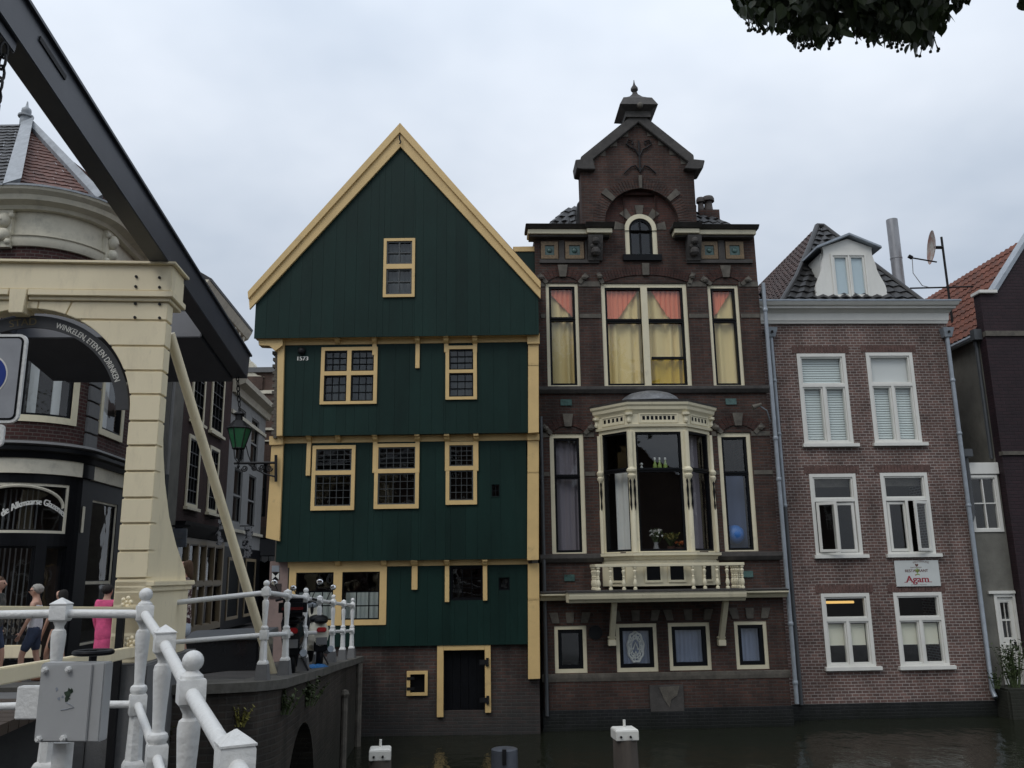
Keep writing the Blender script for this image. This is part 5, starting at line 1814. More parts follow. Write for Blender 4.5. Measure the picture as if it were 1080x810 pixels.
# flare where the front slope breaks over the ridge
mb.tube([A_ + Vector((0, 0, .05)), A_.lerp(T1, .3) + Vector((.1, -.02, .06)), A_.lerp(T1, .65) + Vector((.08, -.02, .08)), T1 + Vector((0, 0, .06))], .075, 8)
mb.tube([T1 + Vector((0, 0, .06)), T2 + Vector((0, 0, .05))], .08, 8)
mb.tube([T2 + Vector((0, 0, .05)), Bq + Vector((0, 0, .06))], .07, 8)
mb.build('front_roof_slope', M['slate'], H, smooth=0)
mb = MB()
bk_l = RF.W(RF.px(823, 316, -.05)[0], -8, zE); T1b = RF.W(apx_[0] - .02, -8, apx_[1])
tile_slope(mb, bk_l, A_, T1, T1b, tw=.27, th=.27, q=qq)
bk_r = RF.W(RF.px(973, 316, -.05)[0] + .05, -8, zE); T2b = RF.W(RF.px(869, 241, -ridge_y)[0], -8, apx_[1])
tile_slope(mb, Bq, bk_r, T2b, T2, tw=.27, th=.27, q=qq)
mb.poly([bk_l, bk_r, T2b, T1b])
mb.build('side_roof_slope', M['darktile'], H, smooth=0)
mb = MB()
u, z = RF.px(803, 316, -.05); mb.lathe(RF.W(u + .05, -.1, zE - .1), [(.09, 0), (.09, .3), (.05, .34), (.1, .42), (.04, .5), (.02, .56)], 8)
mb.build('roof_finial', M['iron'], H)
# dormer
DO = -.25
dl, drr = RF.px(869.5, 280, DO)[0], RF.px(921, 280, DO)[0]
dz0, dz1 = zE + .0, RF.px(895, 266, DO)[1]
dwin = RF.rect(877.5, 915.5, 267.5, 314.5, DO)
mb = MB(); mb.panel(RF, dl, drr, dz0, dz1 + .1, [dwin], DO - .12, DO)
pk = RF.px(893.5, 250, DO)
mb.prism(RF, [(dl - .02, dz1 + .1), (drr + .02, dz1 + .1), (drr + .02, dz1 + .14), (pk[0], pk[1] - .05), (dl - .02, dz1 + .14)], DO - .1, DO + .002)
# scrolled flanks
for s, ue in ((-1, dl), (1, drr)):
    w = .33; hgt = dz1 - dz0
    pts = [(ue, dz0), (ue + s * w, dz0), (ue + s * w, dz0 + hgt * .2), (ue + s * (w - .04), dz0 + hgt * .26)]
    for k in range(9):
        t = k / 8
        pts.append((ue + s * (.08 + .22 * (1 - math.sin(math.pi * (t * .75 + .0)) if False else .5 + .5 * math.cos(math.pi * t))), dz0 + hgt * (.3 + .45 * t)))
    pts.append((ue, dz0 + hgt * .95))
    mb.prism(RF, pts, DO - .1, DO - .004)
dm = mb.build('dormer', M['white'], H, smooth=0)
mb = MB()
for s, ue in ((-1, dl), (1, drr)):
    mb.fbox(RF, ue - .04 if s < 0 else ue - .04, ue + .04, dz0, dz1, DO - 1.8, DO - .121)
mb.build('dormer_cheek', M['white'], dm, smooth=0)
mb = MB()
ee = .22
for s, ue in ((-1, dl), (1, drr)):
    mb.prism(RF, [(ue + s * ee, dz1 + .06), (ue + s * ee, dz1 + .13), (pk[0], pk[1] + .07), (pk[0], pk[1] - .0)], DO - 2.2, DO + .16)
mb.build('dormer_roof', M['zinc'], dm, smooth=0, bevel=.01)
window(dm, RF, dwin, DO + .03, wh, wh, fw=.06, cs=(0, .5, 1), gw=.04, sw=.05, gmat=M['glass'], d=.1, name='dormer_window')
mb = MB(); mb.poly([RF.W(dwin[0] + .05, DO - .06, dwin[2] + .03), RF.W(dwin[1] - .05, DO - .06, dwin[2] + .03), RF.W(dwin[1] - .05, DO - .06, dwin[3] - .03), RF.W(dwin[0] + .05, DO - .06, dwin[3] - .03)])
mb.build('dormer_blind', cloth('pale_blue_blind', (.6, .7, .74)), dm, smooth=0)

# flue, dish
fu, fz = RF.px(949, 305, -3); ft_ = RF.px(944.5, 232, -3)
mb = MB(); p0 = RF.W(fu, -3, fz - 2.0)
mb.lathe(p0, [(.17, 0), (.17, ft_[1] - fz + .7), (.18, ft_[1] - fz + .71), (.18, ft_[1] - fz + .75), (.17, ft_[1] - fz + .76), (.17, ft_[1] - fz + 2.0)], 20)
fl = mb.build('flue_pipe', paint('dull_steel_flue', (.3, .3, .31), .45, .25, 3, .1, 20, metal=.5, dirt=((.14, .14, .14), 4, .5, .75, .6), stretch=(1, 1, .3)), None, smooth=40)
tag(fl, 'tall dull metal flue pipe rising behind the white dormer roof', 'chimney')
DY = -2.2
dish = thing('satellite_dish', 'rust stained satellite dish on a thin mast beside the metal flue', 'satellite dish', RF.W(RF.px(1000, 306, DY)[0], DY, RF.px(1000, 320, DY)[1]))
mu, mz = RF.px(1000.5, 322, DY); mt_ = RF.px(992.3, 250, DY)
mx_ = RF.px(998, 290, DY)[0]
mb = MB(); mb.tube([RF.W(mx_, DY, mz - .6), RF.W(mx_, DY, mt_[1])], .035, 8); mb.build('mast', M['iron'], dish)
a = RF.px(960, 304, DY); b = RF.px(1034, 302, DY)
mb = MB(); mb.tube([RF.W(a[0], DY, a[1]), RF.W(mx_, DY, (a[1] + b[1]) / 2), RF.W(b[0], DY, b[1])], .025, 8); mb.build('cross_bar', M['iron'], dish)
# bowl: seen nearly edge-on, looking left
dc = RF.W(*[RF.px(986, 261, DY)[0]], DY, RF.px(986, 261, DY)[1])
rad = (RF.px(986, 244, DY)[1] - RF.px(986, 278, DY)[1]) / 2
mb = MB()
ax = Vector((-.95, .22, .1)).normalized()
s1 = ax.cross(Vector((0, 0, 1))).normalized(); s2 = s1.cross(ax)
rows = []
for r in (0, .35, .7, 1.0):
    rows.append([dc + (s1 * math.cos(t) + s2 * math.sin(t)) * rad * r + ax * (rad * .22 * r * r) for t in [2 * math.pi * k / 24 for k in range(24)]])
for A1, B1 in zip(rows, rows[1:]):
    for k in range(24):
        mb.poly([A1[k], A1[(k + 1) % 24], B1[(k + 1) % 24], B1[k]])
mb.build('bowl', paint('rusty_dish', (.42, .4, .36), .6, .1, 3, 0, dirt=((.25, .07, .03), 1.6, .42, .6, 0.95)), dish, smooth=60, weld=True)
lnb = RF.W(RF.px(962, 272, DY)[0], DY - .0, RF.px(962, 272, DY)[1])
mb = MB(); mb.tube([dc - s2 * 0 + Vector((0, 0, -rad * .9)), lnb], .022, 6); mb.tube([lnb, lnb + Vector((-.1, 0, .06))], .06, 8)
mb.build('feed_arm', M['iron'], dish)
mb = MB(); mb.tube([dc, RF.W(mx_, DY, dc.z)], .05, 6); mb.build('dish_clamp', M['iron'], dish)
mb = MB(); e_ = RF.px(966, 303, DY); e1 = RF.px(963, 288, DY)
mb.tube([lnb, RF.W(e1[0], DY, e1[1]), RF.W(e_[0] + .2, DY, e_[1] + .05), RF.W(e_[0] + .4, DY, e_[1])], .012, 5); mb.build('cable', M['greyplaster'], dish)

# ================================================================ dark purple house at the right edge
DF = RF
PK = thing('purple_brick_house', 'dark purple brick gabled house with red pantile roof at the right edge', 'house', DF.W(DF.px(1075, 600)[0], 0, WATER))
du0 = DF.px(1065, 540)[0]
du1 = du0 + 6
sh_z = DF.px(1048, 310)[1]     # shoulder
mb = MB()
ks = DF.px(1048, 309); kt = DF.px(1080, 257)
slope = (kt[1] - ks[1]) / (kt[0] - ks[0])
su = DF.px(1050, 309)[0]
pts = [(du0, -1.0), (du1, -1.0), (du1, sh_z), (su + 2.6 + .4, sh_z + slope * 2.6 * .95), (su, sh_z), (du0, sh_z)]
best = None
for k in range(60):       # ridge position: its line must run along the silhouette seen above the neighbour's cornice
    mm = su + .8 + k * .05
    zz_ = sh_z + slope * (mm - su)
    e_ = 0
    for o_ in (-.5, -4, -8):
        x_, y_ = project(DF.W(mm, o_, zz_))
        e_ += abs((y_ - 243) - (x_ - 1080) * (315 - 243) / (978 - 1080))
    if best is None or e_ < best[0]: best = (e_, mm)
mid = best[1]
pts = [(du0, -3.5), (du1, -3.5), (du1, sh_z), (mid, sh_z + slope * (mid - su)), (su, sh_z), (du0, sh_z)]
mb.prism(DF, pts, -.3, .0)
mb.build('gable_wall', M['purplebrick'], PK, smooth=0)
mb = MB()
mb.prism(DF, [(su + .02, sh_z + .05), (mid, sh_z + slope * (mid - su) + .02), (mid, sh_z + slope * (mid - su) + .16), (su - .04, sh_z + .14)], -.36, .05)
mb.build('verge', M['zinc'], PK, smooth=0)
mb = MB(); mb.fbox(DF, du0 - .06, su - .001, sh_z, sh_z + .09, -.33, .1); mb.build('shoulder_coping', M['white'], PK, smooth=0, bevel=.01)
zbnd = DF.px(1055, 352)[1]
mb = MB(); mb.fbox(DF, du0 - .01, du1, zbnd - .07, zbnd + .07, -.1, .05); mb.build('string_course', M['stone'], PK, smooth=0)
zb2 = DF.px(1066, 478)[1]
mb = MB(); mb.fbox(DF, du0 - .01, du1, zb2 - .05, zb2 + .05, -.1, .06); mb.build('string_course', M['stone'], PK, smooth=0)
# grey rendered flank and eaves running back, and the roof
ez = DF.px(1030, 352)[1]
mb = MB()
P = [DF.W(du0 + .0, -.301, -3), DF.W(du0 + .3, -.301, -3), DF.W(du0 + .3, -9, -3), DF.W(du0, -9, -3)]
mb.hexa(P + [Vector((p.x, p.y, ez)) for p in P])
mb.build('flank_wall', M['render'], PK, smooth=0)
mb = MB(); mb.tube([DF.W(du0 - .12, -.2, ez + .0), DF.W(du0 - .12, -9, ez + .0)], .09, 8)
gt = mb.build('eaves_gutter', M['zinc'], PK)
mb = MB(); mb.tube([DF.W(du0 - .1, -.35, ez - .05), DF.W(du0 - .07, -.35, ez - .35), DF.W(du0 - .07, -.35, zb2 - .1)], .05, 8); mb.build('downpipe', M['darkzinc'], PK)
mb = MB(); mb.fbox(DF, du0 - .22, du0 + .06, ez - .12, ez + .18, -.33, -.14); mb.build('hopper', M['darkzinc'], PK, smooth=0, bevel=.01)
rz = sh_z + slope * (mid - su) - .1
mb = MB()
tile_slope(mb, DF.W(du0 - .15, -9, ez + .06), DF.W(du0 - .15, -.32, ez + .06), DF.W(mid, -.32, rz), DF.W(mid, -9, rz), tw=.23, th=.3, q=random.Random(4))
tile_slope(mb, DF.W(du1, -.32, ez + .06), DF.W(du1, -9, ez + .06), DF.W(mid, -9, rz), DF.W(mid, -.32, rz), tw=.3, th=.4, q=random.Random(4))
mb.build('roof', M['orangetile'], PK, smooth=0)
# ---------------------------------------------------------------- narrow grey infill between the two houses
IF = F((RF.W(0, -.25, 0).x, RF.W(0, -.25, 0).y), 2.5)
iu0, iu1 = hu1 + .06, du0 - .01
I = thing('infill_building', 'narrow grey rendered infill with white window and door beside pink brick house', 'building', IF.W((iu0 + iu1) / 2, 0, WATER))
izt = IF.px(1040, 488)[1]
iw = IF.rect(1023, 1061, 501, 561)
iw = (iu0 + .1, iu1 - .06, iw[2], iw[3])
idr = IF.rect(1041, 1079, 626, 722)
idr = (iu0 + .4, iu1 - .01, idr[2], idr[3])
mb = MB(); mb.panel(IF, iu0, iu1, -2.5, izt - .3, [iw, idr], -.2, 0); mb.fbox(IF, iu0, iu1, izt - .35, izt - .05, -4, -.35)
mb.build('wall', M['render'], I, smooth=0)
mb = MB(); mb.fbox(IF, iu0 - .02, iu1, izt - .3, izt, -.3, .06); mb.build('fascia', M['white'], I, smooth=0, bevel=.01)
window(I, IF, iw, .03, wh, wh, fw=.07, sw=.03, mun=(2, 2), mw=.03, gmat=M['glass'], d=.12)
zi = idr[2] + (idr[3] - idr[2]) * .5
mb = MB(); mb.slab(IF, idr[0] - .0, idr[1], idr[2], idr[3], [(idr[0] + .07, idr[1] - .06, idr[2] + .02, idr[3] - .08)], -.12, .02)
dd = mb.build('door', wh, I, smooth=0)
ghr = (idr[0] + .16, idr[1] - .16, zi, idr[3] - .2)
mb = MB(); mb.slab(IF, idr[0] + .072, idr[1] - .062, idr[2] + .022, idr[3] - .082, [ghr], -.1, -.03)
mb.slab(IF, ghr[0], ghr[1], ghr[2], ghr[3], [(ghr[0] + (ghr[1] - ghr[0]) * (a + .05) / 2, ghr[0] + (ghr[1] - ghr[0]) * (a + .95) / 2, ghr[2] + (ghr[3] - ghr[2]) * (b + .05) / 2, ghr[2] + (ghr[3] - ghr[2]) * (b + .95) / 2) for a in (0, 1) for b in (0, 1)], -.08, -.04)
mb.slab(IF, ghr[0] - .02, ghr[1] + .02, idr[2] + .2, zi - .12, [(ghr[0] + .02, ghr[1] - .02, idr[2] + .24, zi - .16)], -.03, -.018)
mb.build('door_leaf', wh, dd, smooth=0)
mb = MB(); mb.poly([IF.W(ghr[0], -.07, ghr[2]), IF.W(ghr[1], -.07, ghr[2]), IF.W(ghr[1], -.07, ghr[3]), IF.W(ghr[0], -.07, ghr[3])]); mb.build('door_pane', M['glass'], dd, smooth=0, recalc=False)
mb = MB(); mb.fbox(IF, idr[1] - .16, idr[1] - .1, zi - .3, zi - .08, -.03, -.01); mb.tube([IF.W(idr[1] - .13, .02, zi - .15), IF.W(idr[1] - .25, .03, zi - .15)], .015, 6); mb.build('handle', M['iron'], dd, smooth=0)
mb = MB(); mb.fbox(IF, idr[0] - .14, idr[1], idr[3], idr[3] + .07, -.1, .06); mb.build('door_head', wh, dd, smooth=0)
z = IF.px(1030, 505)[1]
mb = MB(); mb.tube([IF.W(iu0 + .08, .12, z + .6), IF.W(iu0 + .08, .12, z - .9), IF.W(iu0 - .12, .22, z - 1.25)], .06, 8); mb.build('downpipe', M['darkzinc'], I)
mb = MB(); mb.fbox(IF, iu0 - .05, iu0 + .22, z + .55, z + .75, .04, .24); mb.build('hopper', M['darkzinc'], I, smooth=0, bevel=.01)
# quay ledge with rough vegetation below the door
mb = MB()
zl = idr[2] - .01
mb.fbox(RF, hu1 + .03, du1, -3, zl, -.24, .55)
lg = mb.build('ledge_wall', M['wallbrick'], None, smooth=0, bevel=.05)
tag(lg, 'rough dark quay ledge under the white door at far right', 'wall')
def weed(base, n, h, spread, seed, label, name='wild_plant', mat=None, lw=.02):
    q = random.Random(seed)
    t = thing(name, label, 'plant', base)
    st, lf = MB(), MB()
    for k in range(n):
        a = q.random() * 6.28; r = spread * q.random()
        e = Vector(base) + Vector((r * math.cos(a), r * math.sin(a) * .6, h * q.uniform(.5, 1)))
        b0 = Vector(base) + Vector((r * .3 * math.cos(a), r * .3 * math.sin(a), 0))
        st.tube([b0, b0.lerp(e, .6) + Vector((0, 0, .08 * h)), e], [.008, .006, .003], 4)
        for j in range(12):
            c_ = b0.lerp(e, q.uniform(.2, 1)) + Vector((0, 0, .05 * h))
            d = Vector((q.uniform(-1, 1), q.uniform(-1, 1), q.uniform(-.3, .8))).normalized() * h * q.uniform(.06, .14)
            w = d.cross(Vector((q.random(), q.random(), 1))).normalized() * lw
            lf.poly([c_, c_ + d * .5 + w, c_ + d, c_ + d * .5 - w])
    st.build('stem', mat or lm2, t, smooth=0); lf.build('leaves', mat or lm2, t, smooth=0)
    return t
lm2 = paint('weed_leaf', (.06, .085, .03), .6, .35, 6, 0)
pb = RF.W(RF.px(1072, 735, .2)[0], .2, zl)
weed(pb, 46, 1.05, .45, 5, 'tall bushy weeds on the ledge in front of white door', mat=lm2)
weed(RF.W(RF.px(1050, 730, .3)[0], .32, zl), 16, .45, .35, 6, 'low weeds at the corner of the pink brick house by its drainpipe', mat=lm2)
# ================================================================ ground, water, quay
def zq(y):   # street level behind the quay: falls away from the bridge hump
    return max(-.24, .31 - (y - 11.5) * .055) if y > 11 else .34
def zs_(y):   # the roadway itself lies a little lower than the raised quay edge
    return zq(y) - min(.2, max(0, (y - 11) * .08))
mb = MB(); mb.poly([(-80, -20, WATER), (80, -20, WATER), (80, 70, WATER), (-80, 70, WATER)])
tag(mb.build('water', M['water'], None, smooth=0), kind='structure')
mb = MB(); mb.poly([(-400, -300, -4.2), (400, -300, -4.2), (400, 600, -4.2), (-400, 600, -4.2)])
tag(mb.build('canal_bed', M['darkstone'], None, smooth=0), kind='structure')
edge = [(-40, 10.9), (-4.6, 10.9), (-4.0, 10.92), (-3.55, 11.0), (-3.2, 11.25), (-3.05, 11.7), (-3.08, 12.6), (-3.12, 13.9), (-3.22, 15.4), (-3.32, 17.0), (-3.36, 18.2), (-3.42, 19.2), (-3.5, 20.34)]
# street sheet
mb = MB()
ys = [10.9, 11.0, 11.25, 11.7, 12.6, 13.9, 15.4, 17.0, 18.2, 19.2, 20.34, 24, 40, 90]
ex = {10.9: -4.2, 11.0: -3.57, 11.25: -3.22, 11.7: -3.07, 12.6: -3.1, 13.9: -3.14, 15.4: -3.24, 17.0: -3.34, 18.2: -3.38, 19.2: -3.44, 20.34: -3.52, 24: -3.52, 40: -3.52, 90: -3.52}
for a, b in zip(ys, ys[1:]):
    mb.poly([(-4.6, a, zq(a)), (ex[a] - .3, a, zq(a)), (ex[b] - .3, b, zq(b)), (-4.6, b, zq(b))])
    mb.poly([(-6.5, a, zs_(a)), (-4.6, a, zq(a)), (-4.6, b, zq(b)), (-6.5, b, zs_(b))])
    mb.poly([(-90, a, zs_(a)), (-6.5, a, zs_(a)), (-6.5, b, zs_(b)), (-90, b, zs_(b))])
tag(mb.build('street', M['paving'], None, smooth=0, weld=True), kind='structure')
# quay wall with stone capping and a drain arch
EF = PathF(edge)
QW = thing('quay_wall', 'weathered brick quay wall with stone capping and a dark drain arch', 'wall', (-3.3, 12, WATER))
def strip(f, u0, u1, o0, o1, zlo, zhi, mb, du=.2):
    n = max(1, int((u1 - u0) / du))
    for k in range(n):
        a, b = u0 + (u1 - u0) * k / n, u0 + (u1 - u0) * (k + 1) / n
        A, Bp = f.W(a, o1, 0), f.W(b, o1, 0)
        za, zb_ = zhi(A.y), zhi(Bp.y)
        la, lb = (zlo(A.y), zlo(Bp.y)) if callable(zlo) else (zlo, zlo)
        q0, q1, q2, q3 = f.W(a, o0, 0), f.W(b, o0, 0), f.W(b, o1, 0), f.W(a, o1, 0)
        mb.hexa([(q0.x, q0.y, la), (q1.x, q1.y, lb), (q2.x, q2.y, lb), (q3.x, q3.y, la), (q0.x, q0.y, za), (q1.x, q1.y, zb_), (q2.x, q2.y, zb_), (q3.x, q3.y, za)])
ub = 35.0
# arch opening
ua0, _ = EF.px(299, 790); ua1, _ = EF.px(333, 790)
uac = (ua0 + ua1) / 2; uar = (ua1 - ua0) / 2
zat = EF.px(316, 765)[1]
mb = MB()
strip(EF, 0, ua0, -.35, 0, -4, lambda y: zq(y) - .102, mb)
strip(EF, ua1, EF.L[-1] - .001, -.35, 0, -4, lambda y: zq(y) - .102, mb)
n = 14
for k in range(n):
    a, b = ua0 + (ua1 - ua0) * k / n, ua0 + (ua1 - ua0) * (k + 1) / n
    def zz(u): return -2.6 + (zat + 2.6) * math.sqrt(max(0, 1 - ((u - uac) / uar) ** 2)) ** .8
    A, Bp = EF.W(a, 0, 0), EF.W(b, 0, 0)
    a2, b2 = EF.W(a, -.35, 0), EF.W(b, -.35, 0)
    mb.hexa([(a2.x, a2.y, zz(a)), (b2.x, b2.y, zz(b)), (Bp.x, Bp.y, zz(b)), (A.x, A.y, zz(a)), (a2.x, a2.y, zq(A.y) - .102), (b2.x, b2.y, zq(Bp.y) - .102), (Bp.x, Bp.y, zq(Bp.y) - .102), (A.x, A.y, zq(A.y) - .102)])
mb.build('wall_face', M['wallbrick'], QW, smooth=25)
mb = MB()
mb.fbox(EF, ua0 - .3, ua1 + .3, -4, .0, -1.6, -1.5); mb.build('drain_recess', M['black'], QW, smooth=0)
mb = MB(); strip(EF, 0, EF.L[-1] - .002, -.5, .06, lambda y: zq(y) - .1, lambda y: zq(y) + .012, mb)
mb.build('capping', M['capping'], QW, smooth=20)
u, z = EF.px(360, 732)
mb = MB(); p0 = EF.W(u, .06, z); mb.tube([(p0.x, p0.y, z), (p0.x, p0.y, -2.4)], .06, 8); mb.ball((p0.x, p0.y, z), .09, 8)
u, z = EF.px(376, 700); p0 = EF.W(u, .06, z)
mb.tube([(p0.x, p0.y, z), (p0.x, p0.y, -2.4)], .07, 8)
mb.build('wooden_fender', M['stone'], QW, smooth=40)
# ferns and grass growing from the joints
for k, (px, py, n, h, sp, lab) in enumerate(((297, 745, 14, .35, .3, 'dark ferns growing from quay wall above the drain arch'), (322, 737, 16, .4, .35, 'larger dark ferns on quay wall right of the arch top'), (170, 781, 14, .4, .25, 'yellow green weed on the quay wall behind the white near railing'), (252, 757, 8, .25, .2, 'small pale dry weed on quay wall below the first far railing post'))):
    u, z = EF.px(px, py); p0 = EF.W(u, .03, z - .1)
    weed((p0.x, p0.y, p0.z), n, h, sp, 20 + k, lab, 'wall_fern', mat=lm2 if k < 2 else paint('yellow_weed_%d' % k, (.16, .15, .03), .6, .3, 6, 0), lw=.03)

# near quay where the photographer stands
nb = [(.62, -.3), (-.66, 2.35), (-2.12, 5.28), (-2.3, 5.66), (-3.0, 5.72), (-12, 5.72), (-12, -6), (25, -6), (25, -.6)]
mb = MB()
zn = lambda y: min(.3, .3 - .1 * (5.5 - y)) if y > 2.2 else -.03
top = [(x, y, zn(y)) for x, y in nb]
ctr = [(x, y, zn(y)) for x, y in ((-12, -6), (25, -6), (25, -.6), (.62, -.3), (-.66, 2.35), (-2.12, 5.28), (-2.3, 5.66), (-3.0, 5.72), (-12, 5.72))]
mb.poly([(-12, -6, -.03), (25, -6, -.03), (25, -.6, -.03), (.62, -.3, -.03), (-.5, 2.2, -.03), (-12, 2.2, -.03)])
mb.poly([(-12, 2.2, -.03), (-.5, 2.2, -.03), (-2.12, 5.28, zn(5.28)), (-2.3, 5.66, .3), (-12, 5.72, .3)])
tag(mb.build('near_quay', M['paving'], None, smooth=0), kind='structure')
mb = MB()
for a, b in zip(nb[:6], nb[1:6]):
    mb.hexa([(a[0], a[1], -4), (b[0], b[1], -4), (b[0] - .25, b[1] - .2, -4), (a[0] - .25, a[1] - .2, -4), (a[0], a[1], zn(a[1]) + .004), (b[0], b[1], zn(b[1]) + .004), (b[0] - .25, b[1] - .2, zn(b[1]) + .004), (a[0] - .25, a[1] - .2, zn(a[1]) + .004)])
tag(mb.build('near_quay_wall', M['bluestone'], None, smooth=0), 'grey stone edge of the near quay below the white railing in front', 'wall')

# ================================================================ railings
def post_mesh(base, kind, yaw=0.0, s=1.0):
    """cast iron baluster post: stone foot, square shaft, turned vase, square head with ball or pyramid"""
    b = Vector(base)
    mb = MB()
    def sq(prof): mb.lathe(b, [(r * s, z * s) for r, z in prof], sq=True, rot=yaw)
    def rd(prof, n=20): mb.lathe(b, [(r * s, z * s) for r, z in prof], n)
    sq([(.06, .2), (.06, .215), (.052, .235), (.046, .245)])
    mb.lathe(b, [(.046 * s * 1.1, .245 * s), (.038 * s * 1.1, .5 * s)], 8, rot=yaw + math.pi / 8)
    sq([(.045, .5), (.048, .51), (.048, .61), (.044, .62)])
    rd([(.038, .62), (.048, .635), (.05, .65), (.045, .665), (.031, .675), (.029, .69), (.034, .8), (.042, .93), (.043, .965), (.038, .99), (.026, 1.0), (.026, 1.015), (.034, 1.03), (.04, 1.045)])
    sq([(.042, 1.045), (.049, 1.055), (.049, 1.135), (.046, 1.143)])
    if kind == 'ball':
        rd([(.044, 1.143), (.042, 1.155), (.03, 1.165), (.022, 1.175)])
        mb.ball(b + Vector((0, 0, 1.208 * s)), .041 * s, 20)
    else:
        sq([(.051, 1.144), (.051, 1.15), (.003, 1.185)])
    return mb

def railing(t, pts, kinds, yaw, s, ends=None, rr_=.033, rl=.026):
    for (p, k) in zip(pts, kinds):
        if k is None: continue
        post_mesh(p, k, yaw, s).build('post', M['rail'], t, smooth=32)
        mb = MB(); mb.lathe(p, [(.088 * s, -.02), (.066 * s, .2 * s)], sq=True, rot=yaw)
        mb.build('stone_foot', M['bluestone'], t, smooth=0, bevel=.006)
    line = list(pts)
    for h, r, nm in ((1.09, rr_, 'top_rail'), (.56, rl, 'lower_rail')):
        P = [Vector(p) + Vector((0, 0, h * s)) for p in line]
        if ends: P = [Vector(e) for e in ends[0][nm]] + P if ends[0] else P
        if ends and len(ends) > 1 and ends[1]: P = P + [Vector(e) for e in ends[1][nm]]
        for a, b in zip(P, P[1:]):
            mb = MB(); mb.tube([a, b], r * s, 16); mb.build(nm, M['rail'], t, smooth=40)

RAILH = 1.09
nearp = [(-2.3, 5.5, 1.39), (-1.77, 4.5, 1.28), (-1.26, 3.5, 1.168), (-.80, 2.6, 1.085), (-.33, 1.7, .995)]
NR = thing('near_railing', 'white cast iron railing with ball and pyramid posts beside the camera', 'railing', (-1.5, 4.0, .1))
yw = math.atan2(1, -.53) - math.pi / 2
pts = [(x, y, z - RAILH) for x, y, z in nearp]
railing(NR, pts, ['ball', 'pyramid', 'ball', 'pyramid', 'ball'], yw, 1.0, rr_=.027, rl=.023)
A5 = Vector(pts[0])
# the branch that turns left towards the bridge
Lp = Vector((-2.79, 5.44, 1.402 - RAILH))
post_mesh(Lp, 'pyramid', .05, 1.0).build('post', M['rail'], NR, smooth=32)
mb = MB(); mb.lathe(Lp, [(.1, -.03), (.075, .2)], sq=True, rot=.05); mb.build('stone_foot', M['bluestone'], NR, smooth=0, bevel=.006)
lend = Vector((-4.6, 5.2, 1.40 - RAILH))
for h, r, nm in ((RAILH, .026, 'top_rail'), (.56, .022, 'lower_rail')):
    P = [A5, Lp, lend]
    for a, b in zip(P, P[1:]):
        mb = MB(); mb.tube([a + Vector((0, 0, h)), b + Vector((0, 0, h))], r, 16); mb.build(nm, M['rail'], NR, smooth=40)

farx = [(276.4, 718, 11.5, 'ball'), (300, 711, 12.7, 'dome'), (319.6, 707, 13.9, 'ball'), (335, 701.6, 15.4, 'dome'), (349.7, 698, 17.0, 'ball'), (361, 695, 18.1, 'dome'), (370.5, 694.6, 19.2, 'ball')]
FRL = thing('far_railing', 'white cast iron railing of seven posts along the far quay edge', 'railing', (-3.3, 15, 0))
fp = []
for x, y, Y, k in farx:
    p = at(x, y, Y); p.z = zq(Y) + .01; fp.append(tuple(p))
pe = {}
e1 = at(181, 636, 11.15); e2 = at(181, 677.5, 11.15)
railing(FRL, fp, [k[3] if k[3] == 'ball' else 'pyramid' for k in farx], .0, 1.0, ends=({'top_rail': [e1], 'lower_rail': [e2]}, None), rl=.03)

# ================================================================ the drawbridge
AX = 5.0
_P = at(150, 600, 10)
PF = F((_P.x, _P.y), AX)
BR = thing('drawbridge', 'cream drawbridge portal with rusticated pillar, dark steel balance beams and cream deck rails', 'bridge', (_P.x, _P.y, WATER))
cr = M['cream']
uL_ = PF.px(133.5, 470)[0]; uR_ = PF.px(165.5, 470)[0]
# arch circle, found from its crown and spring
uc = PF.px(18, 447)[0]
ra_ = uL_ - uc
zcrown = PF.px(18, 325)[1]
zsp = zcrown - ra_
zof = lambda y: PF.px(155, y)[1]
joints = [338, 365, 391, 416, 444, 470, 497, 525, 552, 581, 610, 639, 669, 697]
DP = -.2
mirror = lambda u: 2 * uc - u
zl0, zl1 = zof(318.5), zof(281)      # architrave underside to top
# core
mb = MB()
for s in (0, 1):
    a, b = (uL_ + .015, uR_ - .025) if not s else (mirror(uR_ - .025), mirror(uL_ + .015))
    mb.fbox(PF, a, b, zof(699), zsp, DP, -.02)
nn = 30
us = [uc - (ra_ + .0) * math.cos(math.pi * k / nn) for k in range(nn + 1)]
us = [mirror(uR_ - .025)] + us + [uR_ - .025]
def za(u): return zsp + math.sqrt(max(0, (ra_ + .012) ** 2 - (u - uc) ** 2)) if abs(u - uc) < ra_ + .012 else zsp
for a, b in zip(us, us[1:]):
    z_a, z_b = za(a), za(b)
    mb.hexa([PF.W(a, DP, z_a), PF.W(b, DP, z_b), PF.W(b, -.02, z_b), PF.W(a, -.02, z_a), PF.W(a, DP, zl0 - .001), PF.W(b, DP, zl0 - .001), PF.W(b, -.02, zl0 - .001), PF.W(a, -.02, zl0 - .001)])
mb.build('portal_core', cr, BR, smooth=0)
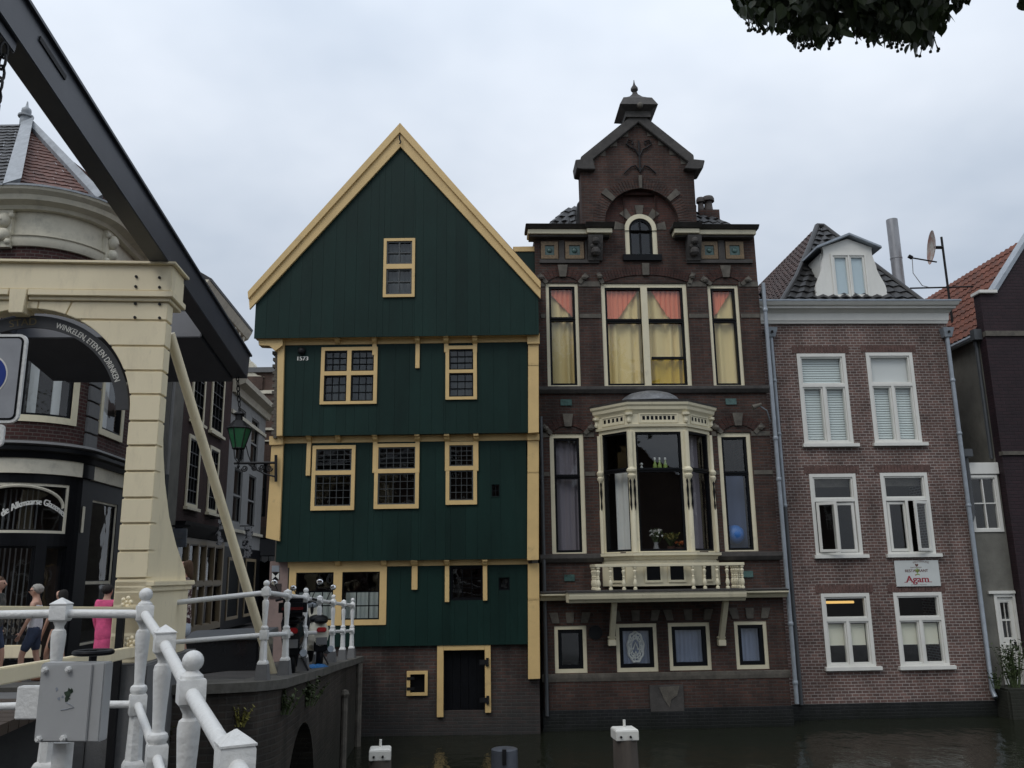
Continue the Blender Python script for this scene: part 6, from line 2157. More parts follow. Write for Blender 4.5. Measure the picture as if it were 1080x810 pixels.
# rusticated blocks with open joints
mb = MB()
g = .011
for y0, y1 in zip(joints, joints[1:]):
    zt_, zb_ = zof(y0) - g, zof(y1) + g
    for side in (0, 1):
        if zt_ < zsp + .02:
            a, b = (uL_, uR_) if not side else (mirror(uR_), mirror(uL_))
            mb.fbox(PF, a, b, zb_, zt_, DP - .02, 0)
        else:
            n = 8
            pts = []
            for k in range(n + 1):
                z = zb_ + (zt_ - zb_) * k / n
                pts.append((uc + math.sqrt(max(0, ra_ ** 2 - (max(z, zsp) - zsp) ** 2)), z))
            ext = .12 if zt_ > zsp + .3 else 0
            poly = [(uR_, zb_), (uR_, zt_)] + list(reversed(pts))
            if side: poly = [(mirror(u), z) for u, z in reversed(poly)]
            mb.prism(PF, poly, DP - .02, 0)
# wedge blocks round the crown
z338 = zof(338) + g
def arcpt(u): return (u, zsp + math.sqrt(max(0, ra_ ** 2 - (u - uc) ** 2)))
ju = [PF.px(31, 320)[0], PF.px(39, 330)[0], PF.px(69, 335)[0], uc + math.sqrt(ra_ ** 2 - (z338 - zsp) ** 2)]
for side in (0, 1):
    for i in range(3):
        a, b = ju[i] + g / 2, ju[i + 1] - g / 2
        dir_ = lambda u: (u + (u - uc) * (zl0 - arcpt(u)[1]) / max(.2, arcpt(u)[1] - zsp))
        low = [arcpt(a + (b - a) * k / 6) for k in range(7)]
        ta = dir_(a) if i else a
        tb = dir_(b) if i < 2 else uR_
        poly = low + ([(uR_, z338)] if i == 2 else []) + [(tb, zl0 - .004), (ta, zl0 - .004)]
        if side: poly = [(mirror(u), z) for u, z in reversed(poly)]
        mb.prism(PF, poly, DP - .02, -.001)
mb.build('rusticated_block', cr, BR, smooth=0, bevel=.006)
# keystone
mb = MB(); a, b = PF.px(10.5, 325)[0], PF.px(29.5, 325)[0]
mb.prism(PF, [(a + .02, zof(333)), (b - .02, zof(333)), (b, zof(308)), (a, zof(308))], DP - .02, .07)
mb.build('keystone', cr, BR, smooth=0, bevel=.008)
# lintel
uE0, uE1 = mirror(uR_), uR_
mb = MB()
mb.fbox(PF, uE0 - .04, uE1 + .04, zof(308), zl1, -.46, .05)
mb.build('lintel', cr, BR, smooth=0, bevel=.008)
mb = MB()
for k, (y0, y1, o) in enumerate(((318.4, 314.5, .03), (314.4, 308.3, .07))):
    for a, b in (((uE0 - o, PF.px(10, 325)[0] - .002), (PF.px(30, 325)[0] + .002, uE1 + o))):
        mb.fbox(PF, a, b, zof(y0), zof(y1), -.42 - o, o)
mb.build('architrave_moulding', cr, BR, smooth=0, bevel=.006)
mb = MB(); mb.fbox(PF, uE0 - .09, uE1 + .09, zl1 + .001, zl1 + .035, -.5, .1)
mb.build('lintel_capping', cr, BR, smooth=0, bevel=.006)
for x, y in ((145, 292), (172, 293), (144.5, 302.5), (171.5, 303.3), (144, 320.5), (171, 321), (143.5, 335), (170, 335.5)):
    oo = .05 if y < 308 else 0
    u, z = PF.px(min(x, 169.5) - 1, y, oo)
    mb = MB(); mb.tube([PF.W(u, oo - .01, z), PF.W(u, oo + .02, z)], .017, 8); mb.build('bolt', M['iron'], BR)
# landward side plate with flared foot, and its base
SP = PF.W(uR_, 0, 0)
SF = F((SP.x, SP.y), AX + 90)
fl = [(173, 446), (173.5, 480), (175.2, 510), (179.5, 545), (187, 575), (196, 601), (197, 612)]
prof = []
for x, y in fl: 
    t, z = SF.px(x, y); prof.append((max(.17, t), z))
tb, zb_ = SF.px(199.5, 690); tmax = prof[-1][0]
zcap = prof[-1][1]
mb = MB(); mb.prism(SF, [(.02, prof[-1][1]), (.02, zof(440))] + [(.17, zof(440))] + prof, -(uR_ - uL_) + .03, -.012)
mb.build('flared_side', cr, BR, smooth=0)
mb = MB(); zb0 = zof(699)
mb.fbox(SF, .0, tmax + .0, zb0, zcap - .12, -(uR_ - uL_), .03)
mb.fbox(SF, -.0, tmax + .04, zcap - .119, zcap - .06, -(uR_ - uL_), .06)
mb.fbox(SF, -.0, tmax + .07, zcap - .059, zcap, -(uR_ - uL_), .09)
mb.build('pillar_base', cr, BR, smooth=0, bevel=.008)
mb = MB(); mb.fbox(PF, uL_ - .12, uR_ + .12, -3.5, zb0 - .002, -1.9, .14); mb.fbox(PF, mirror(uR_) - .12, mirror(uL_) + .12, -3.5, zb0 - .002, -1.9, .14); mb.fbox(PF, mirror(uL_) + .121, uL_ - .121, -3.5, .3, -1.9, .1)

tag(mb.build('bridge_abutment', M['bluestone'], None, smooth=0, bevel=.02), 'grey stone bridge abutment under the cream portal pillar', 'abutment')
# sign band inside the arch
mb = MB()
r0, r1 = ra_ - .205, ra_ - .055
oS = -.12
n = 40
for k in range(n):
    a, b = R(2) + (math.pi - R(4)) * k / n, R(2) + (math.pi - R(4)) * (k + 1) / n
    mb.prism(PF, [(uc + r0 * math.cos(a), zsp + r0 * math.sin(a)), (uc + r1 * math.cos(a), zsp + r1 * math.sin(a)), (uc + r1 * math.cos(b), zsp + r1 * math.sin(b)), (uc + r0 * math.cos(b), zsp + r0 * math.sin(b))], oS - .03, oS)
asg = mb.build('arch_sign', paint('arch_sign_grey', (.045, .046, .05), .5, .1, 4, 0), None, smooth=0, weld=True)
tag(asg, 'dark curved sign inside the cream arch reading WINKELEN, ETEN EN DRINKEN', 'sign')
def on_arch(ang0):
    def f(x, y, e):
        t = ang0 - x / ((r0 + r1) / 2)
        rr2 = r0 + .03 + y
        return PF.W(uc + rr2 * math.cos(t), oS + .002 + e, zsp + rr2 * math.sin(t))
    return f
mb = MB()
vs, _ = glyphs('WINKELEN, ETEN EN DRINKEN')
wtxt = max(v.x for v in vs)
L = (R(77) - R(21.5)) * (r0 + r1) / 2
sz = .098
text_to(mb, 'WINKELEN, ETEN EN DRINKEN', sz, on_arch(R(76)), L / (wtxt * sz), bold=.0022, align=0)
mb.build('lettering', M['white'], asg, smooth=0)
mb = MB(); text_to(mb, 'STAD', .125, on_arch(R(96.3)), 1.05, bold=.002, align=.5)
mb.build('large_lettering', paint('dull_gold', (.16, .12, .05), .5, .05, 3, 0), asg, smooth=0)
# balance beams
def beamset(dx):
    a = Vector((-4.205 + dx, 5.5, 6.42)); b = Vector((-4.36 + dx, 13.45, 4.92))
    upv = (0, .19, .98)
    mb = MB(); mb.bar(a, b, .23, .40, upv); 
    o = mb.build('balance_beam', M['steel'], BR, smooth=0, bevel=.008)
    mb = MB(); off = Vector((0, .037, .195)); mb.bar(a + off, b + off, .30, .03, upv); mb.build('top_flange', M['steel'], o, smooth=0)
    return a, b
ba, bb_ = beamset(0)
beamset(-2 * (uR_ - uc) + .32)
lx = -2 * (uR_ - uc) + .32
mb = MB()
ca0, ca1 = ba.lerp(bb_, .80), ba.lerp(bb_, 1.0)
w = abs(lx) - .24
for_ = Vector((lx / 2, 0, 0))
mb.bar(ca0 + for_ + Vector((0, 0, -.03)), ca1 + for_ + Vector((0, 0, -.03)), w, .42, (0, .19, .98))
mb.build('counterweight', M['steel'], BR, smooth=0, bevel=.01)
mb = MB(); c0 = ba.lerp(bb_, .10)
mb.bar(c0 + Vector((.08, 0, -.26)), c0 + Vector((lx, 0, -.26)), .30, .11, (0, .19, .98))
mb.build('cross_beam', M['steel'], BR, smooth=0, bevel=.01)
for k, (x, y) in enumerate(((24, 22), (36, 47))):
    p = at(x, y, 6.9 if k else 6.6)
# hinge strap on the beam's flank
mb = MB(); h0, h1 = ba.lerp(bb_, .15), ba.lerp(bb_, .21)
sd = Vector((.118, 0, .06)); mb.bar(h0 + sd, h1 + sd, .02, .05, (0, .19, .98)); mb.build('strap', M['iron'], BR, smooth=0)
# chain
def chain(a, b, r, wire, name, parent, mat):
    a, b = Vector(a), Vector(b); d = b - a; n = max(2, int(d.length / (r * 3.0))); dn = d.normalized()
    mb = MB(); xx = dn.cross(Vector((.3, 1, 0))).normalized(); yy = dn.cross(xx)
    for k in range(n):
        c = a + d * (k + .5) / n
        e = xx if k % 2 else yy
        mb.tube([c + dn * (r * 2.05 * math.cos(t)) + e * (r * math.sin(t)) for t in [2 * math.pi * j / 10 for j in range(11)]], wire, 5, cap=False)
    return mb.build(name, mat, parent, smooth=60)
p = at(5, 47, 6.3); pe_ = Vector((p.x + .02, p.y, 1.5))
chain(p, (p.x - .03, p.y, p.z - 1.8), .035, .012, 'lift_chain', BR, M['iron'])
p = at(250, 391, 13.35); chain(p, at(252.5, 429, 13.35), .025, .009, 'pull_chain', BR, M['iron'])
# landward stay
s0, s1 = at(179, 352, 10.65), at(288, 707, 13.2)
s1.z = zq(13.2)
mb = MB(); mb.tube([s0, s1], .065, 14); mb.build('stay', cr, BR)
# deck: planks, cream rail beams, guide post
dR0, dR1 = Vector((-3.73, 6.25, 0)), Vector((-4.42, 9.95, 0))
dd_ = (dR1 - dR0) / 3.7
n0 = dR0 - dd_ * .5
def dk_(t, side, z): 
    p = n0 + dd_ * t; return Vector((p.x - side, p.y, z))
zd = lambda t: .34
mb = MB()
T_ = (dR1 - n0).length / dd_.length
for k in range(16):
    a, b = T_ * k / 16 + .01, T_ * (k + 1) / 16 - .01
    mb.hexa([dk_(a, 0.55, zd(a) - .1), dk_(b, .55, zd(b) - .1), dk_(b, 2.6, zd(b) - .1), dk_(a, 2.6, zd(a) - .1), dk_(a, .55, zd(a)), dk_(b, .55, zd(b)), dk_(b, 2.6, zd(b)), dk_(a, 2.6, zd(a))])
dkk = mb.build('deck', M['floor'], BR, smooth=0)
for side in (0, 2.62):
    p0, p1 = at(0, 644.5, 6.25), at(137, 643.5, 9.95)
    q0, q1 = at(0, 713, 6.25), at(140, 687.5, 9.95)
    ext = 1.22
    for nm, a, b, hh_ in (('deck_hand_rail', p0, p1, .07), ('deck_edge_beam', q0, q1, .115)):
        a2 = b + (a - b) * ext
        sh = Vector((-side, 0, 0))
        mb = MB(); mb.bar(a2 + sh, b + sh, .08 if side == 0 else .08, hh_); mb.build(nm, cr, BR, smooth=0, bevel=.008)
    for t in (.3, .75):
        a = p0.lerp(p1, t - .3) if False else p1 + (p0 - p1) * (1.2 - t * .6); b = q1 + (q0 - q1) * (1.2 - t * .6)
        if side:
            mb = MB(); mb.bar(b + sh, a + sh, .05, .05, (0, 1, 0)); mb.build('deck_baluster', cr, BR, smooth=0)
for k, (x, y) in enumerate(((133.5, 635), (137.5, 677))):
    c = at(x, y, 9.85)
    mb = MB()
    for j in range(5):
        a = 2 * math.pi * j / 5
        mb.ball(c + Vector((.045 * math.cos(a), 0, .045 * math.sin(a))), .026, 8, 1, .7, 1)
    mb.ball(c, .022, 8)
    mb.build('rosette', cr, BR, smooth=60)
g0, g1 = at(128, 648, 9.8), at(121, 745, 9.8)
mb = MB(); mb.bar(g1 + Vector((0, 0, -1.4)), g0, .075, .05, (0, 1, 0)); mb.build('guide_post', M['iron'], BR, smooth=0)

# ================================================================ control cabinet on its own post
CB = thing('control_cabinet', 'grey white steel control cabinet with black handwheel beside the near railing', 'cabinet', at(68, 800, 4.75))
CF = F((at(75, 740, 4.7).x, at(75, 740, 4.7).y), -4)
cbx = CF.rect(40, 107.5, 699, 783)
mb = MB(); mb.fbox(CF, cbx[0], cbx[1], cbx[2], cbx[3], -.085, 0); mb.build('cabinet_body', M['cab'], CB, smooth=0, bevel=.006)
lid = MB(); lid.fbox(CF, cbx[0] + .005, cbx[1] - .062, cbx[2] + .006, cbx[3] - .006, .001, .012); ld = lid.build('lid', M['cab'], CB, smooth=0, bevel=.004)
mb = MB()
for x, y in ((46, 706.5), (71, 706), (39.5, 779.5), (65.5, 778.5)):
    u, z = CF.px(x + 1.2, y, .02)
    mb = MB(); mb.lathe(CF.W(u, .012, z), [(.012, 0)], 6) if False else mb.tube([CF.W(u, .012, z), CF.W(u, .03, z)], .016, 6)
    mb.tube([CF.W(u, .03, z), CF.W(u, .037, z)], .009, 8)
    mb.build('hex_bolt', M['rail'], ld, smooth=0)
# worn sticker marks
def blot(px, py, r, seed, mat):
    q = random.Random(seed); u, z = CF.px(px, py, .0125); mb = MB()
    mb.prism(CF, [(u + r * q.uniform(.4, 1.2) * math.cos(t), z + r * q.uniform(.5, 1.3) * math.sin(t)) for t in [2 * math.pi * k / 11 for k in range(11)]], .0122, .0135)
    return mb.build('sticker_remnant', mat, ld, smooth=0)
inkg = paint('faded_green_ink', (.02, .035, .02), .6, .4, 30, 0); inkb = paint('faded_grey_ink', (.2, .22, .25), .6, .3, 30, 0)
blot(72.5, 731, .024, 1, inkg); blot(71, 737, .016, 2, inkg); blot(75.5, 728.5, .012, 3, inkg); blot(60, 727, .01, 4, inkb); blot(62, 737, .008, 5, inkb); blot(66, 735, .007, 6, inkb)
mb = MB(); mb.tube([CF.W(*CF.px(x, y, .013)[:1], .0135, CF.px(x, y, .013)[1]) for x, y in ((64, 749), (70, 748), (78, 746), (74, 743), (70, 741))], .002, 4); mb.build('scrawl', inkb, ld)
sb = CF.rect(16, 41, 724, 759, -.09)
mb = MB(); mb.fbox(CF, sb[0], sb[1], sb[2], sb[3], -.15, -.09); mb.build('side_box', M['rail'], CB, smooth=0, bevel=.006)
u0_, zt_ = CF.px(66, 783, -.1)
p0 = CF.W(u0_, -.11, 0); p0.z = .22
mb = MB(); mb.lathe(p0, [(.05, -.3), (.05, zt_ - p0.z)], 14); mb.build('cabinet_post', M['rail'], CB)
u, z = CF.px(98.5, 688, -.1)
ctr = CF.W(u, -.1, z)
mb = MB(); mb.tube([ctr + Vector((.092 * math.cos(t), .092 * math.sin(t), 0)) for t in [2 * math.pi * k / 28 for k in range(29)]], .014, 8)
for k in range(4):
    a = math.pi / 2 * k + .4; mb.tube([ctr, ctr + Vector((.09 * math.cos(a), .09 * math.sin(a), 0))], .009, 6)
mb.tube([ctr + Vector((0, 0, -.075)), ctr + Vector((0, 0, .015))], .02, 10)
mb.build('handwheel', M['black'], CB)

# ================================================================ traffic sign at the left edge
TS = thing('traffic_sign', 'grey traffic sign panel with blue disc at the far left edge', 'sign', (-3.22, 5.3, .2))
TF = F((at(-15, 400, 5.3).x, 5.3), 2)
ts = TF.rect(-54, 24, 352.5, 446)
def rrect(a, r, n=5):
    u0, u1, z0, z1 = a; out = []
    for cx, cz, t0 in ((u1 - r, z1 - r, 0), (u0 + r, z1 - r, 90), (u0 + r, z0 + r, 180), (u1 - r, z0 + r, 270)):
        out += [(cx + r * math.cos(R(t0 + 90 * k / n)), cz + r * math.sin(R(t0 + 90 * k / n))) for k in range(n + 1)]
    return out
ins = lambda a, d: (a[0] + d, a[1] - d, a[2] + d, a[3] - d)
sgrey = paint('sign_face_grey', (.3, .31, .33), .4, .12, 5, .03)
mb = MB(); mb.prism(TF, rrect(ts, .05), -.02, .0); pnl = mb.build('sign_panel', M['rail'], TS, smooth=0)
mb = MB(); mb.prism(TF, rrect(ins(ts, .018), .035), .0, .003); mb.build('sign_border', M['black'], TS, smooth=0)
mb = MB(); mb.prism(TF, rrect(ins(ts, .03), .028), .0031, .005); mb.build('sign_face', sgrey, TS, smooth=0)
cu, cz = TF.px(-15, 396)
rd_ = TF.px(8.6, 396)[0] - cu
mb = MB(); mb.prism(TF, [(cu + rd_ * math.cos(2 * math.pi * k / 40), cz + rd_ * math.sin(2 * math.pi * k / 40)) for k in range(40)], .0051, .007); mb.build('disc_ring', M['white'], TS, smooth=0)
mb = MB(); mb.prism(TF, [(cu + rd_ * .93 * math.cos(2 * math.pi * k / 40), cz + rd_ * .93 * math.sin(2 * math.pi * k / 40)) for k in range(40)], .0071, .009); mb.build('blue_disc', paint('sign_blue', (.01, .035, .22), .4, .05, 3, 0), TS, smooth=0)
t2 = TF.rect(-33, 3.5, 447.5, 471)
mb = MB(); mb.prism(TF, rrect(t2, .03), -.02, .0); mb.build('lower_panel', M['rail'], TS, smooth=0)
mb = MB(); p0 = TF.W(cu, -.05, .25); mb.tube([p0, (p0.x, p0.y, ts[3] + .02)], .03, 12); mb.build('sign_post', M['zinc'], TS)

# ================================================================ mooring posts in the canal
wood = paint('weathered_pile_wood', (.085, .07, .058), .85, .3, 3, .5, 20, dirt=((.03, .03, .025), 5, .45, .75, .7), stretch=(1, 1, .15))
for k, (px, ycap, yb_, wtop, lab) in enumerate(((401, 791, 800, 23, 'wooden mooring pile with white cap near the quay wall arch'), (659, 770, 779, 25, 'wooden mooring pile with white cap in front of the brown house'))):
    Yb = 13.6
    t = thing('mooring_post', lab, 'mooring post', at(px, 900, Yb) * 1.0, 'white capped mooring piles in the canal')
    top = at(px, yb_, Yb)
    r = wtop / 2 * Yb / 905
    tilt = Vector((.0, 0, 0))
    mb = MB(); mb.tube([(top.x + .02, Yb, -4), (top.x, Yb, top.z)], [r * 1.25, r * .95], 16); mb.build('pile', wood, t, smooth=50)
    mb = MB(); h = (yb_ - ycap) * Yb / 905
    mb.lathe((top.x, Yb, top.z - .002), [(r * .92, 0), (r * .92, h), (r * .82, h + .02), (.01, h + .03)], sq=True, rot=.12); cp_ = mb.build('cap', M['white'], t, smooth=0, bevel=.008)
    mb = MB(); mb.tube([(top.x, Yb, top.z + h), (top.x, Yb, top.z + h + .13)], .02, 8); mb.build('cap_pin', M['white'], cp_)
    for s in (-.4, .35):
        mb = MB(); mb.tube([(top.x + r * s, Yb - r * 1.0 - .02, top.z + h * .4), (top.x + r * s, Yb - r * .8, top.z + h * .4)], .018, 6); mb.build('cap_bolt', M['iron'], cp_)
t = thing('mooring_pile', 'dark sheet metal capped mooring pile between the two white capped ones', 'mooring post', at(532, 900, 13.6))
top = at(532, 790, 13.6); r = 26 / 2 * 13.6 / 905
mb = MB(); mb.tube([(top.x, 13.6, -4), (top.x, 13.6, top.z - .25)], r * .94, 20); mb.build('pile', wood, t)
mb = MB(); mb.tube([(top.x, 13.6, top.z - .6), (top.x, 13.6, top.z), (top.x, 13.6, top.z + .01)], [r * 1.02, r, r * .9], 24); mb.build('metal_sleeve', paint('grey_metal_sleeve', (.10, .11, .13), .4, .2, 4, .1, 30, metal=.4), t, smooth=40)
mb = MB(); mb.box((top.x - .03, 13.6 - r - .03, top.z - .18), (top.x + .03, 13.6 - r + .02, top.z + .03)); mb.build('sleeve_clasp', M['iron'], t, smooth=0)
# ================================================================ corner shop with the rounded front
sp_ = [(-24, 19.0), (-11.5, 19.0)]
for k in range(1, 10):
    a = R(-90 + 86 * k / 10)
    sp_.append((-11.5 + 1.3 * math.cos(a), 20.3 + 1.3 * math.sin(a)))
sp_ += [(-10.2, 20.25), (-10.2 - .075 * 4.2, 24.5)]
KF = PathF(sp_)
K = thing('corner_shop', 'corner shop with rounded brick front, cream cornice and black shopfront', 'shop', (-12, 19.5, -.3))
KE = KF.L[-1] - .001
KS = 5.0
kz = lambda y, x=16: KF.px(x, y)[1]
zK = {'ct': kz(208), 'cb': kz(224), 'fb': kz(250), 'mb': kz(260), 'win_b': kz(446), 'ledge': kz(466), 'fas_t': kz(483), 'fas_b': kz(499), 'sh_t': kz(506), 'sh_b': kz(562)}
r1 = KF.rect(18, 84, 345, 446); r1 = (r1[0], r1[1], r1[2], zK['mb'] - 1.1)
r2 = KF.rect(106, 131, 370, 463); r2 = (r2[0], r2[1], r1[2], r1[3])
if r2[1] > KE - .3: r2 = (r2[0], KE - .4, r2[2], r2[3])
r0_ = (KS + .4, r1[0] - 1.4, r1[2], r1[3])
mb = MB(); mb.panel(KF, KS, KE, zK['ledge'], zK['mb'], [r1, r2, r0_], -.22, 0)
mb.build('wall', M['shopbrick'], K, smooth=25)
for r_ in (r1, r2, r0_):
    window(K, KF, r_, .05, M['ivory'], M['black'], fw=.15, sw=.05, gmat=M['glass'], d=.16, cs=(0, 1), rs=(0, 1))
    mb = MB(); mb.fbox(KF, r_[0] + .2, r_[0] + .2 + (r_[1] - r_[0]) * .18, r_[2] + .16, r_[3] - .2, -.35, -.3); mb.fbox(KF, r_[1] - .3 - (r_[1] - r_[0]) * .14, r_[1] - .25, r_[2] + .16, r_[3] - .2, -.35, -.3)
    mb.build('side_curtain', M['wcurtain'], K, smooth=0)
# stone quoin strip between the windows
qa = KF.px(92, 420)[0]; qb = KF.px(104, 420)[0]
mb = MB()
n = 12
for k in range(n):
    z0, z1 = zK['ledge'] + (zK['mb'] - zK['ledge']) * k / n, zK['ledge'] + (zK['mb'] - zK['ledge']) * (k + 1) / n
    mb.fbox(KF, qa, qb, z0 + .02, z1 - .02, 0, .06)
mb.build('quoin_strip', M['bluestone'], K, smooth=0, bevel=.01)
def kprof(name, prof, mat, u0=KS, u1=KE):
    mb = MB(); mb.profile(KF, u0, u1, prof); return mb.build(name, mat, K, smooth=30)
z = zK
kprof('cornice', [(-.1, z['cb']), (.2, z['cb']), (.25, z['cb'] + .08), (.45, z['cb'] + .14), (.5, z['cb'] + .25), (.62, z['ct'] - .06), (.65, z['ct']), (-.1, z['ct'])], M['plaster'])
kprof('cornice_lead', [(-.1, z['ct'] + .002), (.67, z['ct'] + .002), (.67, z['ct'] + .05), (-.1, z['ct'] + .15)], M['lead'])
kprof('frieze', [(-.1, z['fb']), (.04, z['fb']), (.04, z['cb'] - .002), (-.1, z['cb'] - .002)], M['plaster'])
kprof('architrave', [(-.1, z['mb']), (.07, z['mb']), (.12, z['mb'] + .1), (.12, z['fb'] - .03), (.16, z['fb'] - .002), (-.1, z['fb'] - .002)], M['plaster'])
for px in (9, 112):
    u = KF.px(px, 236)[0]
    zb2, zt2 = z['fb'], z['cb']
    mb = MB(); mb.fbox(KF, u - .17, u + .17, zb2 - .3, zt2, .041, .16)
    c = KF.W(u, .2, zt2 - .28)
    mb.ball(c, .15, 12, 1, 1, 1.25); mb.ball(KF.W(u, .18, zt2 - .62), .16, 10, 1.1, .8, 1)
    for s in (-1, 1): mb.ball(KF.W(u + s * .15, .17, zt2 - .15), .08, 8); mb.ball(KF.W(u + s * .12, .17, zt2 - .8), .08, 8)
    mb.ball(KF.W(u, .33, zt2 - .3), .04, 8)
    mb.build('carved_head', M['plaster'], K, smooth=50)
kprof('stone_ledge', [(-.1, z['ledge'] - .12), (.2, z['ledge'] - .12), (.34, z['ledge'] - .06), (.3, z['ledge'] - .0), (-.1, z['ledge'] + .05)], M['bluestone'])
kprof('black_cornice', [(-.1, z['fas_t']), (.16, z['fas_t']), (.2, z['fas_t'] + .12), (.3, z['ledge'] - .2), (.3, z['ledge'] - .122), (-.1, z['ledge'] - .122)], M['black'])
uf = KF.px(83, 490)[0]; ug = KF.px(94, 495)[0]
kprof('fascia', [(-.1, z['fas_b']), (.12, z['fas_b']), (.12, z['fas_t'] - .002), (-.1, z['fas_t'] - .002)], M['plaster'], KS, uf)
kprof('fascia', [(-.1, z['fas_b']), (.12, z['fas_b']), (.12, z['fas_t'] - .002), (-.1, z['fas_t'] - .002)], M['plaster'], ug, KE)
kprof('fascia_post', [(-.1, z['fas_b']), (.13, z['fas_b']), (.13, z['fas_t'] - .002), (-.1, z['fas_t'] - .002)], M['black'], uf, ug)
# black timber shopfront
s1 = KF.rect(-34, 70, 509, 560); s1 = (s1[0], s1[1], z['sh_b'], z['sh_t'] - .06)
if s1[0] < KS + .2: s1 = (KS + .2, s1[1], s1[2], s1[3])
d1 = (KF.px(-30, 620)[0], KF.px(32, 620)[0], -.1, z['sh_b'] - .28); d2 = (KF.px(43, 620)[0], KF.px(65, 620)[0], -.1, z['sh_b'] - .28)
s2 = (KF.px(93, 560)[0], KF.px(120, 560)[0], .1, z['sh_t'] - .3)
d1 = (max(d1[0], KS + .3), d1[1], d1[2], d1[3])
mb = MB(); mb.panel(KF, KS, KE, -.6, z['fas_b'] - .002, [s1, d1, d2, s2], -.2, .04)
mb.build('shopfront', M['black'], K, smooth=0)
def kwin(r, o, cs=(0, 1), rs=(0, 1), mat=M['plaster'], fw=.06, nm='shop_window'):
    return window(K, KF, r, o, mat, M['black'], fw=fw, cs=cs, rs=rs, sw=.02, gmat=M['glass'], d=.1, name=nm)
sw1 = kwin(s1, .02); kwin(s2, .02, rs=(0, .42, 1), fw=.05)
for r in (d1, d2): kwin(r, .0, mat=M['black'], fw=.03, nm='door_glass')
# arched head inside the big pane and its lettering
mb = MB()
mu_ = (s1[0] + s1[1]) / 2; hw_ = (s1[1] - s1[0]) / 2 - .1
pts = []
for k in range(25):
    t = math.pi * k / 24
    pts.append(KF.W(mu_ + hw_ * math.cos(t), .0, s1[2] + (s1[3] - s1[2]) * (.52 + .42 * math.sin(t))))
mb.tube(pts, .035, 6); mb.build('arch_bar', M['plaster'], sw1)
mb = MB()
lx0, lx1 = KF.px(2, 540)[0], KF.px(68, 540)[0]
lc = KF.px(37, 530)
Lw = lx1 - lx0
def on_glass(x, y, e):
    t = x / (Lw / 2)
    zz_ = KF.px(37, 532)[1] - (KF.px(37, 532)[1] - KF.px(66, 547)[1]) * t * t
    # letters lean with the arc
    return KF.W((lx0 + lx1) / 2 + x + .45 * t * y, .012 + e, zz_ + y)
vs, _ = glyphs('de Alkmaarse Glazenier'); wt = max(v.x for v in vs)
text_to(mb, 'de Alkmaarse Glazenier', .2, on_glass, Lw / (wt * .2), bold=.008)
mb.build('window_lettering', M['white'], sw1, smooth=0)
# slim pilaster strip
pu = KF.px(85, 545)[0]
mb = MB(); mb.fbox(KF, pu - .05, pu + .05, kz(560, 60) if False else z['sh_b'] + .05, z['sh_t'] - .5, .041, .07); mb.build('pilaster_strip', M['plaster'], K, smooth=0, bevel=.008)
mb = MB(); mb.box((-23, 21.8, -.6), (-10.9, 22.0, z['ct'])); mb.box((-23, 19.5, z['ledge'] - .1), (-10.6, 21.7, z['ledge'])); mb.build('inner_wall', M['floor'], K, smooth=0)
# pale goods behind the glass
mb = MB()
q = random.Random(5)
for k in range(7):
    u = s1[0] + .5 + k * (s1[1] - s1[0] - 1) / 6
    mb.fbox(KF, u - .02, u + .02, -.1, s1[3] - .1, -.55, -.5)
mb.build('shop_rack', M['bluestone'], K, smooth=0)
# roof: three tiled facets meeting at a leaded hip with a finial
apex = at(27.5, 131, 21.6)
e0, e1, e2, e3 = KF.W(KS, .5, z['ct']), KF.W(12.4, .55, z['ct']), KF.W(KF.px(100, 228, .5)[0], .55, z['ct']), KF.W(KE, .5, z['ct'])
mb = MB(); tile_slope(mb, e0, e1, apex, Vector((e0.x, apex.y, apex.z)), tw=.22, th=.24, q=random.Random(2), curve=False, thick=.03); mb.build('slate_slope', M['slate'], K, smooth=0)
mb = MB(); tile_slope(mb, e1, e2, apex, apex + Vector((-.01, 0, 0)), tw=.22, th=.24, q=random.Random(3), curve=False, thick=.03)
tile_slope(mb, e2, e3, apex + Vector((.3, 3.4, 0)), apex, tw=.22, th=.24, q=random.Random(4), curve=False, thick=.03)
mb.build('tile_slope', M['browntile'], K, smooth=0)
mb = MB()
def leadhip(a, b, w0, w1):
    d = (b - a).normalized(); x = d.cross(Vector((0, -1, .3))).normalized()
    up = Vector((.1, -.12, .1))
    mb.hexa([a - x * w0, a + x * w0, a + x * w0 + up, a - x * w0 + up, b - x * w1, b + x * w1, b + x * w1 + up, b - x * w1 + up])
leadhip(e1, apex, .21, .16)
mb.build('lead_hip', M['lead'], K, smooth=0)
mb = MB(); leadhip(e2, apex, .1, .07); mb.build('lead_hip', M['lead'], K, smooth=0)
mb = MB(); mb.lathe(apex + Vector((0, -.05, -.1)), [(.14, 0), (.14, .26), (.2, .28), (.2, .33), (.1, .36), (.13, .44), (.12, .52), (.04, .6), (.015, .76)], 12)
mb.build('finial', M['lead'], K, smooth=40)

# ================================================================ buildings along the side street
XS = lambda Y: -10.2 - .075 * (Y - 20.3)
SFm = F((XS(24.5), 24.5), 94.3)
def suz(x, y, o=0): return SFm.px(x, y, o)
zg = -.3
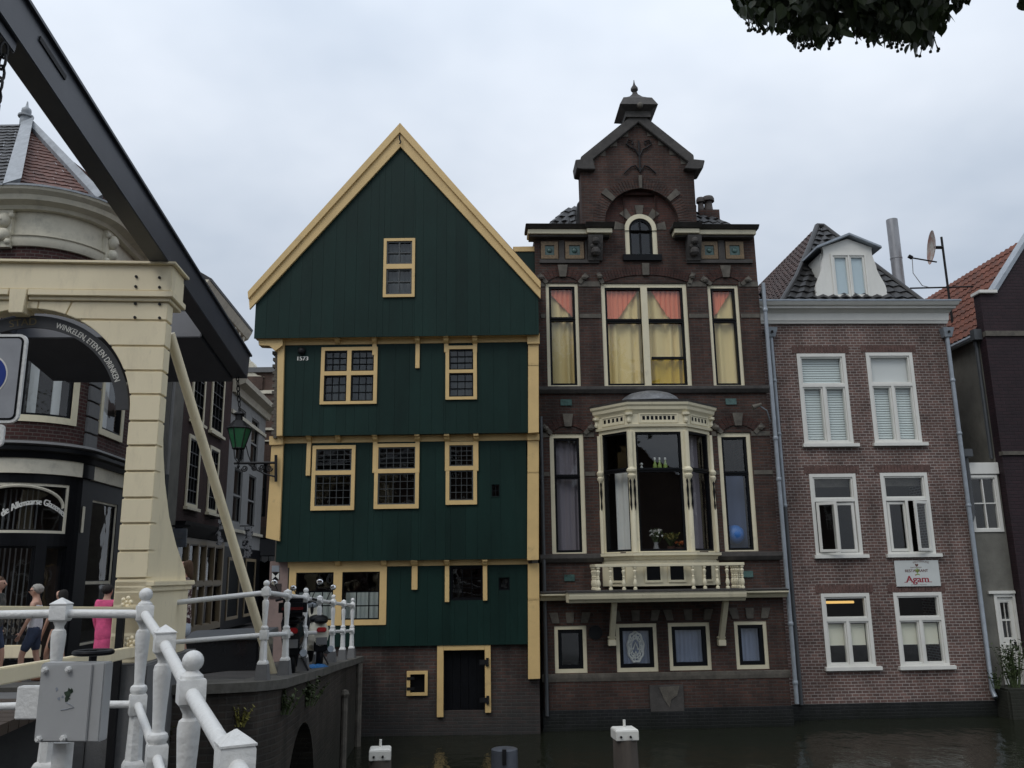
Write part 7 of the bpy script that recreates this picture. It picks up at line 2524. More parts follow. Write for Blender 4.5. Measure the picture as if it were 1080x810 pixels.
# grey stuccoed house
ua = 0; ub_ = suz(190, 480)[0]; uc_ = suz(240, 500)[0]; ud = suz(279, 470)[0]
bt = suz(232, 340)[1]
S1 = thing('stucco_house', 'grey stuccoed narrow house front with white drainpipe behind the bridge pillar', 'house', SFm.W(ub_ / 2, 0, zg))
mb = MB(); mb.fbox(SFm, 0, ub_, zg, bt - .2, -5, 0); mb.build('wall', M['render'], S1, smooth=0)
mb = MB(); mb.fbox(SFm, 0, ub_, bt - .2, bt + .2, -5, .25); mb.build('cornice', M['plaster'], S1, smooth=0)
u, _z = suz(180, 450, .12); zt_, zb2 = suz(182, 380, .12)[1], suz(178, 501, .12)[1]
mb = MB(); mb.tube([SFm.W(u, .12, zb2), SFm.W(u, .12, bt - .2)], .06, 8); mb.build('downpipe', M['greyplaster'], S1)
mb = MB(); mb.tube([SFm.W(u, .12, zb2 - .01), SFm.W(u, .12, zg)], .06, 8); mb.build('lower_downpipe', M['darkzinc'], S1)
# red brick house
S2 = thing('street_house', 'narrow maroon brick house with tall cream framed windows along the side street', 'house', SFm.W((ub_ + uc_) / 2, 0, zg))
rw = [SFm.rect(202, 215.5, 392, 446.5), SFm.rect(222.5, 235.5, 390, 457), SFm.rect(196.5, 209, 464, 536), SFm.rect(219, 229, 472, 544)]
zA, zB = rw[0][2], rw[2][2]
H_ = rw[0][3] - zA
rows_ = []
for k, r in enumerate(rw):
    b = zA if k < 2 else zB; t = (zA + 2.5) if k < 2 else (zB + 2.4)
    rows_.append((max(r[0], ub_ + .1), min(r[1], uc_ - .1), b, t))
zsh = suz(200, 552)[1]
mb = MB(); mb.panel(SFm, ub_, uc_, zsh, bt, rows_, -.2, 0); mb.build('wall', M['rowbrick'], S2, smooth=0)
mb = MB(); mb.fbox(SFm, ub_, uc_, zg, bt, -5, -4.8); mb.fbox(SFm, ub_, ub_ + .1, zg, bt, -4.8, -.21); mb.fbox(SFm, uc_ - .1, uc_, zg, bt, -4.8, -.21); mb.fbox(SFm, ub_ + .11, uc_ - .11, zsh, zsh + .1, -4.7, -.21); mb.build('rear_wall', M['rowbrick'], S2, smooth=0)
for r in rows_:
    w_ = window(S2, SFm, r, .05, M['ivory'], M['black'], fw=.12, sw=.04, mun=(3, 5), mw=.03, gmat=M['glass'], d=.14)
    mb = MB(); mb.fbox(SFm, r[0] - .1, r[1] + .1, r[2] - .1, r[2] - .002, 0, .14); mb.build('sill', M['ivory'], w_, smooth=0)
mb = MB(); mb.profile(SFm, ub_ - .2, uc_ + .25, [(-.1, bt - .3), (.1, bt - .3), (.16, bt - .1), (.45, bt + .05), (.55, bt + .25), (.6, bt + .35), (-.1, bt + .35)]); mb.build('cornice', M['plaster'], S2, smooth=0)
mb = MB()
for k in range(9):
    u = ub_ + (uc_ - ub_) * (k + .5) / 9; mb.fbox(SFm, u - .08, u + .08, bt - .22, bt + .02, .16, .42)
mb.build('modillion', M['plaster'], S2, smooth=0)
mb = MB(); mb.profile(SFm, ub_, uc_ + .2, [(.62, bt + .36), (.64, bt + .45), (-3, bt + 2.6), (-3, bt + .36)]); mb.build('roof', M['slate'], S2, smooth=0)
ud_ = suz(233, 330, .2)[0]
mb = MB(); c = at(233, 338, 31.0); mb.lathe((c.x, c.y, c.z - .6), [(.3, 0), (.25, .7), (.32, .74), (.3, .8), (.14, .95), (.1, 1.2), (.03, 1.4)], 10); mb.build('dormer_finial', M['plaster'], S2, smooth=30)
# its shopfront
mb = MB(); mb.profile(SFm, ub_, uc_, [(-.1, zsh - .45), (.12, zsh - .45), (.3, zsh - .1), (.34, zsh - .002), (-.1, zsh - .002)]); mb.build('fascia', M['black'], S2, smooth=0)
fr2 = (ub_ + .05, uc_ - .05, zg + .1, zsh - .47)
mt_tan = paint('tan_shop_paint', (.26, .2, .12), .5, .1, 3, .05)
window(S2, SFm, fr2, .06, mt_tan, mt_tan, fw=.2, cs=(0, .22, .42, .6, .8, 1), rs=(0, .52, 1), gw=.14, sw=.04, gmat=M['glass'], d=.16, name='shop_window')
hs = SFm.rect(181.5, 196.5, 557.5, 576.5, .7)
# hanging sign
p0, p1 = at(182, 557.5, 26.8), at(197, 557.5, 26.8); p2 = at(189, 577, 26.8)
sgn = MB(); sgn.hexa([(p0.x, 26.8, p2.z), (p1.x, 26.8, p2.z), (p1.x, 26.88, p2.z), (p0.x, 26.88, p2.z), (p0.x, 26.8, p0.z), (p1.x, 26.8, p0.z), (p1.x, 26.88, p0.z), (p0.x, 26.88, p0.z)])
hsn = sgn.build('hanging_sign', paint('grey_sign', (.1, .11, .13), .5, .15, 6, 0), None, smooth=0); tag(hsn, 'grey square hanging sign under the black fascia right of the bridge pillar', 'sign')
mb = MB(); b0 = at(197, 554, 26.84); mb.bar((XS(26.84), 26.84, p0.z + .08), (p1.x + .1, 26.84, p0.z + .08), .04, .06); mb.build('sign_bracket', M['iron'], hsn, smooth=0)
mb = MB()
for k in range(3):
    w = (p1.x - p0.x) * (.5, .6, .4)[k] / 2; cx = (p0.x + p1.x) / 2; zz_ = p0.z - .16 - k * .13
    mb.box((cx - w, 26.79, zz_ - .012), (cx + w, 26.7985, zz_ + .012))
mb.build('sign_line', M['bluestone'], hsn, smooth=0)
# white plastered house
ct = suz(262, 421)[1]
S3 = thing('plaster_house', 'pale grey plastered house with a moulded cornice farther down the side street', 'house', SFm.W((uc_ + ud) / 2, 0, zg))
pw = [SFm.rect(241, 247.5, 436, 482), SFm.rect(253.5, 259, 440, 484), SFm.rect(236, 243.5, 500, 549), SFm.rect(250.5, 256.5, 503, 557)]
za_, zb3 = pw[0][2], pw[2][2]
pr2 = []
for k, r in enumerate(pw):
    b = za_ if k < 2 else zb3; L = (ud - uc_)
    cu_ = uc_ + L * (.28, .68)[k % 2]
    pr2.append((cu_ - L * .11, cu_ + L * .11, b, b + 2.2))
mb = MB(); mb.panel(SFm, uc_ + .001, ud, zsh - .6, ct, pr2, -.2, .0); mb.build('wall', M['greyplaster'], S3, smooth=0)
mb = MB(); mb.fbox(SFm, uc_ + .002, ud, zg, ct, -3, -.5); mb.build('rear_wall', M['render'], S3, smooth=0)
for r in pr2: window(S3, SFm, r, -.04, M['greyplaster'], M['black'], fw=.05, rs=(0, .5, 1), sw=.05, gmat=M['glass'], d=.1)
mb = MB(); mb.profile(SFm, uc_ + .002, ud + .3, [(-.1, ct - .25), (.12, ct - .25), (.2, ct), (.5, ct + .12), (.55, ct + .3), (-.1, ct + .3)]); mb.build('cornice', M['plaster'], S3, smooth=0)
mb = MB(); mb.fbox(SFm, uc_ + .02, ud, ct - 1.1, ct - .95, 0.001, .06); mb.build('frieze_moulding', M['plaster'], S3, smooth=0)
mb = MB(); mb.fbox(SFm, uc_ + .02, ud, zsh + .0, zsh + .12, .001, .12); mb.build('string_course', M['plaster'], S3, smooth=0)
mb = MB(); mb.fbox(SFm, uc_ + .001, ud, zg, zsh - .6, -.6, .05); mb.build('shopfront', M['black'], S3, smooth=0)
for k, (u, w) in enumerate(((.25, .3), (.7, .3))):
    L = ud - uc_; c = uc_ + L * u; window(S3, SFm, (c - L * w / 2, c + L * w / 2, zg + .3, zsh - 1.0), .09, mt_tan, M['black'], fw=.12, sw=.03, gmat=M['glass'], d=.04, name='shop_window')
# banners over the street
for k, (xa, xb, ya, yb2, Yk, lab) in enumerate(((229.5, 233, 548, 575, 31.5, 'narrow patterned white banner left of the bridge stay'), (257.5, 263.5, 556, 588, 36, 'white patterned banner hanging at the end of the side street'))):
    a = at(xa, ya, Yk); b = at(xb, yb2, Yk)
    mb = MB(); n = 8
    for j in range(n):
        z0, z1 = b.z + (a.z - b.z) * j / n, b.z + (a.z - b.z) * (j + 1) / n
        x0 = a.x + .06 * math.sin(j * 1.3); mb.hexa([(x0, Yk, z0), (x0 + b.x - a.x, Yk + .05, z0), (x0 + b.x - a.x, Yk + .07, z0), (x0, Yk + .02, z0), (x0, Yk, z1), (x0 + b.x - a.x, Yk + .05, z1), (x0 + b.x - a.x, Yk + .07, z1), (x0, Yk + .02, z1)])
    bn = mb.build('banner', paint('patterned_banner_%d' % k, (.45, .45, .46), .8, .1, 3, 0, dirt=((.03, .03, .035), 7, .48, .52, 1.0)), None, smooth=0); tag(bn, lab, 'banner')
    mb = MB(); mb.bar((XS(Yk) - .1, Yk + .03, a.z + .05), (b.x + .1, Yk + .03, a.z + .05), .04, .04); mb.build('banner_rod', M['iron'], bn, smooth=0)
# brick house that closes the street, with a scrolled white gable piece
EY = 41.5
EFc = F((at(255, 500, EY).x - 1.0, EY), 0)
S4 = thing('end_house', 'brown brick house with pale stone bands closing the side street', 'house', EFc.W(2, 0, zg))
zt4 = EFc.px(283, 393)[1]
e_l, e_r = EFc.px(258, 450)[0], EFc.px(340, 450)[0]
ewin = [EFc.rect(266, 281, 478, 545), EFc.rect(262, 276, 423, 450)]
ewin = [EFc.rect(265, 281, 488, 545)]
zg4 = EFc.px(270, 556)[1]
mb = MB(); mb.panel(EFc, e_l - 1.5, e_r, zg4, zt4, ewin, -.2, 0); mb.build('wall', M['farbrick'], S4, smooth=0)
mb = MB(); mb.fbox(EFc, e_l - 1.5, e_r, zg - .4, zt4, -6, -1.2); mb.build('rear_wall', M['farbrick'], S4, smooth=0)
for r in ewin: window(S4, EFc, r, .0, M['black'], M['black'], fw=.08, rs=(0, .5, 1), sw=.05, gmat=M['glass'], d=.1)
mb = MB()
for ya, yb2 in ((451.5, 454), (464.5, 466), (412, 415.5), (428, 431)):
    mb.fbox(EFc, e_l - 1.5, e_r, EFc.px(270, yb2)[1], EFc.px(270, ya)[1], 0, .08)
mb.build('stone_band', M['plaster'], S4, smooth=0)
mb = MB(); mb.fbox(EFc, e_l - 1.6, e_r, zt4, zt4 + .25, -6, .15); mb.build('coping', M['bluestone'], S4, smooth=0)
mb = MB(); tz = EFc.px(270, 398)[1]
g1_ = [(252, 398), (252, 372), (257, 371), (261, 377), (262.5, 384), (266, 381), (269, 386), (268, 392), (272, 396), (280, 398)]
mb.prism(EFc, [EFc.px(*g) for g in g1_], -.6, .1)
mb.build('scrolled_gable', M['plaster'], S4, smooth=0, bevel=.03)
bx = EFc.rect(262, 277, 397, 411, .1); mb = MB(); mb.fbox(EFc, bx[0] - 1.5, bx[1], bx[2], bx[3], .0, .12); mb.build('gable_block', M['farbrick'], S4, smooth=0)
mb = MB(); mb.fbox(EFc, e_l - 1.5, e_r, zg - .3, zg4 - .7, -.6, -.3); mb.build('shopfront', M['black'], S4, smooth=0)
aw = EFc.rect(262, 285, 581, 592, .8)
mb = MB(); mb.hexa([EFc.W(e_l - 1, .0, zg4 - .6), EFc.W(e_r, .0, zg4 - .6), EFc.W(e_r, .9, zg4 - 1.4), EFc.W(e_l - 1, .9, zg4 - 1.4), EFc.W(e_l - 1, .02, zg4 - .5), EFc.W(e_r, .02, zg4 - .5), EFc.W(e_r, .93, zg4 - 1.36), EFc.W(e_l - 1, .93, zg4 - 1.36)]); mb.build('awning', M['black'], S4, smooth=0)
mb = MB()
for k in range(14):
    u = e_l - 1 + (e_r - e_l + 1) * k / 14; mb.prism(EFc, [(u, zg4 - 1.4), (u + .3, zg4 - 1.4), (u + .3, zg4 - 1.6), (u + .15, zg4 - 1.68), (u, zg4 - 1.6)], .9, .93)
mb.build('awning_valance', M['bluestone'], S4, smooth=0)
mb = MB(); mb.fbox(EFc, e_l - 1.5, e_r, zg4 - .5, zg4, -.3, .1); mb.build('fascia', M['floor'], S4, smooth=0)
# scrollwork railing panel on the far side of the bridge
SR = thing('scrollwork_railing', 'low iron railing with scrolls over a cream beam at the left edge', 'railing', (-9.3, 15.8, 0))
a, b = at(-40, 651, 15.8), at(40, 650, 15.8); zb2 = at(20, 672, 15.8).z
mb = MB(); mb.bar((a.x, 15.8, a.z), (b.x, 15.8, a.z), .05, .05); mb.bar((a.x, 15.8, zb2), (b.x, 15.8, zb2), .05, .05)
n = 9
for k in range(n + 1):
    x = a.x + (b.x - a.x) * k / n; mb.bar((x, 15.8, zb2), (x, 15.8, a.z), .025, .025, (0, 1, 0))
mb.build('rail_frame', M['iron'], SR, smooth=0)
mb = MB(); hgt = a.z - zb2
for k in range(n):
    cx = a.x + (b.x - a.x) * (k + .5) / n
    for s in (-1, 1):
        mb.tube([(cx + s * hgt * .16 * (1 - j / 22) * math.cos(j * .55) + s * hgt * .16, 15.8, (a.z + zb2) / 2 + s * hgt * .22 + hgt * .2 * (1 - j / 22) * math.sin(j * .55)) for j in range(20)], .014, 5)
mb.build('scrolls', M['stone'], SR)
c0, c1 = at(-40, 688, 15.75), at(42, 687, 15.75)
mb = MB(); mb.bar((c0.x, 15.75, c0.z), (c1.x, 15.75, c0.z), .1, .22); mb.build('base_beam', cr, SR, smooth=0, bevel=.01)
mb = MB()
for x in (a.x + .1, b.x - .1): mb.bar((x, 15.85, -.1), (x, 15.85, a.z), .07, .07, (0, 1, 0))
mb.build('rail_foot', M['iron'], SR, smooth=0)
# low dark box with a pale lid edge
Yx = 14.4
b0, b1 = at(216, 672, Yx), at(273, 672, Yx)
LB = thing('low_box', 'low black glossy box with a grey lid edge behind the far railing', 'box', ((b0.x + b1.x) / 2, Yx, zq(Yx)))
mb = MB(); zt_ = at(240, 675, Yx).z; mb.box((b0.x - .45, Yx, zq(Yx) - .05), (b1.x, Yx + .9, zt_)); mb.build('box_body', M['gloss'], LB, smooth=0, bevel=.03)
mb = MB(); l0_, l1_ = at(219, 672, Yx), at(257, 667.5, Yx)
mb.hexa([(b0.x - .5, Yx - .06, zt_ + .002), (b1.x + .05, Yx - .06, zt_ + .002), (b1.x + .05, Yx + 1, zt_ + .002), (b0.x - .5, Yx + 1, zt_ + .002), (b0.x - .5, Yx - .06, zt_ + .03), (b1.x + .05, Yx - .06, zt_ + .07), (b1.x + .05, Yx + 1, zt_ + .14), (b0.x - .5, Yx + 1, zt_ + .1)]); mb.build('lid', M['darkzinc'], LB, smooth=0, bevel=.01)
# ================================================================ lantern on the corner of the green house
Ly = 20.0
ST = thing('street_lantern', 'old green glass street lantern on a scrolled black iron wall bracket', 'street lamp', at(290, 490, Ly))
L = lambda x, y, dy=0: at(x, y, Ly + dy)
mb = MB()
pa, pb_ = L(292, 488), L(247, 488.5)
mb.tube([pa, pb_], .03, 8); mb.tube([L(291, 480), L(291, 508)], .035, 8)
mb.tube([L(291, 503), L(280, 500), L(268, 494), L(262, 489)], .022, 6)
mb.build('bracket_arm', M['iron'], ST)
mb = MB()
for cx, cy, rr3, s in ((284, 494, 3.6, 1), (276, 493, 3.2, -1), (268, 493.5, 3, 1), (258, 494, 3.5, -1)):
    mb.tube([L(cx + s * rr3 * (1 - j / 26) * math.cos(j * .5), cy + rr3 * (1 - j / 26) * math.sin(j * .5)) for j in range(22)], .016, 5)
mb.tube([L(259.5, 470), L(262, 480), L(265, 488)], .012, 5)
mb.build('scrolls', M['iron'], ST)
c = L(251.5, 473); ctop = L(251.5, 452)
hgt = ctop.z - c.z
w0, w1 = 6.0 * Ly / 905, 12.3 * Ly / 905
mb = MB(); mb.lathe(c, [(w0 * .97, .005), (w1 * .97, hgt - .005)], 6, rot=.3); mb.build('lamp_glass', M['lampglass'], ST, smooth=0)
mb = MB()
for k in range(6):
    a = 2 * math.pi * k / 6 + .3
    mb.tube([c + Vector((w0 * math.cos(a), w0 * math.sin(a), 0)), c + Vector((w1 * math.cos(a), w1 * math.sin(a), hgt))], .014, 5)
for r, zz_ in ((w0, 0), (w1, hgt)):
    mb.tube([c + Vector((r * math.cos(2 * math.pi * k / 6 + .3), r * math.sin(2 * math.pi * k / 6 + .3), zz_)) for k in range(7)], .018, 5)
mb.build('lamp_frame', M['iron'], ST)
mb = MB(); ht = L(251.5, 437).z - ctop.z
mb.lathe(ctop, [(w1 * 1.08, 0), (w1 * .9, .04), (w1 * .45, ht * .55), (w1 * .32, ht * .6), (w1 * .3, ht * .95), (w1 * .5, ht), (w1 * .42, ht * 1.1), (.03, ht * 1.2), (.025, ht * 1.45)], 6, rot=.3)
mb.build('lamp_hood', M['iron'], ST, smooth=0)
mb = MB(); b = L(251.5, 488)
for k in range(4):
    a = math.pi / 2 * k + .5; mb.tube([b, b + Vector((.09 * math.cos(a), .09 * math.sin(a), .1)), c + Vector((w0 * .8 * math.cos(a), w0 * .8 * math.sin(a), 0))], .012, 5)
mb.lathe(b + Vector((0, 0, -.14)), [(.01, 0), (.04, .05), (.02, .1), (.05, .15), (.02, .2)], 8)
mb.build('lamp_holder', M['iron'], ST, smooth=30)

# ================================================================ people
def skin(name, vs, es, rs, mat, parent, sub=2, loc=None, mtx=None):
    me = bpy.data.meshes.new(name)
    me.from_pydata([tuple(v) for v in vs], es, [])
    ob = bpy.data.objects.new(name, me)
    COL.objects.link(ob)
    md = ob.modifiers.new('skin', 'SKIN')
    md.use_smooth_shade = True
    if not me.skin_vertices: 
        bpy.context.view_layer.update()
    sv = me.skin_vertices[0].data
    for i, r in enumerate(rs):
        sv[i].radius = r if isinstance(r, tuple) else (r, r)
        sv[i].use_root = (i == 0)
    sb = ob.modifiers.new('sub', 'SUBSURF'); sb.levels = sub; sb.render_levels = sub
    dg = bpy.context.evaluated_depsgraph_get()
    nm = bpy.data.meshes.new_from_object(ob.evaluated_get(dg))
    bpy.data.objects.remove(ob)
    bpy.data.meshes.remove(me)
    nm.name = name
    nm.transform(mtx)
    nm.shade_smooth()
    nm.materials.clear(); nm.materials.append(mat)
    o = bpy.data.objects.new(name, nm)
    COL.objects.link(o)
    o.parent = parent
    ORG[o] = ORG[parent]
    return o

def person(loc, yaw, h, label, hair, skin_m, top, bottom, shoes, stride=.18, lean=0.0, arms=((.05, .1), (.05, .1)), top_kind='shirt', bottom_kind='shorts', hair_kind='short', glasses=False, sleeve=0.45, skirt_z=.55):
    """x right, y forward; heights for a 1.70 m figure scaled to h"""
    t = thing('person', label, 'person', loc)
    s = h / 1.7
    mtx = Matrix.Rotation(yaw, 4, 'Z') @ Matrix.Scale(s, 4)
    V = Vector
    ln = lambda z: lean * max(0, z - .95)
    P = lambda x, y, z: V((x, y + ln(z), z))
    hip = [V((-.09, 0, .9)), V((.09, 0, .9))]
    knee = [V((-.1, stride * .75 + .03, .5)), V((.1, -stride * .35 + .03, .5))]
    ank = [V((-.1, stride * .9, .09)), V((.1, -stride * 1.05, .12))]
    toe = [a + V((0, .15, -.06)) for a in ank]
    heel = [a + V((0, -.04, -.05)) for a in ank]
    sh = [P(-.17, 0, 1.4), P(.17, 0, 1.4)]
    elb, wri = [], []
    for i, sx in enumerate((-1, 1)):
        fw_, bend = arms[i]
        e = sh[i] + V((sx * .05, fw_, -.28)); w = e + V((-sx * .02, bend + fw_ * .5, -.24))
        elb.append(e); wri.append(w)
    vs = [V((0, 0, .95)), P(0, 0, 1.12), P(0, .0, 1.3), P(0, -.01, 1.43), P(0, .005, 1.52), P(0, .025, 1.6), P(0, .015, 1.68)]
    rs = [(.15, .11), (.12, .09), (.15, .1), (.07, .06), (.048, .052), (.072, .088), (.06, .07)]
    es = [(0, 1), (1, 2), (2, 3), (3, 4), (4, 5), (5, 6)]
    for i in (0, 1):
        b = len(vs)
        vs += [hip[i], knee[i], ank[i], toe[i]]
        rs += [.085, .055, .036, .03]
        es += [(0, b), (b, b + 1), (b + 1, b + 2), (b + 2, b + 3)]
        b = len(vs)
        vs += [sh[i], elb[i], wri[i]]
        rs += [.055, .038, .027]
        es += [(2, b), (b, b + 1), (b + 1, b + 2)]
        d = (wri[i] - elb[i]).normalized()
        c = len(vs)
        palm = wri[i] + d * .06
        vs.append(palm); rs.append((.034, .016)); es.append((c - 1, c))
        sd = V((0, 1, 0)).cross(d) if False else V((0, 1, 0))
        sd = (sd - d * sd.dot(d)).normalized()
        for f, (off, Lf) in enumerate(((.026, .062), (.009, .075), (-.009, .07), (-.026, .055))):
            vs += [palm + sd * off + d * .035, palm + sd * off * 1.1 + d * (.03 + Lf) + V((-(-1, 1)[i] * .012, 0, 0))]
            rs += [.0085, .007]
            k = len(vs)
            es += [(c, k - 2), (k - 2, k - 1)]
        vs += [wri[i] + d * .02 + sd * .035, wri[i] + d * .065 + sd * .058]; rs += [.011, .008]
        k = len(vs); es += [(c, k - 2), (k - 2, k - 1)]
    # nose and ears
    hd = 5
    for p, r in ((P(0, .135, 1.592), .012), (P(-.088, .02, 1.59), .012), (P(.088, .02, 1.59), .012), (P(0, .1, 1.54), .026)):
        vs.append(p); rs.append(r); es.append((hd, len(vs) - 1))
    M0 = Matrix.Translation(Vector((0, 0, 0))) @ mtx
    skin('body', vs, es, rs, skin_m, t, 2, mtx=M0)
    def put(mb, name, mat, smooth=40):
        mb.v = [tuple(Vector(loc) + (M0 @ Vector(v))) for v in mb.v]
        return mb.build(name, mat, t, smooth=smooth)
    # eyes and mouth
    mb = MB()
    for sx in (-1, 1): mb.ball(P(sx * .032, .103, 1.612), .011, 8)
    put(mb, 'eye', M['black'])
    # clothing: shells that follow the body
    k = 1.16
    tv = [P(0, 0, .84), P(0, 0, 1.1), P(0, 0, 1.3), P(0, -.01, 1.42)]; tr = [(.19, .15), (.16, .125), (.182, .135), (.11, .09)]; te = [(0, 1), (1, 2), (2, 3)]
    if top_kind == 'tunic':
        tv = [V((0, 0, .62)), V((0, 0, .95))] + tv[1:]; tr = [(.2, .17), (.18, .14)] + tr[1:]; te = [(i, i + 1) for i in range(len(tv) - 1)]
    ch = len(tv) - 2
    for i in (0, 1):
        b = len(tv); tv += [sh[i]]; tr += [.072]; te += [(ch, b)]
        if sleeve > 0:
            tv += [sh[i].lerp(elb[i], min(1, sleeve * 1.6))]; tr += [.06]; te += [(b, b + 1)]
            if sleeve > .7: tv += [elb[i].lerp(wri[i], .9)]; tr += [.042]; te += [(b + 1, b + 2)]
    skin('top', tv, te, tr, top, t, 2, mtx=M0)
    bv = [V((0, 0, 1.06)), V((0, 0, .9))]; br_ = [(.15, .115), (.168, .128)]; be = [(0, 1)]
    if bottom_kind == 'skirt':
        bv += [V((0, .0, skirt_z))]; br_ += [(.2, .17)]; be += [(1, 2)]
    else:
        for i in (0, 1):
            b = len(bv)
            bv += [hip[i] + V((0, 0, -.04)), hip[i].lerp(knee[i], .92)]; br_ += [.1, .078]; be += [(1, b), (b, b + 1)]
            if bottom_kind == 'trousers': bv += [ank[i] + V((0, 0, .03))]; br_ += [.062]; be += [(b + 1, b + 2)]
    skin('trousers' if bottom_kind != 'skirt' else 'skirt', bv, be, br_, bottom, t, 2, mtx=M0)
    for i in (0, 1):
        skin('shoe', [heel[i] + V((0, -.01, -.005)), ank[i] + V((0, .05, -.055)), toe[i] + V((0, .03, 0))], [(0, 1), (1, 2)], [(.042, .035), (.044, .035), (.04, .024)], shoes, t, 1, mtx=M0)
    mb = MB()
    q = random.Random(int(h * 1000))
    if hair_kind == 'short':
        mb.ball(P(0, -.012, 1.632), .094, 26, .98, 1.1, 1.0)
        hc = P(0, -.012, 1.632)
        mb.v = [tuple(hc + (Vector(v) - hc) * (1 + .05 * math.sin(v[0] * 90 + v[2] * 60) * math.sin(v[1] * 80 + 1) + .035 * math.sin(v[0] * 210 + v[1] * 170))) for v in mb.v]
        keep = MB()
        for f in mb.f:
            c = sum((Vector(mb.v[i]) for i in f), Vector()) / len(f)
            if c.y - ln(1.6) > .035 and c.z < 1.662: continue
            if c.z < 1.545: continue
            keep.poly([Vector(mb.v[i]) * 1.0 + Vector((q.uniform(-.004, .004), q.uniform(-.004, .004), q.uniform(-.004, .004))) * 0 for i in f])
        put(keep, 'hair', hair, 60)
    else:
        skin('hair', [P(0, .0, 1.69), P(0, -.03, 1.63), P(0, -.07, 1.52), P(0, -.09, 1.40)], [(0, 1), (1, 2), (2, 3)], [(.075, .075), (.105, .1), (.1, .06), (.07, .03)], hair, t, 2, mtx=M0)
    if glasses:
        mb = MB()
        for sx in (-1, 1):
            mb.ball(P(sx * .036, .112, 1.61), .024, 10, 1, .35, .8); mb.tube([P(sx * .06, .1, 1.615), P(sx * .088, .0, 1.612)], .005, 5)
        mb.tube([P(-.02, .12, 1.615), P(.02, .12, 1.615)], .004, 5)
        put(mb, 'sunglasses', M['black'])
    return t
def cl(name, c, **k): return paint(name, c, .85, .25, 7, 1.0, 11, **k)
grey_hair = cl('grey_hair', (.33, .31, .28)); dark_hair = cl('dark_hair', (.015, .012, .01)); brown_hair = cl('brown_hair', (.07, .036, .018))
denim = cl('denim', (.035, .05, .09)); wtop = cl('white_cotton', (.72, .72, .74)); blk = cl('black_cotton', (.015, .015, .017)); pink = cl('pink_cotton', (.65, .09, .22)); camo = cl('dark_grey_print', (.05, .055, .05), dirt=((.15, .14, .12), 9, .5, .6, .8))
spot = paint('spotted_dress', (.06, .02, .022), .8, .1, 5, 0, dirt=((.6, .55, .5), 22, .53, .56, 1.0))
pale = cl('pale_blue_cotton', (.5, .55, .62))
leath = cl('brown_leather', (.16, .07, .035))
def pl(px, Y, dz=0): 
    p = at(px, 700, Y); return (p.x, Y, zs_(Y) if p.x < -6 else zq(Y) - .02)
person(pl(33, 15.2), R(105), 1.62, 'woman with short grey hair, white sleeveless top and denim shorts walking left', grey_hair, M['skin'], wtop, denim, leath, stride=.16, lean=.05, arms=((.04, .09), (-.06, .06)), sleeve=0, glasses=True)
person(pl(-11, 14.6), R(-80), 1.72, 'man in dark patterned T-shirt and denim shorts cut by the left edge', brown_hair, M['skin'], camo, denim, blk, stride=.12, arms=((-.02, .05), (-.04, .05)), sleeve=.5)
person(pl(58, 16.0), R(70), 1.58, 'dark haired person in black top and skirt behind the railing post', dark_hair, M['skin'], blk, blk, leath, stride=.14, bottom_kind='skirt', hair_kind='long', sleeve=.5)
person(pl(107, 15.2), R(-12), 1.6, 'dark haired person in a long pink tunic seen from behind', dark_hair, M['skin'], pink, pink, blk, stride=.05, top_kind='tunic', bottom_kind='skirt', arms=((.02, .05), (.02, .05)), sleeve=1.0, skirt_z=.36)
person(pl(188.5, 12.9), R(100), 1.66, 'brown haired person in spotted dark dress half hidden by the bridge pillar', brown_hair, M['skin'], spot, pale, leath, stride=.1, top_kind='tunic', bottom_kind='skirt', hair_kind='long', sleeve=.5)

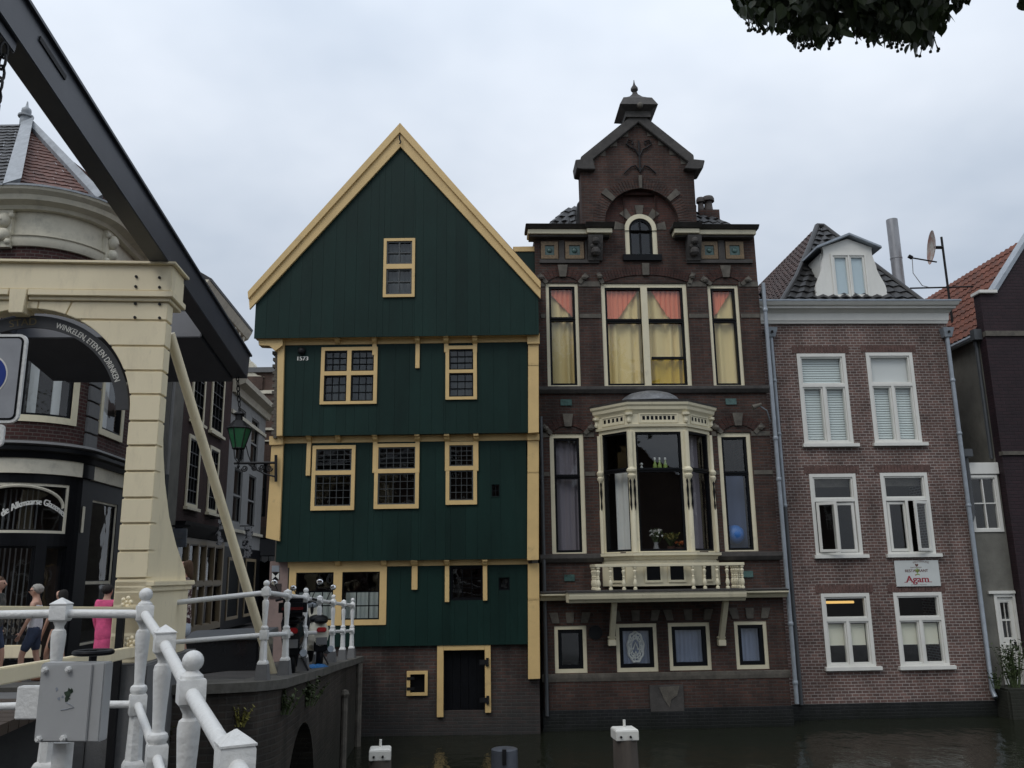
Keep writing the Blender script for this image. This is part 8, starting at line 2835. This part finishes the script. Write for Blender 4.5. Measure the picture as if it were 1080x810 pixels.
# ================================================================ parked scooters
def scooter(loc, yaw, label, bodymat, case=True):
    t = thing('motor_scooter', label, 'scooter', loc, 'scooters parked behind the far railing')
    m_ = Matrix.Translation(Vector(loc)) @ Matrix.Rotation(yaw, 4, 'Z')
    def put(mb, name, mat, par=t, smooth=40, bevel=0):
        mb.v = [tuple(m_ @ Vector(v)) for v in mb.v]
        return mb.build(name, mat, par, smooth=smooth, bevel=bevel)
    def wheel(y):
        mb = MB(); mb.tube([(.0, y + .17 * math.cos(a), .23 + .17 * math.sin(a)) for a in [2 * math.pi * k / 24 for k in range(25)]], .062, 10)
        w = put(mb, 'wheel', M['black'])
        mb = MB(); mb.tube([(-.05, y, .23), (.05, y, .23)], .12, 16); put(mb, 'rim', M['zinc'], w)
    wheel(-.6); wheel(.62)
    mb = MB()
    sec = [(-.86, .55, .12, .16), (-.6, .58, .17, .24), (-.2, .55, .16, .24), (.02, .38, .14, .12)]
    P = []
    for y, z, w, h in sec:
        P.append([(w * math.cos(a), y, z + h * math.sin(a)) for a in [2 * math.pi * k / 14 for k in range(14)]])
    for A1, B1 in zip(P, P[1:]):
        for k in range(14): mb.poly([A1[k], A1[(k + 1) % 14], B1[(k + 1) % 14], B1[k]])
    mb.poly(P[0]); mb.poly(P[-1]); put(mb, 'rear_body', bodymat)
    mb = MB(); mb.box((-.16, -.05, .26), (.16, .42, .34)); put(mb, 'floorboard', bodymat, bevel=.02, smooth=0)
    mb = MB()
    sh_ = [(-.2, .40, .34), (.2, .40, .34), (.24, .5, .7), (.17, .47, 1.0), (-.17, .47, 1.0), (-.24, .5, .7)]
    A1 = [Vector(p) for p in sh_]; B1 = [p + Vector((-p.x * .35, .14, -.02)) for p in A1]
    mb.poly(A1); mb.poly(B1)
    for k in range(6): mb.poly([A1[k], A1[(k + 1) % 6], B1[(k + 1) % 6], B1[k]])
    put(mb, 'leg_shield', bodymat, bevel=.02)
    mb = MB(); mb.tube([(0, .64, .3), (0, .5, .9), (0, .46, 1.06)], .035, 8); put(mb, 'fork', M['iron'])
    mb = MB(); mb.tube([(-.32, .38, 1.06), (-.18, .44, 1.09), (0, .46, 1.08), (.18, .44, 1.09), (.32, .38, 1.06)], .02, 8); put(mb, 'handlebar', M['black'])
    mb = MB(); mb.ball((0, .52, 1.04), .1, 12, 1.1, .9, .9); put(mb, 'headlight', M['zinc'], smooth=60)
    for s in (-1, 1):
        mb = MB(); mb.tube([(s * .24, .41, 1.08), (s * .3, .42, 1.22), (s * .34, .4, 1.3)], .008, 5); mb.ball((s * .36, .4, 1.34), .06, 14, 1, .25, .9); o = put(mb, 'mirror', M['black'], smooth=60)
        mb = MB(); mb.ball((s * .36, .387, 1.34), .052, 14, 1, .12, .88); put(mb, 'mirror_glass', M['chrome'], o, smooth=60)
    mb = MB()
    for k, (y, w, z) in enumerate(((-.78, .12, .8), (-.45, .17, .82), (-.12, .15, .78))): mb.ball((0, y, z), w, 14, 1, 1.5, .45)
    put(mb, 'seat', M['black'], smooth=60)
    mb = MB(); mb.box((-.08, -.93, .62), (.08, -.88, .7)); put(mb, 'tail_lamp', paint('red_lens', (.28, .008, .01), .2, .1, 3, 0), bevel=.015, smooth=0)
    mb = MB(); mb.box((-.09, -.95, .42), (.09, -.935, .54)); put(mb, 'number_plate', M['bluestone'], smooth=0)
    mb = MB(); mb.box((-.11, -.86, .3), (.11, -.8, .55)); put(mb, 'mudguard', M['black'], smooth=0, bevel=.02)
    mb = MB(); mb.tube([(.14, -.2, .25), (.17, -.5, .28), (.17, -.85, .34)], [.03, .05, .055], 8); put(mb, 'exhaust', M['zinc'])
    mb = MB(); mb.tube([(.1, -.1, .28), (.24, -.14, .02)], .015, 6); put(mb, 'kickstand', M['iron'])
    if case:
        mb = MB()
        for k in range(1): mb.box((-.2, -1.1, .86), (.2, -.72, 1.12))
        c = put(mb, 'top_case', M['black'], smooth=0, bevel=.06)
        mb = MB(); mb.box((-.15, -1.115, .96), (.15, -1.101, 1.0)); put(mb, 'case_reflector', paint('dark_red_lens', (.08, .006, .006), .2, .1, 3, 0), c, smooth=0)
    return t
p = at(309, 700, 13.9); scooter((p.x, 13.9, zq(13.9)), R(12), 'black motor scooter with top case parked behind the far railing', M['gloss'])
p = at(331, 690, 15.9); scooter((p.x, 15.9, zq(15.9)), R(20), 'cream white motor scooter parked beyond the black one by the railing', paint('cream_scooter', (.6, .57, .47), .25, .06, 3, 0), case=False)
# crumpled blue sheet at the foot of the posts
q = random.Random(9)
a, b = at(322, 703, 14.6), at(340, 701.5, 15.2)
mb = MB(); n = 12
rows = []
for k in range(n + 1):
    c = a.lerp(b, k / n); z = zq(c.y) + .02
    rows.append([(c.x - .12, c.y + .1, z), (c.x - .04, c.y, z + q.uniform(.02, .06)), (c.x + .06, c.y - .05, z + q.uniform(.01, .05)), (c.x + .13, c.y - .1, z)])
for A1, B1 in zip(rows, rows[1:]):
    for k in range(3): mb.poly([A1[k], A1[k + 1], B1[k + 1], B1[k]])
tag(mb.build('blue_sheet', paint('blue_plastic', (.02, .12, .3), .4, .1, 9, .1), None, smooth=0), 'crumpled blue plastic strip lying at the foot of the far railing', 'plastic sheet')

# ================================================================ lime tree over the camera
leafm = []
def leaf_mat(name, c):
    mt, nt, out = nodes(name); n = N(nt)
    b = n('BsdfPrincipled', i_Roughness=.5); b.inputs['Base Color'].default_value = (*c, 1)
    t = n('BsdfTranslucent'); t.inputs[0].default_value = (c[0] * 1.2, c[1] * 1.3, c[2], 1)
    m_ = n('MixShader'); m_.inputs[0].default_value = .22
    n.l(b.outputs[0], m_.inputs[1]); n.l(t.outputs[0], m_.inputs[2]); n.l(m_.outputs[0], out.inputs[0]); return mt
bark = paint('lime_bark', (.07, .055, .04), .9, .3, 4, .6, 20, stretch=(1, 1, .2))
def leaf_shape(mb, base, d, up, s, q):
    """heart-shaped lime leaf, folded along the midrib"""
    d = d.normalized(); x = d.cross(up).normalized(); nn_ = x.cross(d)
    fold = nn_ * (s * q.uniform(.03, .16)); droop = Vector((0, 0, -s * q.uniform(.0, .18)))
    o = [(.0, .04), (.24, -.05), (.46, .16), (.47, .44), (.3, .74), (.08, .96), (0, 1.1)]
    Lf = [base + x * (-a * s) + d * (b * s) + fold * (a / .45) + droop * b * b for a, b in o]
    Rt = [base + x * (a * s) + d * (b * s) + fold * (a / .45) + droop * b * b for a, b in o]
    mb.poly(Lf); mb.poly(list(reversed(Rt)))
def mask(p, pad=0):
    s = project(p)
    if s is None: return True
    x, y = s
    if x < -60 or x > 1140 or y < -45: return True
    prof = [(765, -20), (775, 12), (790, 21), (805, 30), (822, 37), (840, 47), (862, 48), (880, 46), (900, 36), (915, 42), (930, 47), (945, 45), (960, 56), (975, 50), (988, 42), (998, 26), (1012, 8), (1024, 4), (1034, -20), (1058, -20), (1068, -2), (1082, 12), (1140, 16)]
    for (x0, y0), (x1, y1) in zip(prof, prof[1:]):
        if x0 <= x <= x1:
            return y < y0 + (y1 - y0) * (x - x0) / (x1 - x0) - pad
    return False
LT = thing('lime_tree', 'lime tree whose dark leafy branch tips hang in from the top right', 'tree', (4.6, .2, -.03))
trunk0 = Vector((4.6, .2, -.03))
q = random.Random(21)
tr_ = MB()
crown_c = Vector((4.0, 2.2, 9.0))
tr_.tube([trunk0 + Vector((0, 0, -.1)), trunk0 + Vector((.03, .05, .5)), trunk0 + Vector((.0, .1, 2.5)), trunk0 + Vector((-.1, .3, 4.6)), trunk0 + Vector((-.3, .8, 7.5)), trunk0 + Vector((-.4, 1.2, 11))], [.34, .27, .24, .21, .14, .05], 14)
tr_.build('trunk', bark, LT, smooth=60)
tips = []
limbs = MB()
tgt = []
# limbs towards the visible sprays (real hanging sprays 5 to 6 m ahead)
for (x, y, Y) in ((800, -8, 5.2), (832, -2, 5.0), (860, 0, 5.5), (893, -6, 5.3), (925, 0, 5.0), (955, 2, 5.4), (980, -6, 5.2), (1010, -28, 5.3), (1090, -25, 5.0), (860, -50, 5.6), (930, -55, 5.2), (990, -60, 5.5), (1050, -70, 5.6), (800, -60, 5.8)):
    tgt.append(at(x, y, Y))
for k in range(70):
    a = q.random() * 6.283; e = q.uniform(-.45, 1.2); r = q.uniform(.55, 1)
    v = crown_c + Vector((4.0 * r * math.cos(a) * math.cos(e), 3.6 * r * math.sin(a) * math.cos(e), 3.3 * r * math.sin(e)))
    tgt.append(v)
twigs = []
for i, v in enumerate(tgt):
    z0 = min(9.5, max(3.9, v.z - 1.2 - q.random()))
    st = trunk0 + Vector((-.1 - .04 * z0 * .5, .3 + (z0 - 4.6) * .13, z0))
    midp = st.lerp(v, .5) + Vector((0, 0, .55 if i < 14 else .3))
    okp = [st, st.lerp(midp, .5) + Vector((0, 0, .12)), midp, midp.lerp(v, .6) + Vector((0, 0, .1)), v]
    if all(mask(p) for p in okp):
        limbs.tube(okp, [.07, .05, .035, .02, .008], 6)
    for j in range(5 if i < 14 else 3):
        twigs.append((midp.lerp(v, q.uniform(.3, 1)), v))
    tips.append(v)
limbs.build('limb', bark, LT, smooth=60)
mA, mB_ = MB(), MB()
fruit = MB()
def spray(c, spread, n, size, near):
    for k in range(n):
        o = Vector((q.gauss(0, 1), q.gauss(0, 1), q.gauss(0, .7))) * spread
        p = c + o
        d = Vector((q.gauss(0, .5), q.gauss(0, .5), -1.0 + q.gauss(0, .5))).normalized()
        s = size * q.uniform(.65, 1.15)
        up = Vector((q.gauss(0, 1), q.gauss(0, 1), q.gauss(0, .6))).normalized()
        jj = q.uniform(-9, 8) if near else 0
        if not (mask(p, 3) and mask(p + d * s, jj)): continue
        if abs(d.dot(up)) > .95: continue
        leaf_shape(mA if q.random() < .6 else mB_, p, d, up, s, q)
for i, v in enumerate(tips):
    if i < 14:
        spray(v, .23, 170, .08, True); spray(v + Vector((0, 0, .25)), .32, 130, .085, True)
    else:
        spray(v, .55, 130, .14, False)
# extra hanging fringe leaves and fruit clusters at the lower outline
for k in range(850):
    x = q.uniform(768, 1025); y = q.uniform(-30, 60); p = at(x, y, q.uniform(4.8, 5.6))
    d = Vector((q.gauss(0, .35), q.gauss(0, .3), -1)).normalized(); s = q.uniform(.04, .1)
    up = Vector((q.gauss(0, 1), q.gauss(0, 1), q.gauss(0, .4))).normalized()
    if mask(p, 8) and mask(p + d * s, q.choice((-14, -10, -5, 0, 4, 8))): leaf_shape(mA if q.random() < .6 else mB_, p, d, up, s, q)
for x, y in ((789, 27), (796, 30), (803, 30), (843, 48), (848, 50), (856, 48), (872, 47), (890, 30), (906, 40), (920, 43), (941, 46), (946, 49), (972, 54), (984, 49), (1008, 3), (1017, 3), (1020, -2), (835, 40), (881, 42)):
    p = at(x, y - 14, 5.2)
    for j in range(5):
        e = at(x + q.uniform(-7, 7), y + q.uniform(-4, 6), 5.2 + q.uniform(-.05, .05))
        fruit.tube([p, p.lerp(e, .6) + Vector((q.uniform(-.01, .01), 0, 0)), e], .003, 4); fruit.ball(e, .0125, 6)
mA.build('leaves', leaf_mat('lime_leaf', (.03, .046, .014)), LT, smooth=0, recalc=False)
mB_.build('leaves', leaf_mat('darker_lime_leaf', (.02, .033, .011)), LT, smooth=0, recalc=False)
fruit.build('fruit', leaf_mat('lime_fruit', (.045, .05, .02)), LT)

# ================================================================ houses on the near quay, behind the camera (mirrored in the panes)
def back_house(x0, x1, y, h, gable, mat, label):
    t = thing('quayside_house', label, 'house', ((x0 + x1) / 2, y, 0), 'houses facing the canal from the near quay')
    f = F((x1, y), 180)
    L = x1 - x0
    ws = []
    n = max(2, int(L / 2.2)); fl = int(h / 3.1)
    for j in range(fl):
        for i in range(n):
            u = L * (i + .5) / n; z = .9 + j * 3.1
            ws.append((u - .5, u + .5, z, z + 1.7))
    mb = MB(); mb.panel(f, 0, L, 0, h, ws, -.2, 0)
    mb.cols(f, [(0, h, h, L / 2, h, h + gable), (L / 2, h, h + gable, L, h, h)], 0)
    mb.build('wall', mat, t, smooth=0)
    mb = MB(); mb.fbox(f, 0, .2, 0, h, -8, -.21); mb.fbox(f, L - .2, L, 0, h, -8, -.21); mb.fbox(f, .21, L - .21, 0, h, -1.2, -1.0); mb.build('rear_wall', mat, t, smooth=0)
    mb = MB()
    for s in (0, 1):
        a, b = (0 - .2, L / 2) if not s else (L + .2, L / 2)
        mb.prism(f, [(a, h - .1), (b, h + gable), (b, h + gable + .15), (a, h + .08)], -8, .15)
    mb.build('roof', M['redtile'], t, smooth=0)
    for w in ws: 
        window(t, f, w, .02, M['white'], M['white'], fw=.08, rs=(0, .6, 1), gw=.06, sw=.03, d=.1, gmat=M['glass'])
back_house(-17, -9.5, -9.5, 8.5, 4.0, M['rowbrick'], 'brick gabled house left on the near quay, mirrored in the panes')
back_house(-9.3, -2.5, -9.5, 9.6, 3.2, M['farbrick'], 'pale brown gabled house in the middle of the near quay, mirrored in panes')
back_house(-2.3, 5.5, -9.5, 6.4, 3.6, M['shopbrick'], 'maroon gabled house on the near quay right of the middle one')
back_house(5.7, 14, -9.5, 5.8, 3.0, M['farbrick'], 'brown gabled house right on the near quay, mirrored in the panes')
